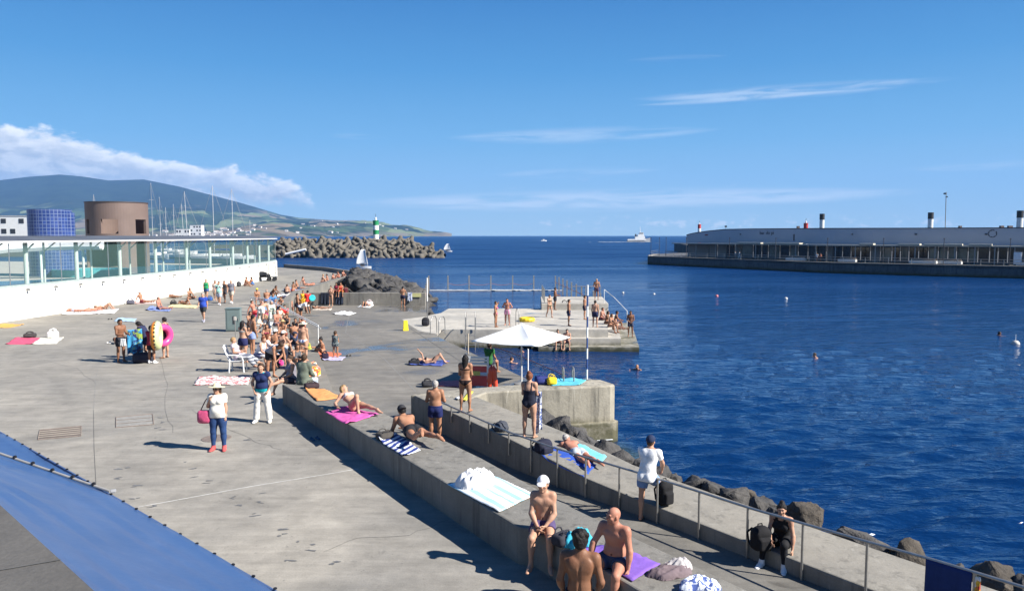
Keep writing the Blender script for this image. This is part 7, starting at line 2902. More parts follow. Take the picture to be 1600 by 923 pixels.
person(l, hd, 'supine_knees', 1.66, 'f', 'fair', 'blond', 'bob', bikini((.45, .42, .20), (.6, .6, .6)), 'blond woman in a pale bikini reclining on the pink towel with one knee raised', vox=.012,
       spine=(-.9, 0, .32), chest=(-.85, 0, .48), front=(.35, 0, 1), face=(.5, .5, .6), hup=(-.7, 0, .7), t=dict(L=(1, .12, .02), R=(.70, .10, .70)), s=dict(L=(1, .05, -.04), R=(.22, .02, -1)), u=dict(L=(-.25, .45, -.8), R=(.1, .65, -.6)), a=dict(L=(.8, .3, -.12), R=(.9, .3, -.12)))
l, hd = lie((612, 668), (684, 712), BT)
person(l, hd, 'prone_up', 1.82, 'm', 'tan', 'black', 'short', (trunks((.022, .022, .026), .34), ('cap', (.03, .03, .035), 'back')), 'tanned man in black trunks and cap lying on his front on a striped towel', vox=.0105, fat=.05,
       t=dict(L=(1, .12, -.04), R=(1, .32, -.03)), s=dict(L=(.85, .0, .45), R=(1, .05, .10)))
l, hd = lie((873, 699), (938, 741), 1.50)
person(l, hd, 'prone', 1.78, 'm', 'red', 'grey', 'short', (trunks((.42, .47, .52), .45),), 'man in pale grey-blue trunks dozing on his front on the sea wall', vox=.011, fat=.08,
       spine=(-.97, 0, .12), chest=(-.93, .0, .30), face=(-.5, .7, -.3), hup=(-.8, 0, .5), u=dict(L=(-.5, .6, -.5), R=(-.5, .7, -.45)), a=dict(L=(-.6, -.6, -.15), R=(-.75, -.5, -.12)))
# --- pool deck
l, hd = lie((651, 568), (701, 567), DK)
person(l, hd, 'supine_knees', 1.64, 'f', 'fair', 'black', 'short', bikini(BLACK), 'woman in a black bikini sunbathing on the deck with raised knees and arm up', u=dict(L=(-.2, .3, .9), R=(.2, .5, -.1)), a=dict(L=(-.5, -.1, .6), R=(.8, 0, .1)))
person(at(763, 592, DK) + Vector((0, .9, 0)), 150, 'sit_seat', 1.74, 'm', 'tan', 'brown', 'short', (('tshirt', (.035, .13, .035)), ('shorts', (.03, .03, .04), .5)), 'lifeguard in a green shirt sitting behind the white stand', seat=1.62)
person(at(630, 480, DK), 172, 'hold', 1.74, 'm', 'tan', 'black', 'short', (trunks((.02, .02, .045), .45),), 'man in dark trunks standing with his back turned at the cross wall', u=B((.3, .3, -.9)), a=B((.7, -.2, -.1)))
person(at(571, 479, DK), 0, 'supine_knees', 1.68, 'm', 'tan', 'brown', 'short', (trunks((.05, .05, .07)),), 'sunbather with raised knees on a small white towel by the cross wall')
l, hd = lie((487, 482.5), (518, 483.5), DK)
person(l, hd, 'supine', 1.66, 'f', 'fair', 'brown', 'bob', bikini((.02, .02, .025)), 'woman lying flat on a beige towel near the cross wall')
person(at(517, 478, DK), -10, 'hold', 1.68, 'f', 'fair', 'brown', 'bun', bikini((.10, .07, .07), (.55, .32, .25)), 'woman in a pale bikini top standing in front of the dark hung towels', u=B((.1, .3, -.9)), a=B((.6, -.7, .1)))
person(at(481, 489, DK), -150, 'hold', 1.74, 'm', 'fair', 'black', 'short', (('tshirt', (.62, .035, .03)), ('trousers', (.018, .018, .024))), 'man in a red shirt and black trousers standing by the pale parapet')
c = at(488.5, 465, DK)
c = Vector((aty(488.5, 465, at(481, 489, DK).y).x, at(481, 489, DK).y - .1, aty(488.5, 465, at(481, 489, DK).y).z))
o = MB().lathe([(0, -.012), (.22, -.012), (.24, .0), (.22, .012), (0, .012)], 24).build('disc', mat('turquoise disc', (.03, .45, .48), rough=.5))
o.location = c
o.rotation_euler = (RAD(82), 0, .3)
tag(o, 'round turquoise disc held at the side of the man in the red shirt', 'disc')
person(at(474, 486, DK), 20, 'hold', 1.62, 'f', 'tan', 'brown', 'short', (('dress', (.66, .38, .03), .30),), 'woman in a yellow dress next to the man in the red shirt')
person(Vector((aty(532, 462, 63.6).x, 63.75, 2.2)), 10, 'sit_edge', 1.70, 'f', 'tan', 'brown', 'bob', (('tank', (.62, .10, .06)), ('shorts', (.60, .40, .04), .5)), 'woman in red and yellow sitting on the cross wall', seat=2.2)
person(Vector((aty(526, 462, 63.6).x, 63.8, 2.2)), -15, 'sit_edge', 1.66, 'f', 'brown', 'black', 'bun', (('dress', (.30, .03, .06), .3),), 'woman in a dark red dress sitting on the cross wall', seat=2.2)
person(at(540, 476, DK), -160, 'stand', 1.72, 'm', 'dark', 'black', 'short', (('tank', (.10, .02, .03)), ('trousers', (.018, .018, .025))), 'dark-skinned man in a maroon vest and dark trousers by the cross wall')
person(G(475, 564), 176, 'stand', 1.68, 'f', 'fair', 'brown', 'short', (('briefs', 'blue white spots'), ('bikini_top', BLACK), ('sunhat', (.66, .60, .44), .21)), 'woman in a bikini and wide straw hat seen from behind on the deck', fat=.18)
person(G(525, 559), 172, 'stand', 1.30, 'f', 'tan', 'brown', 'short', (('dress', 'navy dots', .16),), 'small child in a dark dotted dress standing on a lilac towel')
person(G(506, 556), -62, 'sit_knees', 1.68, 'f', 'tan', 'black', 'bun', bikini(BLACK), 'woman with a topknot and dark bikini sitting on the orange-red towel')
person(G(456, 551), 100, 'sit_knees', 1.74, 'm', 'tan', 'brown', 'short', (('tshirt', (.022, .03, .055)), ('shorts', (.45, .42, .40), .5), ('cap', (.03, .035, .06))), 'man in a navy T-shirt and cap crouching on the steps beside the hatted woman')
person(G(428, 549), 168, 'sit_knees', 1.76, 'm', 'tan', 'brown', 'short', (trunks(NAVY), ('cap', (.66, .66, .66))), 'bare-backed man in a white cap, left one of the pair sitting on a towel')
person(G(440, 552), 160, 'sit_knees', 1.76, 'm', 'fair', 'brown', 'short', (trunks((.3, .36, .48)), ('cap', (.70, .69, .66))), 'bare-backed man in a white cap, right one of the pair sitting on a towel', fat=.1)
person(G(444, 528), -5, 'sit_knees', 1.64, 'f', 'tan', 'brown', 'bob', (('swimsuit', (.28, .05, .04)), ('sunhat', (.45, .29, .14), .18)), 'woman in a brown straw hat sitting above the two white caps')
person(G(468, 602, BT) + Vector((.05, .2, 0)), 158, 'sit_seat', 1.76, 'm', 'fair', 'brown', 'short', (('longsleeve', (.12, .14, .11)), ('jeans', (.36, .42, .48))), 'man in an olive shirt seen from behind, seated on the parapet wall end', seat=BT, fat=.1, vox=.014, chest=(.25, 0, 1), face=(.8, .3, -.4))
person(G(452, 598, BT) + Vector((0, .25, 0)), -48, 'sit_seat', 1.68, 'f', 'fair', 'brown', 'short', (('tank', (.20, .19, .22)), ('shorts', (.06, .05, .07), .5)), 'woman in a grey top sitting on the wall end facing the camera', seat=BT - .05, fat=.2, vox=.014, t=dict(L=(1, .1, .08), R=(.95, .25, .02)), s=dict(L=(.9, .0, -.25), R=(.3, 0, -1)))
person(G(463, 585), 40, 'sit_knees', 1.70, 'f', 'tan', 'brown', 'bob', (('tank', (.10, .10, .11)), ('shorts', (.08, .08, .09), .5)), 'brown-haired person shading their eyes behind the man in the olive shirt', seat=2.0, u=dict(L=(.2, .8, .3), R=(.5, .1, -.8)), a=dict(L=(.3, -.8, .4), R=(.8, -.2, 0)))
person(G(425, 590), 52, 'bend', 1.76, 'm', 'tan', 'brown', 'short', (('tank', (.30, .31, .34)), ('shorts', (.022, .022, .026), .6)), 'man in a grey vest bending down to a black bag on the plaza', vox=.015)
person(G(404, 576), 75, 'sit_seat', 1.66, 'f', 'fair', 'red', 'short', (('tank', (.70, .69, .68)), ('shorts', (.10, .11, .20), .6)), 'red-haired woman in a white vest stooping beside the plastic chair', seat=PL + .45, spine=(.35, 0, 1), chest=(.6, 0, 1), vox=.016)
person(G(414, 566), 110, 'sit_knees', 1.66, 'f', 'pale', 'red', 'bob', (('tshirt', (.68, .58, .58)), ('shorts', (.3, .3, .34), .5)), 'auburn-haired woman in a pale pink T-shirt behind the woman in the white vest', seat=PL + .3, vox=.018)
person(G(382, 566), 150, 'stand', 1.70, 'f', 'fair', 'black', 'long', (('bikini_top', (.25, .36, .40)), ('skirt', (.022, .025, .085), .45)), 'black-haired woman in a navy skirt standing behind the plastic chair', vox=.018, fat=.12, u=B((.3, .1, -.9)), a=B((.9, -.3, .2)))
person(G(397, 556), 128, 'hold', 1.78, 'm', 'tan', 'black', 'short', (trunks((.22, .28, .50), .45),), 'tall bare-chested man in light blue trunks standing by the cabinet', vox=.018, spine=(.1, 0, 1), u=B((.05, .1, -1)), a=B((.3, -.1, -1)))
person(CH + Vector((.02, 0, 0)), 98, 'sit_seat', 1.66, 'f', 'fair', 'blond', 'short', (('blouse', 'lilac print'), ('trousers', 'grey stripes')), 'woman in lilac print and striped trousers leaning back in the plastic chair', seat=PL + .45, vox=.014, fat=.15, spine=(-.38, 0, 1), chest=(-.25, 0, 1), face=(.9, 0, .15), t=B((1, .1, .05)), s=dict(L=(.75, 0, -.55), R=(.55, 0, -.8)), u=B((.15, .2, -1)), a=B((1, .05, .05)))
# --- people further up the steps
person(G(409, 507), 176, 'bend', 1.74, 'm', 'fair', 'brown', 'crop', (('shorts', (.70, .68, .62), .6),), 'person in white shorts bending over with their back to the camera')
person(G(402, 477), 28, 'sit_seat', 1.66, 'f', 'tan', 'brown', 'short', (('briefs', (.5, .3, .3)), ('cap', (.72, .68, .05))), 'bare-shouldered person in a bright yellow cap by the top of the stair rail', seat=PL + .4)
person(G(417, 477), -165, 'sit_knees', 1.70, 'm', 'tan', 'grey', 'fringe', (trunks((.10, .2, .45)),), 'balding man with a bare back sitting beside the yellow cap', seat=PL + .3)
person(G(404, 507), 140, 'sit_knees', 1.62, 'f', 'fair', 'brown', 'short', (('tshirt', (.66, .62, .50)), ('shorts', (.6, .58, .5), .4), ('sunhat', (.62, .66, .18), .14)), 'person in a yellow-green hat sitting low on the plaza edge')
person(G(435, 503), 60, 'sit_knees', 1.70, 'm', 'fair', 'black', 'short', (('tank', (.60, .57, .50)), ('shorts', (.50, .46, .38), .55)), 'dark-haired man in a cream vest sitting on the steps')
person(G(445, 499), 20, 'sit_knees', 1.72, 'm', 'tan', 'black', 'short', (('tshirt', (.55, .035, .035)), ('shorts', (.03, .03, .035), .5)), 'man in a bright red T-shirt sitting under the stair rail')
person(G(450, 511), -10, 'sit_edge', 1.66, 'f', 'tan', 'brown', 'bob', (('tank', (.05, .045, .05)), ('shorts', (.02, .02, .025), .6)), 'woman in black shorts sitting on a lower step by the stair rail', seat=1.6)
person(G(424, 497), 30, 'sit_edge', 1.64, 'f', 'pale', 'grey', 'short', (('longsleeve', (.40, .45, .40)), ('trousers', (.42, .46, .42))), 'grey-haired woman in pale green clothes sitting on the steps', seat=PL + .25)
person(G(456, 490), -30, 'sit_knees', 1.66, 'f', 'red', 'brown', 'bob', (('swimsuit', (.05, .03, .03)),), 'sunburnt woman in a dark swimsuit sitting below the pale parapet', seat=1.5)
person(G(464, 486), 60, 'sit_knees', 1.68, 'f', 'tan', 'red', 'bob', (('swimsuit', (.10, .03, .06)),), 'auburn-haired woman crouching next to the sunburnt one', seat=1.5)
person(G(471, 501), 80, 'bend', 1.72, 'm', 'tan', 'brown', 'short', (('tshirt', (.72, .72, .70)), ('shorts', (.03, .035, .05), .6)), 'man in a white T-shirt bending over beneath the stair rail')
person(G(462, 513), 10, 'sit_knees', 1.62, 'f', 'tan', 'black', 'short', (('tank', (.03, .04, .06)), ('shorts', (.05, .06, .08), .4)), 'person in dark clothes sitting at the foot of the stair rail', seat=1.45)
person(G(473, 515), 200, 'sit_knees', 1.66, 'f', 'red', 'red', 'long', (('swimsuit', (.12, .04, .03)),), 'red-haired woman sitting just beyond the wide straw hat', seat=1.35)
# --- the rest of the crowd filling the steps
for px, py, hd, ps, sx, sk, hr, st, wr, lab in (
        (390, 512, 40, 'sit_knees', 'f', 'tan', 'black', 'bob', bikini((.05, .03, .04)), 'dark-haired sunbather behind the cabinet on the magenta mat side'),
        (398, 492, 80, 'sit_legs', 'm', 'red', 'brown', 'short', (trunks((.5, .06, .06)),), 'man in red trunks leaning back on the magenta mat'),
        (413, 488, -60, 'sit_knees', 'f', 'fair', 'brown', 'bun', (('swimsuit', (.10, .22, .50)),), 'woman in a mid-blue swimsuit sitting on the magenta mat'),
        (388, 541, 30, 'sit_knees', 'm', 'tan', 'black', 'short', (('tshirt', (.03, .03, .035)), ('shorts', (.04, .04, .05), .5)), 'person in dark clothes sitting behind the navy skirt'),
        (418, 536, 10, 'sit_knees', 'f', 'tan', 'brown', 'long', bikini((.35, .06, .10)), 'woman with long brown hair sitting left of the brown straw hat'),
        (432, 519, 50, 'sit_edge', 'm', 'red', 'grey', 'fringe', (trunks((.12, .12, .16)),), 'sunburnt older man on the upper step above the brown straw hat'),
        (419, 518, -30, 'sit_knees', 'f', 'fair', 'blond', 'bob', (('tank', (.62, .60, .55)), ('shorts', (.12, .2, .35), .4)), 'blond woman in a cream vest on the upper step'),
        (460, 532, 200, 'sit_knees', 'm', 'tan', 'black', 'short', (trunks((.04, .05, .12)),), 'bare-backed man sitting left of the hatted bikini woman'),
        (452, 479, 30, 'sit_edge', 'm', 'brown', 'black', 'short', (trunks((.25, .04, .05)),), 'dark tanned man sitting high by the pale parapet'),
        (441, 484, -20, 'sit_knees', 'f', 'tan', 'brown', 'bun', bikini((.5, .45, .4)), 'woman in a pale bikini near the top of the stair rail'),
        (427, 478, 15, 'sit_knees', 'm', 'tan', 'brown', 'short', (('tshirt', (.08, .22, .45)), ('shorts', (.05, .05, .06), .5)), 'man in a blue T-shirt sitting by the light blue towel'),
        (476, 446, 80, 'sit_legs', 'f', 'red', 'brown', 'bob', bikini((.04, .04, .05)), 'woman leaning back between the black-haired man and the parapet bend'),
        (503, 442, 100, 'sit_knees', 'f', 'fair', 'blond', 'bun', bikini((.5, .2, .2)), 'blond woman sitting just before the parapet bend'),
        (445, 466, -80, 'prone', 'm', 'red', 'brown', 'short', (trunks((.06, .06, .10)),), 'man lying face down between the light blue and white towels'),
        (466, 494, 120, 'stand', 'm', 'tan', 'black', 'short', (trunks((.03, .03, .05), .6),), 'slim youth standing behind the man bending in white'),
        (441, 576, -30, 'crouch', 'f', 'tan', 'black', 'pony', (('tshirt', (.025, .03, .05)), ('leggings', (.02, .02, .025))), 'dark-clad woman crouching beside the hot pink bag')):
    person(G(px, py), hd, ps, 1.70, sx, sk, hr, st, wr, lab)
# --- along the curved parapet
person(G(430, 467), 80, 'crouch', 1.74, 'm', 'brown', 'black', 'short', (trunks((.03, .03, .06)),), 'dark tanned man bending over the light blue towel')
person(G(448, 460), 176, 'sit_knees', 1.56, 'm', 'fair', 'brown', 'short', (trunks((.02, .02, .03)),), 'slim boy sitting with his bare back to the camera on the plaza')
person(G(457, 456), 150, 'sit_knees', 1.62, 'f', 'tan', 'brown', 'bun', bikini((.4, .05, .06)), 'girl in a red bikini sitting beyond the slim boy')
person(G(466, 452), 95, 'sit_legs', 1.74, 'm', 'tan', 'black', 'short', (trunks((.08, .09, .12)),), 'black-haired man leaning back on straight arms by the parapet')
l, hd = lie((497, 445), (472, 448), PL)
person(l, hd, 'supine', 1.70, 'f', 'red', 'black', 'short', bikini((.3, .05, .04)), 'sunburnt woman lying along the curved parapet')
person(G(512, 441), -70, 'sit_cross', 1.74, 'm', 'red', 'black', 'short', (trunks((.04, .03, .04)),), 'red-skinned man sitting cross-legged by the parapet bend')
person(G(519, 440), 70, 'sit_knees', 1.66, 'f', 'red', 'black', 'bun', bikini((.05, .03, .04)), 'woman beside the red-skinned man at the parapet bend')
person(G(530, 436), -60, 'sit_knees', 1.70, 'm', 'red', 'brown', 'short', (trunks((.15, .03, .03)),), 'man in maroon trunks at the far bend of the parapet')
person(G(535, 434), 60, 'sit_knees', 1.66, 'f', 'red', 'black', 'bob', bikini((.02, .02, .02)), 'dark-haired woman furthest along the curved parapet')
# --- walkers and sunbathers on the plaza
root_h, inf_h = person(at(341, 704, PL), 4, 'stand', 1.60, 'f', 'fair', 'brown', 'bob', (('tshirt', (.72, .69, .62), -.07), ('jeans', (.022, .05, .14)), ('sunhat', (.66, .57, .38), .195), ('glasses', (0, 0, 0)), ('shoes', (.42, .08, .08))), 'woman in a straw hat, white top and jeans with a pink bag on her shoulder', fat=.22, fingers=True, vox=.0095,
                       face=(1, -.25, -.1), u=dict(L=(.02, .16, -1), R=(-.05, .32, -1)), a=dict(L=(.16, .03, -1), R=(.55, -.35, .85)))
p = pworld(inf_h, inf_h['J']['R']['sh'])
bg = empty('shoulder_bag', (p.x - .16, p.y - .02, p.z - .66))
blob('bag_body', [('box', (0, 0, .17), (.17, .10, .16), .09, .03), ('ell', (0, -.06, .14), (.13, .07, .11), .04)], .012, mat('pink leather', (.42, .06, .14), rough=.5, var=.3, scale=9, bump=.4, bscale=14), bg)
MB().tube([(-.10, 0, .30), (.02, .02, .55), (.15, .02, .70), (.18, .0, .66), (.13, -.04, .30)], .014, 6).build('strap', mat('dark strap', (.10, .04, .05), rough=.6), bg)
tag(bg, 'pink shoulder bag on the arm of the woman in the straw hat', 'bag')
person(at(410, 660, PL), 2, 'stand', 1.66, 'f', 'fair', 'brown', 'bob', (('tank', (.01, .36, .40), -.05), ('blouse', (.016, .026, .085), .05), ('trousers', (.66, .63, .58)), ('shoes', (.66, .64, .60))), 'woman in a navy blouse and wide cream trousers looking down at her waist', fat=.12, fingers=True, vox=.011,
       chest=(.16, 0, 1), face=(.75, 0, -.66), t=B((.02, .13, -1)), s=B((-.02, .10, -1)), u=B((-.12, .42, -.9)), a=B((.35, -.30, -.85)))
person(at(318, 503, PL), -4, 'walk', 1.76, 'm', 'fair', 'grey', 'short', (('tshirt', (.03, .07, .38), -.12), ('shorts', (.03, .035, .04), .75), ('shoes', (.30, .30, .36))), 'man in a royal blue T-shirt and black shorts walking towards the camera', fat=.1)
person(at(323, 468, PL), 6, 'walk', 1.66, 'f', 'fair', 'blond', 'short', (('tank', (.02, .24, .10)), ('shorts', (.05, .10, .22), .55), ('shoes', (.5, .5, .5))), 'woman in a green vest walking with a blue bag', fat=.15)
bag(328, 470, PL, .4, .3, .32, (.04, .10, .30), 'blue carrier bag beside the woman in the green vest', 0)
person(at(343, 477, PL), 3, 'walk', 1.80, 'm', 'fair', 'brown', 'short', (('tshirt', 'mint tee', -.14), ('shorts', (.36, .40, .50), .75), ('shoes', (.4, .4, .42))), 'heavy man in a black and white T-shirt walking towards the camera', fat=.22) if 'mint tee' in PATTERN else None
person(at(362, 474, PL), 2, 'walk', 1.80, 'm', 'fair', 'grey', 'fringe', (('tshirt', (.16, .16, .19), -.14), ('shorts', (.46, .40, .33), .72), ('shoes', (.66, .66, .66))), 'balding man in a grey T-shirt and beige shorts walking on the plaza', fat=.12)
person(at(351, 473, PL), -8, 'walk', 1.72, 'm', 'tan', 'black', 'short', (('tank', (.03, .03, .035)), ('shorts', (.05, .05, .06), .6)), 'dark-haired person walking half hidden behind the heavy man')
person(at(337, 470, PL), 10, 'walk', 1.64, 'f', 'fair', 'brown', 'bob', (('tank', (.5, .40, .36)), ('shorts', (.4, .35, .3), .5)), 'woman walking half hidden between the green vest and the heavy man')
person(at(383, 447.5, PL), 95, 'sit_knees', 1.74, 'm', 'tan', 'black', 'short', (trunks((.2, .1, .08)),), 'dark-haired man reading against the white wall')
person(at(395, 446.5, PL), -95, 'sit_knees', 1.66, 'f', 'tan', 'brown', 'bob', (('swimsuit', (.04, .12, .30)),), 'woman in a blue swimsuit sitting next to the dark-haired reader')
person(at(296, 467, PL), 60, 'sit_cross', 1.72, 'm', 'tan', 'black', 'short', (trunks((.1, .06, .05)),), 'man sitting cross-legged near the white wall')
l, hd = lie((258, 464), (288, 467), PL)
person(l, hd, 'supine', 1.70, 'f', 'tan', 'black', 'bob', bikini((.06, .03, .03)), 'sunbather lying beside the grey backpack at the white wall')
l, hd = lie((272, 474), (308, 478), PL)
person(l, hd, 'supine_knees', 1.70, 'f', 'tan', 'black', 'long', bikini((.05, .05, .07)), 'sunbather lying on the sandy yellow towel', t=dict(L=(.72, .06, .72), R=(1, .1, .02)), s=dict(L=(.55, .02, -.85), R=(1, .05, -.03)))
person(at(222, 474, PL), 82, 'sit_legs', 1.72, 'm', 'tan', 'white', 'short', (trunks((.16, .03, .04)),), 'white-haired man leaning back on the pale pink towel')
person(at(248, 484, PL), 86, 'sit_legs', 1.72, 'm', 'red', 'brown', 'fringe', (trunks((.03, .04, .12)),), 'red-skinned man sitting with outstretched legs on the blue towel', spine=(-.1, 0, 1), chest=(.05, 0, 1), u=B((.25, .2, -1)), a=B((.4, -.1, -.8)))
l, hd = lie((103, 487), (132, 489), PL)
person(l, hd, 'supine', 1.74, 'm', 'red', 'brown', 'short', (trunks((.45, .42, .50)),), 'man in pale trunks, first of the three sunbathers below the white wall')
l, hd = lie((152, 486), (126, 488), PL)
person(l, hd, 'prone', 1.68, 'f', 'red', 'red', 'bob', bikini((.4, .12, .12)), 'woman lying face down, middle one of the three sunbathers below the white wall')
l, hd = lie((147, 483), (180, 483), PL)
person(l, hd, 'supine_knees', 1.66, 'f', 'fair', 'brown', 'bob', bikini((.45, .36, .34)), 'woman with raised knees, last of the three sunbathers below the white wall')
# --- the group carrying swim rings
person(at(191, 566, PL), 62, 'hold', 1.76, 'm', 'brown', 'black', 'short', (trunks((.022, .024, .032), .6),), 'bare-chested man in black trunks on the left of the group with swim rings', vox=.016)
hung(0, 0, 0, PL + .70, PL + 1.0, WHITE, 'small white towel held by the man in black trunks', name='carried_towel', a=at(195, 566, PL) + Vector((.0, -.22, 1.0)), b=at(205, 566, PL) + Vector((-.05, -.25, 1.0)))
person(at(229, 560, PL), -100, 'bend', 1.68, 'f', 'tan', 'black', 'long', (('dress', (.025, .03, .07), .30),), 'dark-haired woman in navy stooping over the blue printed cloth', vox=.016, spine=(.35, 0, 1), chest=(.6, 0, .8))
hung(0, 0, 0, PL + .30, PL + 1.32, 'multi print', 'large blue and green printed beach towel held up between two people', name='carried_towel', a=at(200, 563, PL) + Vector((0, 0, 1.25)), b=at(222, 563, PL) + Vector((0, 0.1, 1.3)))
person(at(239, 567, PL), 168, 'hold', 1.52, 'm', 'tan', 'black', 'short', (('tshirt', (.28, .03, .05)), ('shorts', (.022, .024, .035), .7), ('shoes', (.7, .7, .7))), 'boy in a dark red T-shirt and black shorts holding the hamburger ring', vox=.016)
person(at(257, 559, PL), -100, 'hold', 1.72, 'f', 'fair', 'black', 'short', (('tank', (.06, .02, .03)), ('shorts', (.03, .03, .04), .25)), 'woman in a dark vest carrying a pink swim ring', vox=.016)


def torus(name, R_, r, mt, loc, rot, seg=40, tub=18, flat=1.0):
    V, F = [], []
    for i in range(seg):
        a = 2 * math.pi * i / seg
        for j in range(tub):
            b = 2 * math.pi * j / tub
            rr = R_ + r * math.cos(b)
            V.append((rr * math.cos(a), rr * math.sin(a), r * math.sin(b) * flat))
    for i in range(seg):
        for j in range(tub):
            F.append((i * tub + j, ((i + 1) % seg) * tub + j, ((i + 1) % seg) * tub + (j + 1) % tub, i * tub + (j + 1) % tub))
    o = link_mesh(name, V, F, mt, None, loc, 0, smooth=True)
    o.rotation_euler = rot
    return o


def burger_mat():
    m = bpy.data.materials.new('burger ring')
    m.use_nodes = True
    t = NT(m.node_tree)
    bs = t.n['Principled BSDF']
    x, y, z = t.add('ShaderNodeSeparateXYZ', {0: t.add('ShaderNodeTexCoord').outputs['Object']}).outputs
    a = t.math('ARCTAN2', y, x)
    base = t.mix(t.smooth(z, -.015, .015), (.62, .22, .02), (.55, .58, .30))
    dots = t.math('GREATER_THAN', t.math('SINE', t.math('MULTIPLY', a, 22)), .1)
    band = t.math('LESS_THAN', t.math('ABSOLUTE', t.math('ADD', z, .005)), .035)
    c = t.mix(t.math('MULTIPLY', dots, band), base, (.03, .02, .02))
    t.put(bs.inputs['Base Color'], c)
    bs.inputs['Roughness'].default_value = .3
    return m


q = at(246, 567, PL)
o = torus('swim_ring', .42, .17, burger_mat(), (q.x + .05, q.y - .1, PL + 1.12), (RAD(90), RAD(8), RAD(106)))
tag(o, 'large orange and green inflatable ring patterned like a hamburger', 'swim ring')
q = at(258, 560, PL)
o = torus('swim_ring', .34, .14, mat('pink vinyl', (.62, .06, .22), rough=.3, var=.06), (q.x + .05, q.y - .25, PL + 1.0), (RAD(90), RAD(-12), RAD(62)))
tag(o, 'bright pink inflatable swim ring carried by the woman in the dark vest', 'swim ring')
l, hd = lie((180, 536), (213, 538), PL)
person(l, hd, 'supine_knees', 1.70, 'm', 'brown', 'black', 'short', (trunks((.03, .03, .05)),), 'man lying on the plaza behind the group with swim rings')
# --- bathing platform
person(at(776, 511, DK), 75, 'look_up', 1.66, 'f', 'tan', 'brown', 'bun', (('briefs', (.50, .10, .22)), ('bikini_top', (.50, .10, .22))), 'woman in a pink bikini on the platform with a hand to her head')
person(at(792, 508, DK), -15, 'hips', 1.76, 'm', 'red', 'brown', 'crop', (trunks((.66, .28, .42), .5),), 'man in pink shorts with hands on his hips on the platform')
person(at(860, 496, DK), 30, 'walk', 1.66, 'f', 'fair', 'brown', 'short', bikini((.12, .11, .06)), 'woman in a dark bikini walking across the platform')
person(at(868.5, 484, DK), 80, 'hold', 1.78, 'm', 'brown', 'black', 'short', (trunks((.02, .02, .03), .55),), 'dark-skinned man in black trunks beside the diving block')
person(at(890, 509, DK), 88, 'stand', 1.74, 'm', 'tan', 'black', 'short', (trunks((.022, .03, .075), .6),), 'slim man in navy shorts standing sideways on the platform')
person(at(914.5, 499, DK), 80, 'stand', 1.70, 'm', 'tan', 'black', 'short', (trunks((.02, .025, .06), .6),), 'man in navy shorts behind the banded pole')
person(at(930, 511, DK), 160, 'stand', 1.74, 'm', 'fair', 'black', 'short', (trunks((.018, .022, .06), .6),), 'bare-backed man in navy shorts watching the seated group')
person(at(932, 468.5, 1.685), -12, 'hold', 1.78, 'm', 'tan', 'grey', 'crop', (trunks((.08, .05, .09), .5),), 'man standing on the diving block with folded hands', u=B((.2, .3, -.9)), a=B((.4, -.7, -.5)))
person(at(985, 526, .29), -10, 'hold', 1.74, 'm', 'brown', 'black', 'short', (trunks((.05, .06, .10), .55),), 'dark tanned man standing on the lowest step at the right end', u=B((.1, .2, -.95)), a=B((.4, -.6, -.6)))
for px, py, hd, sk, hr, st, col, lab, sx in ((939, 500, 60, 'red', 'brown', 'short', (.1, .03, .04), 'sunburnt man at the back of the group sitting on the platform edge', 'm'), (947, 506, 70, 'brown', 'black', 'bob', (.02, .02, .03), 'dark-haired woman in the middle of the seated platform group', 'f'),
                                             (953, 511, 50, 'tan', 'brown', 'bob', (.03, .03, .04), 'woman in dark bikini nearest the platform front in the seated group', 'f'), (961, 506, 80, 'brown', 'black', 'short', (.05, .03, .03), 'dark man at the seaward side of the seated group', 'm')):
    person(at(px, py, DK), hd, 'sit_edge', 1.70, sx, sk, hr, st, (trunks(col),) if sx == 'm' else bikini(col), lab, seat=DK + .01)
l, hd = lie((953, 514), (986, 522), .75)
person(l, hd, 'recline', 1.70, 'f', 'fair', 'brown', 'bob', bikini((.04, .03, .05)), 'pale woman stretched out on the platform steps with her legs towards the water')
person(Vector((at(868, 533, .3).x, 45.75, .28)), 6, 'sit_edge', 1.68, 'f', 'fair', 'brown', 'bun', bikini((.2, .1, .1)), 'woman sitting on the lower platform step with her feet in the water', seat=.45)
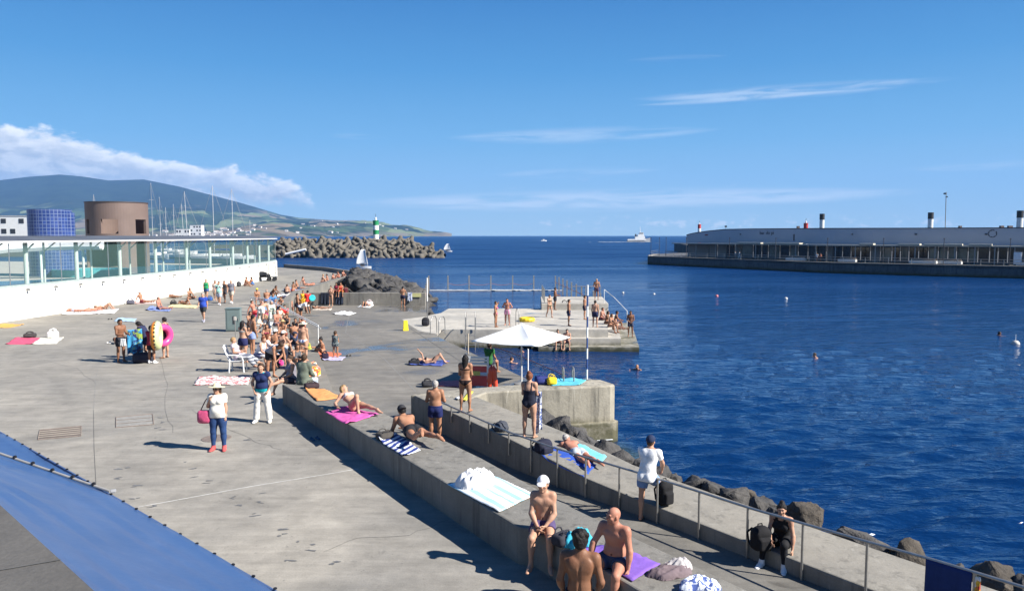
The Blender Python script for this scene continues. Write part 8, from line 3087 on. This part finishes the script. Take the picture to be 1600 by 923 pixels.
person(Vector((at(882.5, 533, .3).x, 45.75, .28)), -6, 'sit_edge', 1.74, 'm', 'fair', 'black', 'short', (trunks((.03, .05, .1)),), 'dark-haired man sitting on the lower platform step in the water', seat=.45)
# --- swimmers
for px, py, hd, sk, hr, st, lab in ((782, 566, 100, 'fair', 'brown', 'short', 'swimmer with outstretched arm just off the pool edge'), (830, 549, -70, 'tan', 'black', 'short', 'swimmer under the front corner of the parasol'), (1005, 575, -40, 'tan', 'grey', 'bald', 'bald swimmer in open water right of the pier wall'),
                                    (1288, 558, -80, 'fair', 'brown', 'short', 'swimmer in the middle of the open water'), (1548, 524, 90, 'brown', 'black', 'bob', 'dark-haired swimmer near the mooring buoy')):
    person(at(px, py, 0), hd, 'swim', 1.72, 'm', sk, hr, st, (), lab, sink=-.43)
# --- strollers on the right pier
for px, hd, sx, w, lab in ((1148.5, 70, 'f', (('tshirt', (.5, .5, .5)), ('shorts', (.4, .35, .3), .5)), 'distant woman strolling on the right pier'), (1154.5, 60, 'm', (('tshirt', (.68, .68, .68)), ('trousers', (.6, .58, .55))), 'distant man in white strolling on the right pier'),
                           (1274.5, -60, 'm', (('tshirt', (.60, .60, .60)), ('shorts', (.05, .05, .06), .6)), 'distant man in a white shirt in front of the dark windows'), (1280.5, -50, 'f', (('tank', (.60, .20, .12)), ('shorts', (.05, .05, .06), .6)), 'distant woman in a coral top in front of the dark windows')):
    p = hit(px, [tuple(v) for v in offset(QE, 1.6)])
    person((p.x, p.y, 1.94), hd, 'walk', 1.74, sx, 'tan', 'brown', 'short', w, lab, vox=.04)

# ------------------------------------------------------------------ air: one box of thin haze round everything
hz = bpy.data.materials.new('haze')
hz.use_nodes = True
t = NT(hz.node_tree)
t.n.remove(t.n['Principled BSDF'])
pv = t.add('ShaderNodeVolumePrincipled')
pv.inputs['Color'].default_value = (.24, .50, .95, 1)
pv.inputs['Density'].default_value = HAZE
pv.inputs['Anisotropy'].default_value = 0.0
t.l.new(pv.outputs[0], t.n['Material Output'].inputs['Volume'])
o = MB().box((0, 7400, 597), (29000, 15600, 1200)).build('haze', hz)
o['kind'] = 'stuff'
